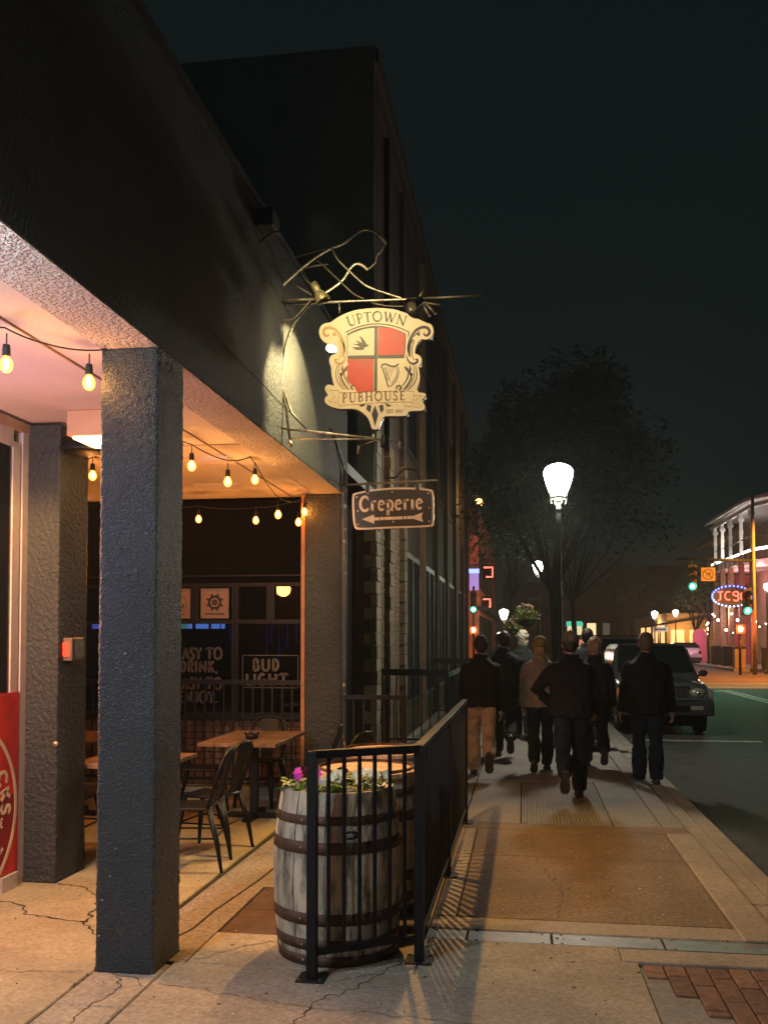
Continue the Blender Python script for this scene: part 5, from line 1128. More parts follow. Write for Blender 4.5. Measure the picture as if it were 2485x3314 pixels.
# ------------------------------------------------------------------ foliage
def leafmat(name, col):
    return mat(name, col, .95, var=.45, scale=1.3, bump=0, lo=.3, hi=.7, spec=.06)
M['leafA'] = leafmat('street_tree_leaf', (.035, .060, .040)); M['leafB'] = leafmat('lit_tree_leaf', (.04, .06, .02))
M['bark'] = mat('tree_bark', (.02, .016, .013), .9, var=.4, scale=12, bump=.9, bscale=30, bdist=.02, stretch=(1, 1, .3))
def tree(label, x, y, h, r, trunk_h, n=5200, seed=1, leaf='leafA', ls=.16, grp='street trees', rz=None):
    random.seed(seed); t = thing('street_tree', label, 'tree', (x, y, 0), group=grp); rz = rz or r
    b = MB(); top = Vector((x + random.uniform(-.2, .2), y, trunk_h)); tr = .035 * h ** .8 * .5
    b.tube([(x, y, 0), (x + .02, y, .3), (x - .03, y, trunk_h * .5), tuple(top)], [tr * 1.5, tr * 1.1, tr, tr * .85], 10)
    cz = trunk_h + (h - trunk_h) * .5; C_ = Vector((x, y, cz)); hubs = []
    for i in range(16):
        a = random.uniform(0, 6.28); e = random.uniform(-.5, 1.2); d = Vector((cos(a) * cos(e) * r, sin(a) * cos(e) * r, sin(e) * (h - trunk_h) * .5)) * random.uniform(.45, .92)
        q = C_ + d; mid = top.lerp(q, .5) + Vector((0, 0, -.1 * h * random.random() * .5)); b.tube([tuple(top - Vector((0, 0, .1))), tuple(mid), tuple(q)], [tr * .5, tr * .28, tr * .08], 6); hubs.append((q, random.uniform(.30, .55) * r))
    b.build('trunk', M['bark'], t)
    b = MB()
    for i in range(n):
        q, rr = random.choice(hubs); v = Vector((random.gauss(0, 1), random.gauss(0, 1), random.gauss(0, .75))); v = v.normalized() * rr * random.random() ** .62
        p = q + v; u = Vector((random.gauss(0, 1), random.gauss(0, 1), random.gauss(0, .5))).normalized(); w = basis(u)[0]; s_ = ls * random.uniform(.7, 1.7)
        b.add([p - u * s_ * .5, p + w * s_ * .28, p + u * s_ * .5, p - w * s_ * .28], [(0, 1, 2, 3)])
    b.build('crown', M[leaf], t, fixn=False); return t
tree('broad dark street tree behind the second lamp, over the pavement', .9, 25.5, 9.0, 2.5, 3.0, 15000, 3, ls=.18)
tree('dark street tree right of the tall lamp, hanging over the parked vehicles', 2.0, 36.0, 9.5, 3.8, 3.2, 9000, 4, rz=3)
tree('tall dark tree far down the left pavement', -.4, 33.0, 8.5, 2.4, 3.2, 7000, 5)
tree('small street tree in front of the corner gallery, thin black trunk', 11.9, 62.5, 6.4, 2.2, 2.8, 4500, 6, 'leafB', .2)
tree('bushy street tree left of the corner gallery by the pink car', 12.3, 69, 5.8, 2.2, 2.2, 4500, 7, 'leafB', .2)
tree('distant round tree behind the lamps across the intersection', 9.0, 82, 8.5, 3.4, 3, 3000, 8, 'leafB', .35)
tree('dark distant tree closing the end of the street', 5.5, 84, 9.5, 4.2, 3, 3500, 9, 'leafA', .4)
def basket(label, x, y, z, r, seed):
    random.seed(seed); t = thing('flower_basket', label, 'hanging basket', (x, y, z), group='hanging flower baskets')
    MB().lathe([(.0, -r * .55), (r * .5, -r * .4), (r * .75, 0), (r * .7, .02), (0, .02)], (x, y, z), 16).build('basket', M['bark'], t)
    MB().tube([(x, y, z), (x, y, z + r * 1.5)], .012, 5).tube([(x, y, z + r * 1.5), (.50, y, z + r * 1.6)] if abs(x - .5) < .8 else [(x, y, z + r * 1.5), (x + .4, y, z + r * 1.5)], .015, 5).build('hook', M['blackmetal'], t)
    b = MB()
    for i in range(900):
        v = Vector((random.gauss(0, 1), random.gauss(0, 1), random.gauss(0, .7))).normalized() * r * random.uniform(.5, 1.1); p = Vector((x, y, z + .08)) + v; u = Vector((random.gauss(0, 1), random.gauss(0, 1), random.gauss(0, 1))).normalized(); w = basis(u)[0]; s_ = .07
        b.add([p - u * s_ * .5, p + w * s_ * .3, p + u * s_ * .5, p - w * s_ * .3], [(0, 1, 2, 3)])
    b.build('foliage', M['leafg'], t, fixn=False)
    b = MB()
    for i in range(26):
        a = random.uniform(0, 6.28); e = random.uniform(-.2, 1.3); p = Vector((x, y, z + .1)) + Vector((cos(a) * cos(e), sin(a) * cos(e), sin(e) * .9)) * r * 1.05; b.ball(tuple(p), .05, 6, sc=(1, 1, .6))
    b.build('bloom', mat('pale_pink_bloom_%d' % seed, (.75, .45, .42), .6, bump=0), t)
basket('hanging flower basket with pale pink blooms on the second street lamp', .10, 29.9, 2.25, .42, 1)
basket('smaller hanging flower basket lower and left of the lamp post', -.30, 31.5, 1.95, .30, 2)

# ------------------------------------------------------------------ traffic signals
M['sighouse'] = mat('dark_signal_housing', (.03, .028, .015), .5, bump=.1)
M['lens_off_r'] = mat('unlit_red_lens', (.12, .01, .01), .3, bump=0); M['lens_off_y'] = mat('unlit_amber_lens', (.14, .07, .01), .3, bump=0)
M['lens_g'] = emit('green_lens_core', (.55, 1.0, .85), 40); M['lens_gr'] = emit('green_lens', (.02, .9, .52), 2.6); M['lens_r'] = emit('red_lens', (1.0, .12, .04), 30)
def signal(label, x, y, z, e=260, grp='green traffic lights'):
    t = thing('traffic_light', label, 'traffic light', (x, y, z), group=grp)
    MB().box(x - .19, x + .19, y, y + .2, z - .22, z + 1.0).build('housing', M['sighouse'], t, bevel=.02)
    for k, mm in enumerate(('lens_g', 'lens_off_y', 'lens_off_r')):
        ln_ = MB().lathe([(.0, -.03), (.08, -.025), (.165, 0)], (x, y - .004, z + k * .37), 20, axis='y').build('lens', M['lens_gr' if k == 0 else mm], t)
        if k == 0: MB().lathe([(.0, -.045), (.05, -.040), (.075, -.028)], (x, y - .006, z), 16, axis='y').build('hot_spot', M['lens_g'], ln_)
        MB().lathe([(.155, .0), (.16, -.22)], (x, y, z + k * .37), 18, axis='y', a0=radians(-20), a1=radians(200)).build('visor', M['sighouse'], t)
    lightpt('green_signal_light', (x, y - .35, z), e, (.05, 1.0, .55), .14, typ='SPOT', spot_size=radians(76), spot_blend=.9, aim=(x * .55 + 1.4, 12, .6))
    return t
signal('green traffic light on the left, above the red hand signal', -2.72, 52.2, 3.28, 500)
signal('green traffic light on the mast arm, beside the no turn sign', 7.70, 44, 4.04, 650)
signal('green traffic light low on the mast pole at the far right', 10.07, 43.9, 2.91, 500)
tp = thing('signal_pole', 'slim dark pole carrying the left green signal', 'pole', (-2.72, 52.6, 0))
MB().tube([(-2.72, 52.55, 0), (-2.72, 52.55, 4.6)], .07, 10).build('post', M['blackmetal'], tp)
mp_ = thing('signal_mast', 'pale mast pole with long arm over the right side of the road', 'pole', (10.45, 44.3, 0))
MB().tube([(10.45, 44.3, 0), (10.45, 44.3, 8.2)], [.10, .07], 12).build('post', M['conc_far'], mp_)
MB().tube([(10.45, 44.3, 5.2), (7.0, 44.3, 5.35)], [.08, .05], 10).build('arm', M['blackmetal'], mp_); MB().tube([(7.7, 44.2, 5.3), (7.7, 44.2, 5.0)], .03).build('hanger', M['blackmetal'], mp_); MB().tube([(10.4, 44.2, 4.0), (10.1, 44.1, 3.9)], .03).build('hanger', M['blackmetal'], mp_)
for (x, y, z, lb) in ((-2.72, 52.15, 2.12, 'red pedestrian signal under the left green light'), (9.77, 43.9, 2.07, 'orange red pedestrian signal at the far right corner')):
    t = thing('pedestrian_signal', lb, 'pedestrian signal', (x, y, z), group='pedestrian signals')
    MB().box(x - .22, x + .22, y, y + .2, z - .22, z + .22).build('housing', M['sighouse'], t, bevel=.01)
    b = MB(); PL = Lay((x, y - .004, z), (1, 0, 0), (0, 0, 1), (0, -1, 0)); b.prism([(-.10, -.12), (.08, -.12), (.10, 0), (.14, .06), (.10, .08), (.07, .04), (.06, .15), (.02, .15), (.02, .05), (-.0, .16), (-.04, .16), (-.03, .05), (-.08, .14), (-.11, .12), (-.08, .0)], lambda a_, c_, d: PL.p(a_, c_, -d), .002)
    b.build('hand_symbol', M['lens_r'], t); lightpt('red_signal_light', (x, y - .3, z), 160, (1, .12, .04), .1)
MB().tube([(9.77, 44.1, 0), (9.77, 44.1, 2.0)], .06, 10).build('post', M['blackmetal'], bpy.data.objects['pedestrian_signal.001'])
ns = thing('no_turn_sign', 'square no turn sign on the mast arm beside the green light', 'road sign', (8.4, 44, 4.6))
MB().box(8.10, 8.72, 44.05, 44.08, 4.28, 4.90).build('plate', mat('sign_plate', (.30, .26, .17), .5, bump=0), ns, bevel=.004)
NL = Lay((8.41, 44.049, 4.59), (1, 0, 0), (0, 0, 1), (0, -1, 0)); b = MB(); ribbon(b, NL, arc(0, 0, .23, .23, 0, 360, 24), .05, th=.003); ribbon(b, NL, [(-.16, .16), (.16, -.16)], .05, th=.003); ribbon(b, NL, [(-.06, -.15), (-.06, .04), (.08, .04)], .05, th=.003); ribbon(b, NL, [(.04, .12), (.12, .04), (.04, -.04)], .04, th=.003); b.build('symbol', M['ink'], ns)
MB().tube([(8.41, 44.12, 4.3), (8.41, 44.2, 5.3)], .025).build('bracket', M['blackmetal'], ns)

# ------------------------------------------------------------------ gallery building on the far right corner
gb = thing('gallery_building', 'two storey corner building with white posted balcony and rounded corner', 'building', (14, 56, 0))
gp = [(12.2, 63.0), (12.2, 52.5)] + [(16.2 - 4 * cos(a), 52.5 - 4 * sin(a)) for a in [radians(q) for q in range(15, 91, 15)]] + [(30, 48.5)]
def inset(P, d):
    out_ = []
    for i, p in enumerate(P):
        a = Vector(P[max(0, i - 1)]); c = Vector(P[min(len(P) - 1, i + 1)]); t = (c - a).normalized(); out_.append((p[0] - t.y * d * -1 * -1, p[1] + t.x * d) if False else (p[0] - t.y * d, p[1] + t.x * d))
    return out_
def sweep(b, P, d0, d1, z0, z1, m=0):
    A, B = inset(P, d0), inset(P, d1); vs = []
    for (a, c) in zip(A, B): vs += [(a[0], a[1], z0), (a[0], a[1], z1), (c[0], c[1], z1), (c[0], c[1], z0)]
    fs = []
    for i in range(len(P) - 1):
        for q in range(4): fs.append((i * 4 + q, i * 4 + (q + 1) % 4, (i + 1) * 4 + (q + 1) % 4, (i + 1) * 4 + q))
    fs += [(3, 2, 1, 0), tuple((len(P) - 1) * 4 + q for q in range(4))]
    b.add(vs, fs, m); return b
M['gwhite'] = mat('white_gallery_paint', (.62, .62, .57), .55, var=.2, scale=2, bump=.1); M['gwall'] = mat('cream_ground_wall', (.26, .19, .12), .7, var=.25, scale=2, bump=.2)
M['gpink'] = mat('pink_painted_wall', (.48, .10, .15), .7, var=.2, scale=2, bump=.1); M['groof'] = mat('gallery_roof_metal', (.30, .26, .27), .5, metal=.2, var=.2)
sweep(MB(), gp, -.35, 3.2, 9.12, 9.22).build('roof', M['groof'], gb); sweep(MB(), gp, -.38, -.26, 9.0, 9.16).build('gutter', M['gwhite'], gb); sweep(MB(), gp, -.02, .12, 8.7, 8.92).build('beam', M['gwhite'], gb)
sweep(MB(), gp, .0, 3.2, 5.85, 6.0).build('balcony_floor', M['gwhite'], gb); sweep(MB(), gp, -.06, .0, 5.85, 6.34).build('balcony_fascia', M['gwhite'], gb)
sweep(MB(), gp, .02, .08, 6.36, 6.50).build('light_strip', emit('white_led_strip', (1.0, .96, .90), 6), gb); sweep(MB(), gp, .0, .05, 7.15, 7.19).build('hand_rail', M['darkframe'], gb)
sweep(MB(), gp, 3.2, 3.4, 6.0, 9.1).build('upper_wall', mat('dark_upper_wall', (.07, .05, .045), .8), gb); sweep(MB(), gp, 2.6, 2.8, 0, 5.85).build('lower_wall', M['gwall'], gb)
postpts = [(12.2, 61.5), (12.2, 59.4), (12.2, 57.2), (12.2, 54.5), (12.2, 51.9), (13.37, 49.67), (16.2, 48.5), (20, 48.5), (24, 48.5)]
for k, (x, y) in enumerate(postpts):
    MB().box(x - .09, x + .09, y - .09, y + .09, 6.35, 8.7).build('post', M['gwhite'], gb); MB().box(x - .16, x + .16, y - .16, y + .16, 8.25, 8.40).build('capital', M['gwhite'], gb); MB().box(x - .13, x + .13, y - .13, y + .13, 7.6, 7.68).build('collar', M['gwhite'], gb)
    MB().tube([(x, y + .1, 8.0), (x, y + .45, 8.4), (x, y + .85, 8.68)], .04, 6).build('bracket', M['gwhite'], gb)
    MB().box(x - .07, x - .065 + .07, y - .05, y + .05, 5.9, 6.3).build('fascia_rib', M['darkframe'], gb)
    MB().box(x - .14, x + .14, y - .14, y + .14, 0, 5.85).build('lower_post', M['gwall'], gb)
for x, y in ((12.16, 58.3), (12.16, 60.4), (12.16, 55.8), (12.16, 53.2)): MB().box(x - .06, x, y - .04, y + .04, 5.9, 6.3).build('fascia_rib', M['darkframe'], gb)
MB().box(14.6, 40, 52, 80, 9.1, 9.3).build('roof', M['groof'], gb)
MB().add([(14, 50, 9.22), (40, 50, 9.22), (40, 80, 9.22), (14, 80, 9.22), (20, 56, 13.0), (34, 56, 13.0), (34, 74, 13.0), (20, 74, 13)], [(0, 1, 5, 4), (1, 2, 6, 5), (2, 3, 7, 6), (3, 0, 4, 7), (4, 5, 6, 7)]).build('roof', mat('dark_hip_roof', (.05, .035, .04), .8), gb)
for i, y in enumerate((53.5, 56.3, 59.0, 61.6)):
    f = MB().box(14.93, 15.0, y, y + 1.3, .2, 3.4).build('door', M['gpink' if i % 2 else 'gwhite'], gb); MB().box(14.90, 14.925, y + .2, y + 1.1, 1.0, 3.0).build('pane', emit('lit_door_pane_%d' % i, (1.0, .55, .35), .9), f)
MB().box(14.85, 15.0, 51.2, 53.2, 0, 5.8).build('pink_wall', M['gpink'], gb); MB().box(12.5, 14.9, 63.3, 63.5, 0, 5.8).build('end_wall', M['gpink'], gb)
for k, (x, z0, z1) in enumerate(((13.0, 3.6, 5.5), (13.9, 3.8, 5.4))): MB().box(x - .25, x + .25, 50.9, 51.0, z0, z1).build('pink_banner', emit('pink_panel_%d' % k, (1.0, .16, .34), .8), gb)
op = tag(MB().box(12.6, 15.6, 49.6, 49.75, 2.3, 3.1).build('menu_panel', emit('orange_panel', (1.0, .20, .04), 2.2)), 'glowing orange red panel under the corner gallery', 'light panel')
for (x, y, z, e, c) in ((13.4, 60, 5.0, 110, (1, .35, .45)), (13.6, 56, 5.2, 110, (1, .45, .40)), (13.8, 51.8, 5.0, 120, (1, .25, .40)), (14.0, 49.3, 3.6, 160, (1, .36, .14)), (18, 49.6, 5, 300, (1, .5, .25)), (12.9, 58, 7.0, 170, (1, .9, .8)), (13.4, 52.5, 7.0, 170, (1, .85, .8)), (11.6, 57, 3.2, 220, (1, .6, .45))): lightpt('gallery_light', (x, y, z), e, c, .15)
lightpt('gallery_light', (10.6, 61.5, 3.0), 150, (1, .32, .60), .15)
M['minibulb'] = emit('small_white_bulb', (1.0, .85, .65), 26)
fl = thing('festoon_lights', 'white festoon bulbs strung under the corner gallery', 'string lights', (12.3, 55, 3))
random.seed(4)
P = [(12.0, 63, 2.6), (12.1, 60, 3.1), (12.3, 57.5, 2.5), (12.1, 54.5, 3.2), (12.6, 51.5, 2.3), (14, 48.9, 2.7), (16.5, 48.2, 2.3), (19.5, 48.2, 2.8)]
MB().tube(P, .012, 4).build('wire', M['rubber'], fl)
for i in range(len(P) - 1):
    for k in range(5):
        q = Vector(P[i]).lerp(Vector(P[i + 1]), (k + .3) / 5) + Vector((random.uniform(-.5, .9), random.uniform(-.6, .6), random.uniform(-.9, .35))); MB().ball(tuple(q), random.choice((.035, .05, .075)), 8).build('bulb', M['minibulb'], fl)
wc = thing('string_lights', 'curtain of white bulbs at the door left of the corner gallery', 'string lights', (12.3, 64.4, 1))
for k in range(7): MB().ball((12.15, 63.9, .5 + k * .36), .06, 8).build('bulb', M['minibulb'], wc)
for k, (x, y) in enumerate(((11.8, 59.5), (11.9, 57.0), (11.9, 54.0), (12.6, 50.5), (11.6, 52.6))):
    t = thing('trash_bin', 'dark square litter bin under the gallery, number %d from its far end' % (k + 1), 'litter bin', (x, y, 0), group='litter bins under the gallery')
    t['label'] = ['dark litter bin at the far end under the gallery', 'dark litter bin between the two furthest gallery posts', 'dark litter bin at the middle of the gallery side', 'wide dark planter box at the rounded gallery corner', 'brown wooden planter box beside the middle gallery posts'][k]
    MB().cbox(x - .28, x + .28, y - .28, y + .28, .04, 1.1, .03).build('body', M['blackmetal' if k < 4 else 'gwall'], t); MB().cbox(x - .32, x + .32, y - .32, y + .32, 1.1, 1.2, .04).build('lid', M['blackmetal'], t)
pk = thing('pink_pillar', 'pink arched pillar between the two thin tree trunks', 'pillar', (12.0, 66, 0))
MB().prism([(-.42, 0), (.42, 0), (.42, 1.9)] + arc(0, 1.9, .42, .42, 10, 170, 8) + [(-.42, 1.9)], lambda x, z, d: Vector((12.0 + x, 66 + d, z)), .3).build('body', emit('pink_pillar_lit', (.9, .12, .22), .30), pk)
for k in range(12):
    x = 13.0 + (k % 4) * 1.1; y = 47.4 - (k // 4) * .9
    if k < 8: pass
tb = railing('dark railing of the terrace at the far right corner', [(12.6, 48.0), (17.5, 47.6), (22, 47.6)], 1.05, .0, 1, .16, [(12.6, 48.0), (17.5, 47.6)], bar=.014, plates=False)
# oval neon sign, blue rim of bulbs and red strokes
ov = thing('oval_neon_sign', 'oval neon sign with a rim of blue bulbs and red lettering on the gallery', 'neon sign', (11.2, 51, 3.9))
OL = Lay((10.92, 51, 3.88), (1, 0, 0), (0, 0, 1), (0, -1, 0))
MB().prism(arc(0, 0, 1.02, .56, 0, 350, 35), lambda x, y, d: OL.p(x, y, -d), .15).build('backing', mat('dark_blue_backing', (.02, .02, .06), .5), ov)
M['bb'] = emit('blue_bulb', (.08, .16, 1.0), 7); M['bw'] = emit('bluewhite_bulb', (.4, .6, 1.0), 5); M['rn'] = emit('red_neon_lettering', (1.0, .09, .06), 5)
for k in range(30):
    a = 2 * pi * k / 30; MB().ball(OL.p(1.0 * cos(a), .54 * sin(a), .03), .05, 8).build('bulb', M['bw' if 16 < k < 28 else 'bb'], ov)
for P in ([(-.72, .22), (-.45, .24)], [(-.58, .23), (-.58, -.18), (-.7, -.22)], arc(-.18, .02, .17, .22, 60, 300, 10), arc(.2, .12, .14, .12, -60, 200, 8) + arc(.2, -.12, .14, .13, 90, -150, 8), arc(.62, .0, .17, .24, 40, 320, 12)):
    MB().tube([OL.p(x, y, .03) for x, y in P], .035, 6).build('neon_stroke', M['rn'], ov)
MB().tube([OL.p(.9, .3, -.1), OL.p(1.35, .35, -.1)], .04).build('bracket', M['blackmetal'], ov)
# yellow lit shop with awning and further facades
ys = thing('lit_shop', 'yellow lit low shop with a sloping pale awning beyond the pink car', 'building', (13, 80, 0))
MB().box(11.0, 22, 74, 95, 0, 3.6).build('wall', mat('yellow_shop_wall', (.45, .28, .12), .7), ys)
MB().add([(9.4, 73.6, 2.45), (14.6, 73.6, 3.35), (14.6, 75.2, 3.5), (9.4, 75.2, 2.6)], [(0, 1, 2, 3)]).tube([(9.4, 73.6, 0), (9.4, 73.6, 2.45)], .06, 6).tube([(13.0, 73.6, 0), (13.0, 73.6, 3.1)], .06, 6).build('awning', M['gwall'], ys)
for k in range(4): MB().box(10.98, 11.0, 75 + k * 4, 77.5 + k * 4, .8, 2.6).build('window', emit('shop_window_%d' % k, (1.0, .52, .18), 1.6), ys)
for x0, x1 in ((11.3, 12.3), (12.7, 13.9)): MB().box(x0, x1, 73.95, 73.99, .9, 2.3).build('window', emit('shop_front_%d' % int(x0), (1.0, .50, .18), 1.5), ys)
lightpt('shop_light', (12, 72.5, 2.2), 220, (1.0, .58, .22), .2); lightpt('shop_light', (10.5, 78, 2.8), 180, (1.0, .6, .3), .2)
fe = thing('far_building', 'dark building closing the street with small lit windows', 'building', (6, 100, 0))
MB().box(-2, 9.6, 98, 108, 0, 7.5).build('wall', M['brick_far'], fe)
for x, z, w_, h_, c, s_ in ((4.5, 2.9, 1.7, .5, (.1, .9, .6), .7), (4.6, 2.0, 1.5, .9, (.9, .75, .4), 1.0), (4.9, .8, 1.2, .7, (1, .25, .15), .8), (6.6, 2.0, .9, 1.2, (1, .72, .35), 1.3), (8.2, 2.0, .7, 1.2, (.5, .5, .4), .12), (-.8, 2.2, .8, 1.0, (1, .6, .3), .6)):
    MB().box(x, x + w_, 97.93, 97.97, z, z + h_).build('window', emit('far_window_%d' % int(x * 10 + z), c, s_), fe)
ow = thing('one_way_sign', 'small pale one way sign on a pole beyond the intersection', 'road sign', (9.3, 66, 0))
MB().box(8.9, 9.9, 66, 66.03, 2.1, 2.45).build('plate', M['white'], ow); MB().tube([(9.4, 66.06, 0), (9.4, 66.06, 2.5)], .035).build('post', M['blackmetal'], ow)
OW = Lay((9.4, 65.998, 2.275), (1, 0, 0), (0, 0, 1), (0, -1, 0)); b = MB(); b.prism([(-.40, 0), (-.22, .12), (-.22, .05), (.38, .05), (.38, -.05), (-.22, -.05), (-.22, -.12)], lambda x, y, d: OW.p(x, y, .003 - d), .003); b.build('arrow', M['ink'], ow)
hl = thing('brick_facade', 'row of dark brick facades on the right beyond the shop', 'building', (16, 110, 0))
MB().box(12.2, 30, 96, 190, 0, 9).build('wall', M['brick_far'], hl)
for k in range(8): MB().box(12.15, 12.2, 98 + k * 8, 101 + k * 8, 1, 3).build('window', M['win_far'], hl)
# warm light over the intersection from the lamp on its right corner
wl_ = thing('sodium_lamp', 'tall orange sodium street light off the right side of the intersection', 'street lamp', (17, 40, 0))
MB().tube([(17, 38, 0), (17, 38, 7.8), (16.4, 38.2, 8.2), (15.2, 38.6, 8.3)], [.1, .07, .06, .05], 10).build('post', M['postmetal'], wl_); MB().ball((15.0, 38.7, 8.2), .2, 12, sc=(1.6, 1, .6)).build('head', emit('sodium_head', (1, .5, .15), 40), wl_)
lightpt('sodium_light', (13.6, 41, 7.4), 15000, (1.0, .30, .03), .2, typ='SPOT', spot_size=radians(110), spot_blend=.3, aim=(9.5, 43.5, 0))
# ------------------------------------------------------------------ people
def sx0(v): return .018 * (1 if v.x > 0 else -1)
def remeshed(b, name, mats, parent, voxel=.014, wr=0, wsc=14, seed=0, world=False, post=None):
    me = bpy.data.meshes.new('tmp'); me.from_pydata([tuple(v) for v in b.v], [], b.f); me.update()
    bm = bmesh.new(); bm.from_mesh(me); bmesh.ops.recalc_face_normals(bm, faces=bm.faces); bm.to_mesh(me); bm.free()
    o = bpy.data.objects.new('tmp', me); COL.objects.link(o)
    r = o.modifiers.new('r', 'REMESH'); r.mode = 'VOXEL'; r.voxel_size = voxel; r.use_smooth_shade = True
    s_ = o.modifiers.new('s', 'SMOOTH'); s_.factor = .5; s_.iterations = 2
    bpy.context.view_layer.update()
    m2 = bpy.data.meshes.new_from_object(o.evaluated_get(bpy.context.evaluated_depsgraph_get()))
    bpy.data.objects.remove(o); bpy.data.meshes.remove(me)
    if wr:
        off = Vector((seed * 3.1, seed * 1.7, seed * .9)); ns_ = [v.normal.copy() for v in m2.vertices]
        for v, n_ in zip(m2.vertices, ns_):
            c = v.co; q = Vector((c.x * wsc * .7, c.y * wsc * .7, c.z * wsc)) + off
            f = noise.noise(q) + .5 * noise.noise(q * 2.2); f = (1 - abs(f)) * 2 - 1.2
            v.co = c + n_ * f * wr
    m2.materials.clear()
    for q in (mats if isinstance(mats, list) else [mats]): m2.materials.append(q)
    for p in m2.polygons: p.use_smooth = True
    if post: post(m2)
    m2.name = name; ob = bpy.data.objects.new(name, m2); COL.objects.link(ob); ob.parent = parent; return ob
def loft(b, secs, n=16, e=2.3):
    # secs: (centre, rx, ry) in planes parallel to the ground
    vs = []
    for c, rx, ry in secs:
        for j in range(n):
            a = 2 * pi * j / n; ca, sa = cos(a), sin(a); vs.append((c[0] + rx * math.copysign(abs(ca) ** (2 / e), ca), c[1] + ry * math.copysign(abs(sa) ** (2 / e), sa), c[2]))
    fs = [tuple(reversed(range(n)))] + [tuple((len(secs) - 1) * n + j for j in range(n))]
    for i in range(len(secs) - 1):
        for j in range(n): fs.append((i * n + j, i * n + (j + 1) % n, (i + 1) * n + (j + 1) % n, (i + 1) * n + j))
    return b.add(vs, fs)
def cloth(name, col, rough=.85): return mat(name, col, rough, var=.3, scale=7, bump=.5, bscale=220, bdist=.0015, spec=.2)
M['skin'] = mat('skin', (.42, .24, .17), .5, var=.12, scale=8, bump=.1)
M['shoe'] = mat('dark_shoe_leather', (.018, .016, .015), .5, bump=.2); M['sole'] = mat('shoe_sole', (.05, .045, .04), .8, bump=.3)
def person(label, x, y, H, legs, arms, jk, tr, hair, z=0, rz=0, hem=.80, yaw=0, pitch=0, cap=None, wide=1.0, hairlen=0, seed=1, neck=1, messy=.008, hood=False, coat=False):
    s = H / 1.76; t = thing('person', label, 'person', (x, y, z), rz); t.scale = (s, s, s)
    J = {}
    for i, (a, k) in enumerate(legs):
        sx_ = -1 if i == 0 else 1; hip = Vector((sx_ * .085, 0, 0)); kn = hip + Vector((sx_ * .01, sin(a), -cos(a))) * .44; an = kn + Vector((0, sin(a - k), -cos(a - k))) * .42
        J[i] = [hip, kn, an, a - k]
    def foot(i):
        hip, kn, an, ph = J[i]; f = max(-1.1, min(0, ph + .12)) if legs[i][1] > .25 else 0.0
        fd = Vector((0, cos(f), sin(f))); ud = Vector((0, -sin(f), cos(f))); return fd, ud
    low = min(min((J[i][2] - foot(i)[1] * .085 - foot(i)[0] * .06).z, (J[i][2] - foot(i)[1] * .085 + foot(i)[0] * .18).z) for i in (0, 1))
    hz = -low; up = Vector((0, 0, hz))
    for i in (0, 1): J[i][:3] = [q + up for q in J[i][:3]]
    P_ = Vector((0, 0, hz))
    sh_z = hz + .50; lean = .05
    # arms
    A = []
    for i, (sw, outw, el) in enumerate(arms):
        sx_ = -1 if i == 0 else 1; sh = Vector((sx_ * .178 * wide, lean, sh_z - .06)); d = Vector((sx_ * sin(outw), sin(sw) * cos(outw), -cos(sw) * cos(outw))); elb = sh + d * .29
        d2 = Vector((sx_ * sin(outw - el * (.9 if outw > .35 else .15)), sin(sw + el * (.35 if outw > .35 else 1)), -cos(sw + el * .8))).normalized(); wr_ = elb + d2 * .25; A.append((sh, elb, wr_, d2))
    # body: one continuous surface
    b = MB()
    for i in (0, 1): hip, kn, an, ph = J[i]; b.tube([hip + Vector((0, 0, .04)), hip.lerp(kn, .4), kn, kn.lerp(an, .35), an], [.078, .07, .050, .052, .036], 12)
    loft(b, [((0, 0, hz - .06), .13, .09), ((0, .0, hz + .04), .155, .105), ((0, .01, hz + .16), .135, .09), ((0, .02, hz + .32), .155, .10), ((0, .035, hz + .44), .175, .095), ((0, .045, hz + .515), .12, .07)])
    for sh, elb, wr_, d2 in A: b.tube([sh, sh.lerp(elb, .5), elb, elb.lerp(wr_, .4), wr_], [.052, .046, .038, .036, .025], 10)
    hc = Vector((0, lean + .035, hz + .685)); Rh = Matrix.Rotation(yaw, 3, 'Z') @ Matrix.Rotation(pitch, 3, 'X')
    hp = lambda v: hc + Rh @ Vector(v)
    b.tube([(0, lean, hz + .46), (0, lean + .01, hz + .56), tuple(hp((0, -.015, -.06)))], [.062, .055, .055], 12)
    hb = MB(); hb.ball((0, -.005, .02), .098, 16, sc=(.80, 1.0, 1.1)); hb.ball((0, .02, -.045), .068, 14, sc=(.85, 1.0, .95)); hb.tube([(0, .085, .02), (0, .112, -.022), (0, .088, -.035)], [.008, .016, .010], 8); hb.ball((0, .075, -.062), .028, 8, sc=(1.1, .8, .6)); hb.ball((0, .078, -.09), .022, 8)
    for q in (-1, 1): hb.ball((q * .083, -.005, -.005), .03, 10, sc=(.35, .75, 1.1)); hb.ball((q * .032, .083, .012), .017, 8, sc=(1.2, .5, .5))
    hb.v = [tuple(hp(v)) for v in hb.v]; b.add(hb.v, hb.f)
    for (sh, elb, wr_, d2) in A: b.tube([wr_, wr_ + d2 * .045, wr_ + d2 * .09], [.025, .034, .026], 8, flat=.62)
    body = remeshed(b, 'body', [M['skin']], t, .013)
    # fingers rooted in the palms
    fb = MB()
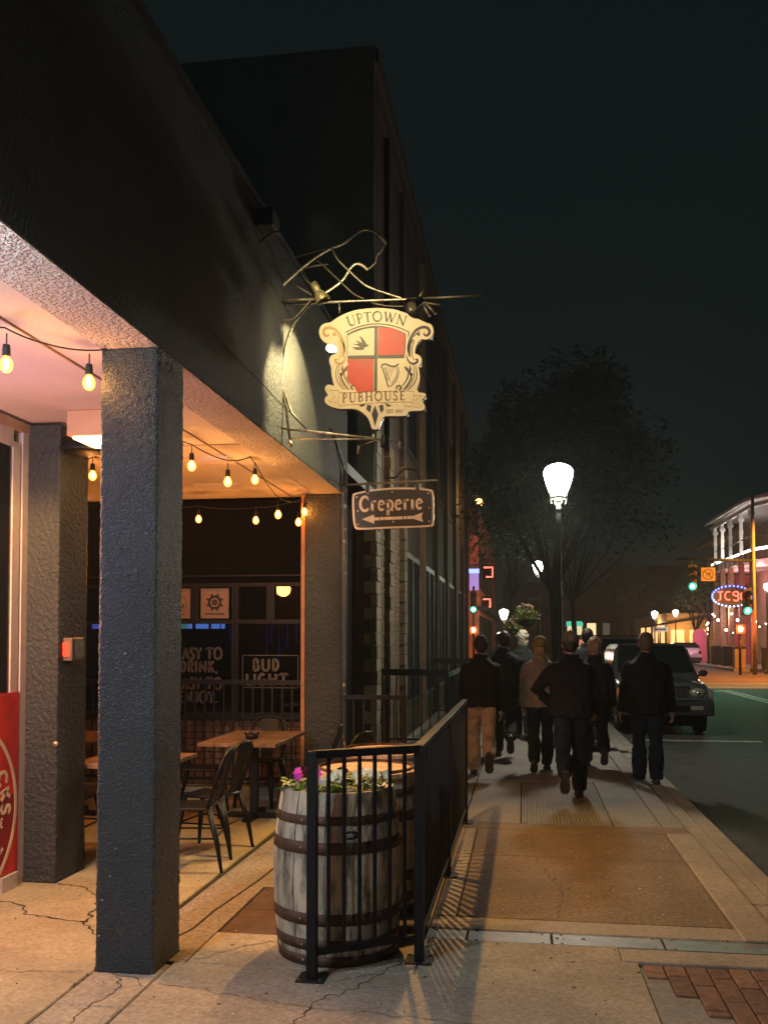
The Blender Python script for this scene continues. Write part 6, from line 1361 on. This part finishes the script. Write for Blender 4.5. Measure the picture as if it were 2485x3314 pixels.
    for i, (sh, elb, wr_, d2) in enumerate(A):
        sx_ = -1 if i == 0 else 1; u_ = Vector((0, 1, 0)); u_ = (u_ - d2 * u_.dot(d2)).normalized(); v_ = Vector((-sx_, 0, 0))
        for q, L_ in enumerate((.062, .074, .070, .056)):
            r0 = wr_ + d2 * .085 + u_ * (.024 - q * .016); fb.tube([r0 - d2 * .02, r0 + d2 * L_ * .45 + v_ * .006, r0 + d2 * L_ * .8 + v_ * .022, r0 + d2 * L_ * .95 + v_ * .04], [.009, .0088, .008, .006], 6)
        r0 = wr_ + d2 * .03 + u_ * .026; fb.tube([r0, r0 + d2 * .03 + u_ * .022 + v_ * .008, r0 + d2 * .062 + u_ * .026 + v_ * .02], [.011, .010, .007], 6)
    n0 = len(body.data.vertices); bm = bmesh.new(); bm.from_mesh(body.data)
    nv = [bm.verts.new(v) for v in fb.v]
    for f in fb.f:
        try: q = bm.faces.new([nv[k] for k in f]); q.smooth = True
        except ValueError: pass
    bm.to_mesh(body.data); bm.free()
    # trousers
    b = MB()
    for i in (0, 1):
        hip, kn, an, ph = J[i]; fd, ud = foot(i)
        b.tube([hip + Vector((0, 0, .05)), hip.lerp(kn, .35), kn + Vector((0, .004, 0)), kn.lerp(an, .5) - Vector((0, .008, 0)), an + (an - kn).normalized() * .015], [.102, .096, .074, .072 + .012 * wide, .070], 14)
    loft(b, [((0, 0, hz - .08), .135, .108), ((0, -.005, hz + .02), .172, .125), ((0, 0, hz + .12), .165, .112), ((0, 0, hz + .17), .155, .10)])
    remeshed(b, 'trousers', [tr], t, .013, .011, 9, seed)
    # jacket or coat
    b = MB(); hemz = .80 / .92 * hz - .02 if not coat else hz - .32; hemz = hz - (.92 - hem) if not coat else hemz; W_ = wide
    loft(b, [((0, -.005, hemz), .205 * W_, .150), ((0, -.005, hemz + .07), .215 * W_, .155), ((0, .0, (hemz + hz + .2) / 2), .205 * W_, .145), ((0, .01, hz + .2), .205 * W_, .142), ((0, .02, hz + .36), .222 * W_, .145), ((0, .03, hz + .43), .205 * W_, .130), ((0, .04, hz + .48), .165 * W_, .115), ((0, .045, hz + .52), .115, .092), ((0, .05, hz + .56), .085, .08), ((0, .055, hz + .585), .08, .078)])
    for sh, elb, wr_, d2 in A: b.ball(tuple(sh - Vector((sx0(sh), 0, .012))), .064, 12); b.tube([sh - Vector((0, 0, .01)), sh.lerp(elb, .5), elb, elb.lerp(wr_, .5), wr_ + d2 * .01], [.062, .071, .064, .058, .050], 12)
    if hood: b.ball((0, lean - .055, hz + .54), .10, 12, sc=(1.1, .8, .7))
    jo = remeshed(b, 'jacket', [jk], t, .014, .013, 8, seed + 5)
    MB().tube([Vector((0, .05, hz + .575)) + Vector((.078 * cos(a), .072 * sin(a), .006 * cos(3 * a))) for a in [k * pi / 8 for k in range(16)]], .012, 8, closed=True).build('collar', jk, t, world=False)
    # shoes
    for i in (0, 1):
        hip, kn, an, ph = J[i]; fd, ud = foot(i); o_ = an - ud * .085; sd = Vector((1, 0, 0)); b = MB(); vs = []; secs = ((-.075, .030, .055), (-.06, .038, .085), (-.0, .040, .10), (.06, .044, .065), (.12, .048, .050), (.17, .040, .042), (.195, .018, .025))
        n = 10
        for (q, w_, h_) in secs:
            for j in range(n):
                a = 2 * pi * j / n; vs.append(o_ + fd * q + sd * w_ * cos(a) + ud * (h_ * .5 + h_ * .5 * sin(a) + .004))
        fs = [tuple(range(n)), tuple((len(secs) - 1) * n + j for j in range(n))]
        for k in range(len(secs) - 1):
            for j in range(n): fs.append((k * n + j, k * n + (j + 1) % n, (k + 1) * n + (j + 1) % n, (k + 1) * n + j))
        sh_ = b.add(vs, fs, 0, True).build('shoe', M['shoe'], t, world=False)
        b = MB(); vs = []
        for dz in (0, .016):
            for (q, w_, h_) in secs: vs.append(o_ + fd * q * 1.04 - sd * w_ * 1.08 + ud * dz)
            for (q, w_, h_) in reversed(secs): vs.append(o_ + fd * q * 1.04 + sd * w_ * 1.08 + ud * dz)
        k = len(secs) * 2; b.add(vs, [tuple(range(k)), tuple(k + j for j in range(k))] + [(j, (j + 1) % k, k + (j + 1) % k, k + j) for j in range(k)]).build('sole', M['sole'], sh_, world=False)
    # hair
    if hair is not None:
        b = MB(); b.ball((0, -.016, .034), .104, 16, sc=(.84, .98, 1.06)); b.ball((0, -.05, -.01), .075, 12, sc=(.95, .8, 1.0))
        if hairlen > 0:
            b.ball((0, -.055, -.05), .075, 12, sc=(1.05, .6, 1.1 + hairlen * 4))
            for q in (-1, 1): b.ball((q * .065, -.02, -.05), .04, 10, sc=(.6, .9, 1.3 + hairlen * 4))
        if messy > .01:
            random.seed(seed)
            for k in range(26): a = random.uniform(0, 6.28); e = random.uniform(-.1, 1.4); r_ = .098; b.ball((r_ * .85 * cos(a) * cos(e), -.015 + r_ * sin(a) * cos(e) - (.02 if sin(a) > 0 else 0), .045 + r_ * sin(e)), random.uniform(.018, .032), 8)
        # cut the face free
        b.v = [tuple(hp((v[0], min(v[1], .066 if v[2] > .055 else (.03 if v[2] > .0 else -.012)), v[2]))) for v in b.v]
        remeshed(b, 'hair', [hair], t, .010, messy, 60, seed)
    if cap is not None:
        kind_, cm = cap; b = MB()
        if kind_ == 'cap':
            b.ball((0, -.008, .045), .112, 18, sc=(.86, 1.02, .98)); b.v = [(v[0], v[1], max(v[2], .028)) for v in b.v]; b.v = [tuple(hp(v)) for v in b.v]; co_ = b.build('cap', cm, t, world=False, smooth=True)
            b = MB(); b.add([hp((q * .075, .08, .038)) for q in (-1, 1)] + [hp((q * .07, .16, .02)) for q in (1, -1)] + [hp((q * .075, .08, .032)) for q in (-1, 1)] + [hp((q * .07, .16, .014)) for q in (1, -1)], [(0, 1, 2, 3), (7, 6, 5, 4), (0, 3, 7, 4), (3, 2, 6, 7), (2, 1, 5, 6)]).build('cap_brim', cm, t, world=False)
            b = MB(); b.tube([hp((.05 * cos(a), -.118 + .012 * sin(a), .045 + .030 * sin(a))) for a in [k * pi / 6 for k in range(7)]], .005, 6).build('cap_strap', M['sole'], t, world=False); MB().ball(tuple(hp((0, -.008, .155))), .010, 8).build('cap_button', cm, t, world=False)
        else:
            b.ball((0, -.008, .045), .116, 18, sc=(.86, 1.0, 1.02)); b.v = [(v[0], v[1], max(v[2], .012)) for v in b.v]; b.v = [tuple(hp(v)) for v in b.v]; b.build('knit_hat', cm, t, world=False, smooth=True)
            MB().tube([hp((.099 * cos(a), -.008 + .114 * sin(a), .026)) for a in [k * pi / 10 for k in range(20)]], .016, 8, closed=True).build('hat_cuff', cm, t, world=False)
    return t
blk = cloth('black_jacket_cloth', (.010, .011, .013)); nav = cloth('navy_cloth', (.012, .016, .022)); grn = cloth('dark_green_coat_cloth', (.012, .022, .018)); tau = cloth('taupe_jacket_cloth', (.30, .225, .17)); gry = cloth('charcoal_cloth', (.022, .022, .024)); khk = cloth('khaki_cloth', (.52, .38, .24)); jns = cloth('dark_denim', (.012, .020, .032))
hb_ = mat('brown_hair', (.035, .022, .014), .7, bump=.6, bscale=200); hd_ = mat('dark_hair', (.02, .015, .012), .6, bump=.4); hbl = mat('blonde_hair', (.42, .27, .12), .55, bump=.6, bscale=160, bdist=.006); hgr = mat('pale_grey_hair', (.42, .38, .30), .6, bump=.6, bscale=160, bdist=.006); hsh = mat('cropped_sandy_hair', (.15, .10, .06), .7, bump=.6, bscale=300)
person('person in black jacket and khaki trousers beside the railing end', -.50, 11.35, 1.72, [(.24, .12), (-.26, .85)], [(.15, .12, .25), (-.12, .12, .2)], blk, khk, hb_, seed=2, wide=1.02, rz=.05, hem=.86)
person('person in dark clothes kicking back a shoe behind the khaki trousers', -.26, 13.2, 1.79, [(.28, .15), (-.20, .95)], [(-.3, .12, .3), (.3, .12, .3)], nav, gry, hd_, seed=3)
person('person with pale tousled hair and long dark green coat left of the knitted hat', .0, 15.6, 1.78, [(.15, .1), (-.2, .3)], [(.1, .14, .2), (-.1, .14, .2)], grn, nav, hgr, seed=4, messy=.014, hairlen=.02, coat=True, wide=1.05)
person('person in a taupe jacket and knitted hat in the middle of the group', .22, 12.0, 1.69, [(-.18, .5), (.18, .1)], [(.1, .10, .2), (.1, .12, .5)], tau, nav, hbl, seed=5, cap=('beanie', cloth('olive_knit', (.28, .21, .07))), hairlen=.02, wide=1.0, hood=True, hem=.82)
person('person in a cap and black jacket walking nearest, one heel lifted', .50, 9.95, 1.75, [(-.26, .90), (.24, .12)], [(-.10, .62, 1.35), (.05, .2, .8)], blk, jns, hd_, seed=6, cap=('cap', cloth('tan_cap_cloth', (.17, .13, .09))), wide=1.05, hem=.84)
person('person with curly blonde hair looking left, right of the cap wearer', .92, 12.4, 1.68, [(.22, .1), (-.28, .75)], [(.1, .14, .3), (-.1, .16, .2)], gry, nav, hbl, seed=7, messy=.012, yaw=.9, coat=True)
person('tall person in dark clothes mostly hidden behind the curly blonde hair', .98, 14.4, 1.82, [(.2, .1), (-.2, .3)], [(.1, .12, .2), (-.1, .12, .2)], nav, nav, hd_, seed=8)
person('person in a boxy dark jacket walking alone on the kerb by the parked car', 1.46, 11.4, 1.80, [(.06, .05), (-.05, .08)], [(.02, .17, .12), (.02, .17, .12)], blk, jns, hsh, z=-.06, seed=9, wide=1.12, rz=-.03, hem=.80)
person('person in dark coat far ahead left of the pale haired walker', -.42, 17.5, 1.76, [(.2, .1), (-.2, .3)], [(.1, .12, .2), (-.1, .12, .2)], grn, nav, hd_, seed=10, coat=True)

# ------------------------------------------------------------------ vehicles
M['tint'] = mat('car_glass', (.008, .010, .011), .06, var=.1, bump=0, spec=.7); M['chrome'] = mat('chrome_trim', (.55, .55, .53), .18, metal=1, var=.1, bump=0); M['blackplastic'] = mat('black_bumper_plastic', (.018, .018, .018), .6, bump=.3)
M['lampglass'] = mat('headlight_glass', (.22, .21, .17), .15, var=.2, scale=30, bump=.3, bscale=80, spec=.8); M['amberglass'] = mat('amber_indicator', (.55, .22, .03), .2, bump=0); M['redglass'] = mat('red_tail_glass', (.35, .01, .01), .15, bump=0); M['rimmetal'] = mat('alloy_rim', (.30, .30, .30), .3, metal=.8, var=.2, bump=0)
def car(name, label, loc, rz, paint, L=4.5, W_=1.76, H=1.66, hood=.98, belt=1.02, nose=1.15, wtop=.74, roof0=1.95, roof1=3.9, rearz=1.0, rack=False, suv=True, clr=.30, r=.35):
    t = thing(name, label, 'car', loc, rz); hw = W_ / 2
    def section(w, zb, zt, edge=.10): return [(-w + .05, zb), (-w, zb + .12), (-w - .012, (zb + zt) / 2), (-w + .012, zt - edge), (-w + .07, zt - .02), (-w * .5, zt + .018), (0, zt + .026), (w * .5, zt + .018), (w - .07, zt - .02), (w - .012, zt - edge), (w + .012, (zb + zt) / 2), (w, zb + .12), (w - .05, zb)]
    st = [(-.02, hw - .13, clr + .06, hood - .24), (.03, hw - .07, clr + .02, hood - .12), (.16, hw - .02, clr, hood - .055), (.6, hw, clr, hood - .01), (nose, hw, clr, hood + .03), (nose + .25, hw, clr, belt), (L * .6, hw + .005, clr, belt + .01), (L - .5, hw, clr, belt + .01), (L - .08, hw - .04, clr, rearz), (L, hw - .10, clr + .05, rearz - .12)]
    vs = []; n = 13
    for y, w, zb, zt in st: vs += [(x, y, z) for x, z in section(w, zb, zt)]
    fs = [tuple(range(n)), tuple((len(st) - 1) * n + j for j in range(n))]
    for i in range(len(st) - 1):
        for j in range(n - 1): fs.append((i * n + j, i * n + j + 1, (i + 1) * n + j + 1, (i + 1) * n + j))
        fs.append((i * n + n - 1, i * n, (i + 1) * n, (i + 1) * n + n - 1))
    MB().add(vs, fs).build('body', paint, t, world=False, bevel=.012, smooth=True)
    tw = hw * wtop / .88 * .98; bw = hw - .03
    cab = [(nose, bw, belt - .03, belt - .02), (nose + .06, bw, belt - .03, belt + .03), (roof0, tw + .02, belt - .03, H - .03), (roof0 + .25, tw, belt - .03, H), (roof1, tw, belt - .03, H - .01), (L - .16 if suv else L - .25, tw + .05, belt - .03, H - .12 if suv else belt + .12), (L - .05, bw - .02, belt - .03, belt)]
    vs = []; n = 8
    for y, w, zb, zt in cab: vs += [(-bw, y, zb), (-w, y, max(zb + .01, zt - .07)), (-w + .07, y, zt), (-w * .4, y, zt + .025), (w * .4, y, zt + .025), (w - .07, y, zt), (w, y, max(zb + .01, zt - .07)), (bw, y, zb)]
    fs = [tuple(range(n)), tuple((len(cab) - 1) * n + j for j in range(n))]
    for i in range(len(cab) - 1):
        for j in range(n): fs.append((i * n + j, i * n + (j + 1) % n, (i + 1) * n + (j + 1) % n, (i + 1) * n + j))
    MB().add(vs, fs).build('cabin', paint, t, world=False, smooth=False, bevel=.015)
    # glass set 4 mm proud of the cabin
    def sl(a, c, k): return tuple(a[i] + (c[i] - a[i]) * k for i in range(3))
    def glass(nm, A, B, wa, wb):
        A, B = Vector(A), Vector(B); d = (B - A); n_ = Vector((0, -d.z, d.y)).normalized()
        if n_.z < 0: n_ = -n_
        p, q = A + d * .06 + n_ * .012, A + d * .95 + n_ * .012
        MB().add([(-wa, p.y, p.z), (wa, p.y, p.z), (wb, q.y, q.z), (-wb, q.y, q.z)], [(0, 1, 2, 3)]).build(nm, M['tint'], t, world=False)
    glass('windscreen', (0, nose + .06, belt + .03 + .025), (0, roof0, H - .03 + .025), bw - .09, tw - .06)
    if suv: glass('rear_window', (0, L - .05, belt + .025), (0, L - .16, H - .12 + .025), bw - .12, tw - .04)
    else: glass('rear_window', (0, L - .25, belt + .12 + .025), (0, roof1, H - .01 + .025), bw - .14, tw - .06)
    for sx_ in (-1, 1):
        for (ya, yb, yc, yd) in ((nose + .28, nose + 1.25, nose + 1.25, roof0 - .02), (nose + 1.33, nose + 2.15, nose + 2.15, nose + 1.33), (nose + 2.23, L - .42, L - .52, nose + 2.23)):
            if ya > L - .6: continue
            f = lambda y, z: (sx_ * (bw + (tw - bw) * (z - belt) / (H - belt) + .012), y, z)
            MB().add([f(ya, belt + .03), f(yb, belt + .03), f(yc, H - .11), f(yd, H - .11)], [(0, 1, 2, 3)]).build('side_window', M['tint'], t, world=False)
        b = MB(); b.ball((sx_ * (hw + .10), nose + .32, belt + .07), .09, 12, sc=(1.0, .5, .72)); b.tube([(sx_ * (hw - .02), nose + .35, belt), (sx_ * (hw + .08), nose + .32, belt + .05)], .02).build('mirror', M['blackplastic'], t, world=False)
        for yw in (.78, L - .85):
            ty = MB().lathe([(r * .62, -.09), (r * .94, -.10), (r, -.06), (r, .06), (r * .94, .10), (r * .62, .09)], (sx_ * (hw - .12), yw, r), 24, axis='x').build('wheel', M['rubber'], t, world=False)
            b = MB(); xo = sx_ * (hw - .03); b.lathe([(.0, xo * 0), (r * .62, 0)], (xo - sx_ * .02, yw, r), 20, axis='x')
            for k in range(5): a = k * 2 * pi / 5; b.box(-.012, .012, -.035, .035, .03, r * .6, M=Matrix.Translation((xo, yw, r)) @ Matrix.Rotation(a, 4, 'X'))
            b.build('rim', M['rimmetal'], ty, world=False)
            MB().lathe([(r * 1.12, -.015), (r * 1.22, 0), (r * 1.12, .02)], (sx_ * (hw + .002), yw, r + .02), 20, axis='x', a0=radians(-5), a1=radians(185)).build('wheel_arch', M['blackplastic'], t, world=False)
        # lights
        hl_ = MB().ball((sx_ * (hw - .27), .03, hood - .205), .115, 16, sc=(1.35, .75, .88)).build('headlight', M['lampglass'], t, world=False)
        MB().lathe([(.0, -.004), (.028, -.004), (.034, .01)], (sx_ * (hw - .27), -.06, hood - .205), 12, axis='y').build('bulb_reflector', M['chrome'], hl_, world=False)
        MB().tube([(sx_ * (hw - .27) + .165 * cos(a), -.0, hood - .205 + .112 * sin(a)) for a in [k * pi / 9 for k in range(18)]], .012, 6, closed=True).build('headlight_rim', paint, t, world=False)
        MB().cbox(sx_ * (hw - .035) - .05, sx_ * (hw - .035) + .045, .0, .16, hood - .29, hood - .125, .01).build('indicator', M['amberglass'] if sx_ < 0 else M['lampglass'], t, world=False, bevel=.015)
        MB().cbox(sx_ * (hw - .30) - .11, sx_ * (hw - .30) + .11, -.118, -.09, clr + .13, clr + .20, .01).build('fog_light', M['lampglass'], t, world=False, bevel=.01)
        MB().cbox(sx_ * (hw - .13) - .10, sx_ * (hw - .13) + .10, L - .10, L + .012, rearz - .30, rearz - .06, .01).build('tail_light', M['redglass'], t, world=False, bevel=.02)
    # front face
    gb_ = MB().box(-hw + .44, hw - .44, -.035, .02, hood - .29, hood - .10).build('grille', M['blackplastic'], t, world=False)
    for k in range(7): x = -.33 + k * .11; MB().box(x - .012, x + .012, -.048, -.034, hood - .28, hood - .11).build('grille_bar', M['chrome'] if suv else paint, gb_, world=False)
    MB().box(-hw + .42, hw - .42, -.052, .0, hood - .098, hood - .075).build('grille_trim', M['chrome'], t, world=False)
    MB().cbox(-hw - .005, hw + .005, -.10, .35, clr + .02, clr + .30, .03).build('bumper', M['blackplastic'], t, world=False, bevel=.03)
    MB().cbox(-hw + .0, hw - .0, -.05, .25, clr + .30, hood - .30, .02).build('front_panel', paint, t, world=False, bevel=.02)
    MB().box(-hw + .36, hw - .36, -.108, -.095, clr + .285, clr + .30).build('bumper_trim', M['chrome'], t, world=False)
    MB().box(-.42, .42, -.106, -.09, clr + .09, clr + .21).build('air_intake', M['dark'], t, world=False)
    MB().cbox(-hw - .0, hw + .0, L - .22, L + .06, clr + .02, clr + .26, .03).build('rear_bumper', paint if suv else M['blackplastic'], t, world=False, bevel=.03)
    MB().box(-.15, .15, -.112, -.104, clr + .04, clr + .13).build('number_plate', M['blackplastic'], t, world=False); MB().box(-.16, .16, L + .0, L + .016, rearz - .36, rearz - .24).build('number_plate', M['white'], t, world=False)
    MB().box(-hw + .12, hw - .12, .1, L - .1, .18, clr + .08).build('underbody', M['dark'], t, world=False)
    for sx_ in (-.35, .30): MB().tube([(sx_ - .3, nose + .06, belt + .045), (sx_ + .25, nose + .09, belt + .09)], .008, 5).build('wiper', M['blackplastic'], t, world=False)
    if rack:
        b = MB()
        for sx_ in (-1, 1): b.tube([(sx_ * (tw - .08), roof0 + .3, H + .03), (sx_ * (tw - .08), roof0 + .4, H + .09), (sx_ * (tw - .08), roof1 - .3, H + .09), (sx_ * (tw - .08), roof1 - .2, H + .03)], .018, 6)
        for yy_ in (roof0 + .7, roof1 - .6): b.tube([(-tw + .08, yy_, H + .09), (tw - .08, yy_, H + .09)], .018, 6)
        b.build('roof_rack', M['blackplastic'], t, world=False)
    return t
def paint(name, col): return mat(name, col, .32, metal=.25, var=.12, scale=3, bump=0, coat=.8)
car('parked_suv', 'dark green grey off-road wagon parked facing the camera behind the lone walker', (2.60, 17.75, -.13), .0, paint('green_grey_paint', (.080, .098, .090)), L=4.3, W_=1.70, H=1.68, hood=1.0, belt=1.04, clr=.36)
car('parked_van', 'black wagon with roof bars parked behind the green grey one', (2.55, 24.3, -.13), .0, paint('black_paint', (.012, .013, .014)), L=4.8, W_=1.86, H=1.78, hood=1.06, belt=1.1, rack=True, clr=.36)
car('parked_car', 'black low car half hidden behind the black wagon', (2.7, 30.6, -.13), .0, paint('dark_blue_paint', (.02, .025, .03)), L=4.4, W_=1.8, H=1.55, clr=.3)
M['pinkpaint'] = paint('white_car_paint', (.62, .48, .60))  # pale paint with the pink light put into its colour
pcx = car('parked_hatchback', 'pink lit pale hatchback parked tail-on across the intersection', (10.85, 68.0, -.13), pi, M['pinkpaint'], L=4.1, W_=1.82, H=1.50, hood=.92, belt=.98, suv=False, rearz=1.02, clr=.26, roof1=3.0, roof0=1.8)

# ------------------------------------------------------------------ thin haze box, added to lift blacks and give lamps a glow
hm = bpy.data.materials.new('night_haze'); hm.use_nodes = True; hn = hm.node_tree; hn.nodes.clear()
ho = hn.nodes.new('ShaderNodeOutputMaterial'); hv = hn.nodes.new('ShaderNodeVolumePrincipled'); hv.inputs['Density'].default_value = .0013
hv.inputs['Color'].default_value = (.80, .86, .86, 1); hv.inputs['Anisotropy'].default_value = .3; hn.links.new(hv.outputs[0], ho.inputs[1])
kind(MB().box(-112, 112, -32, 227, -1.6, 13.4).build('haze', hm), 'stuff')
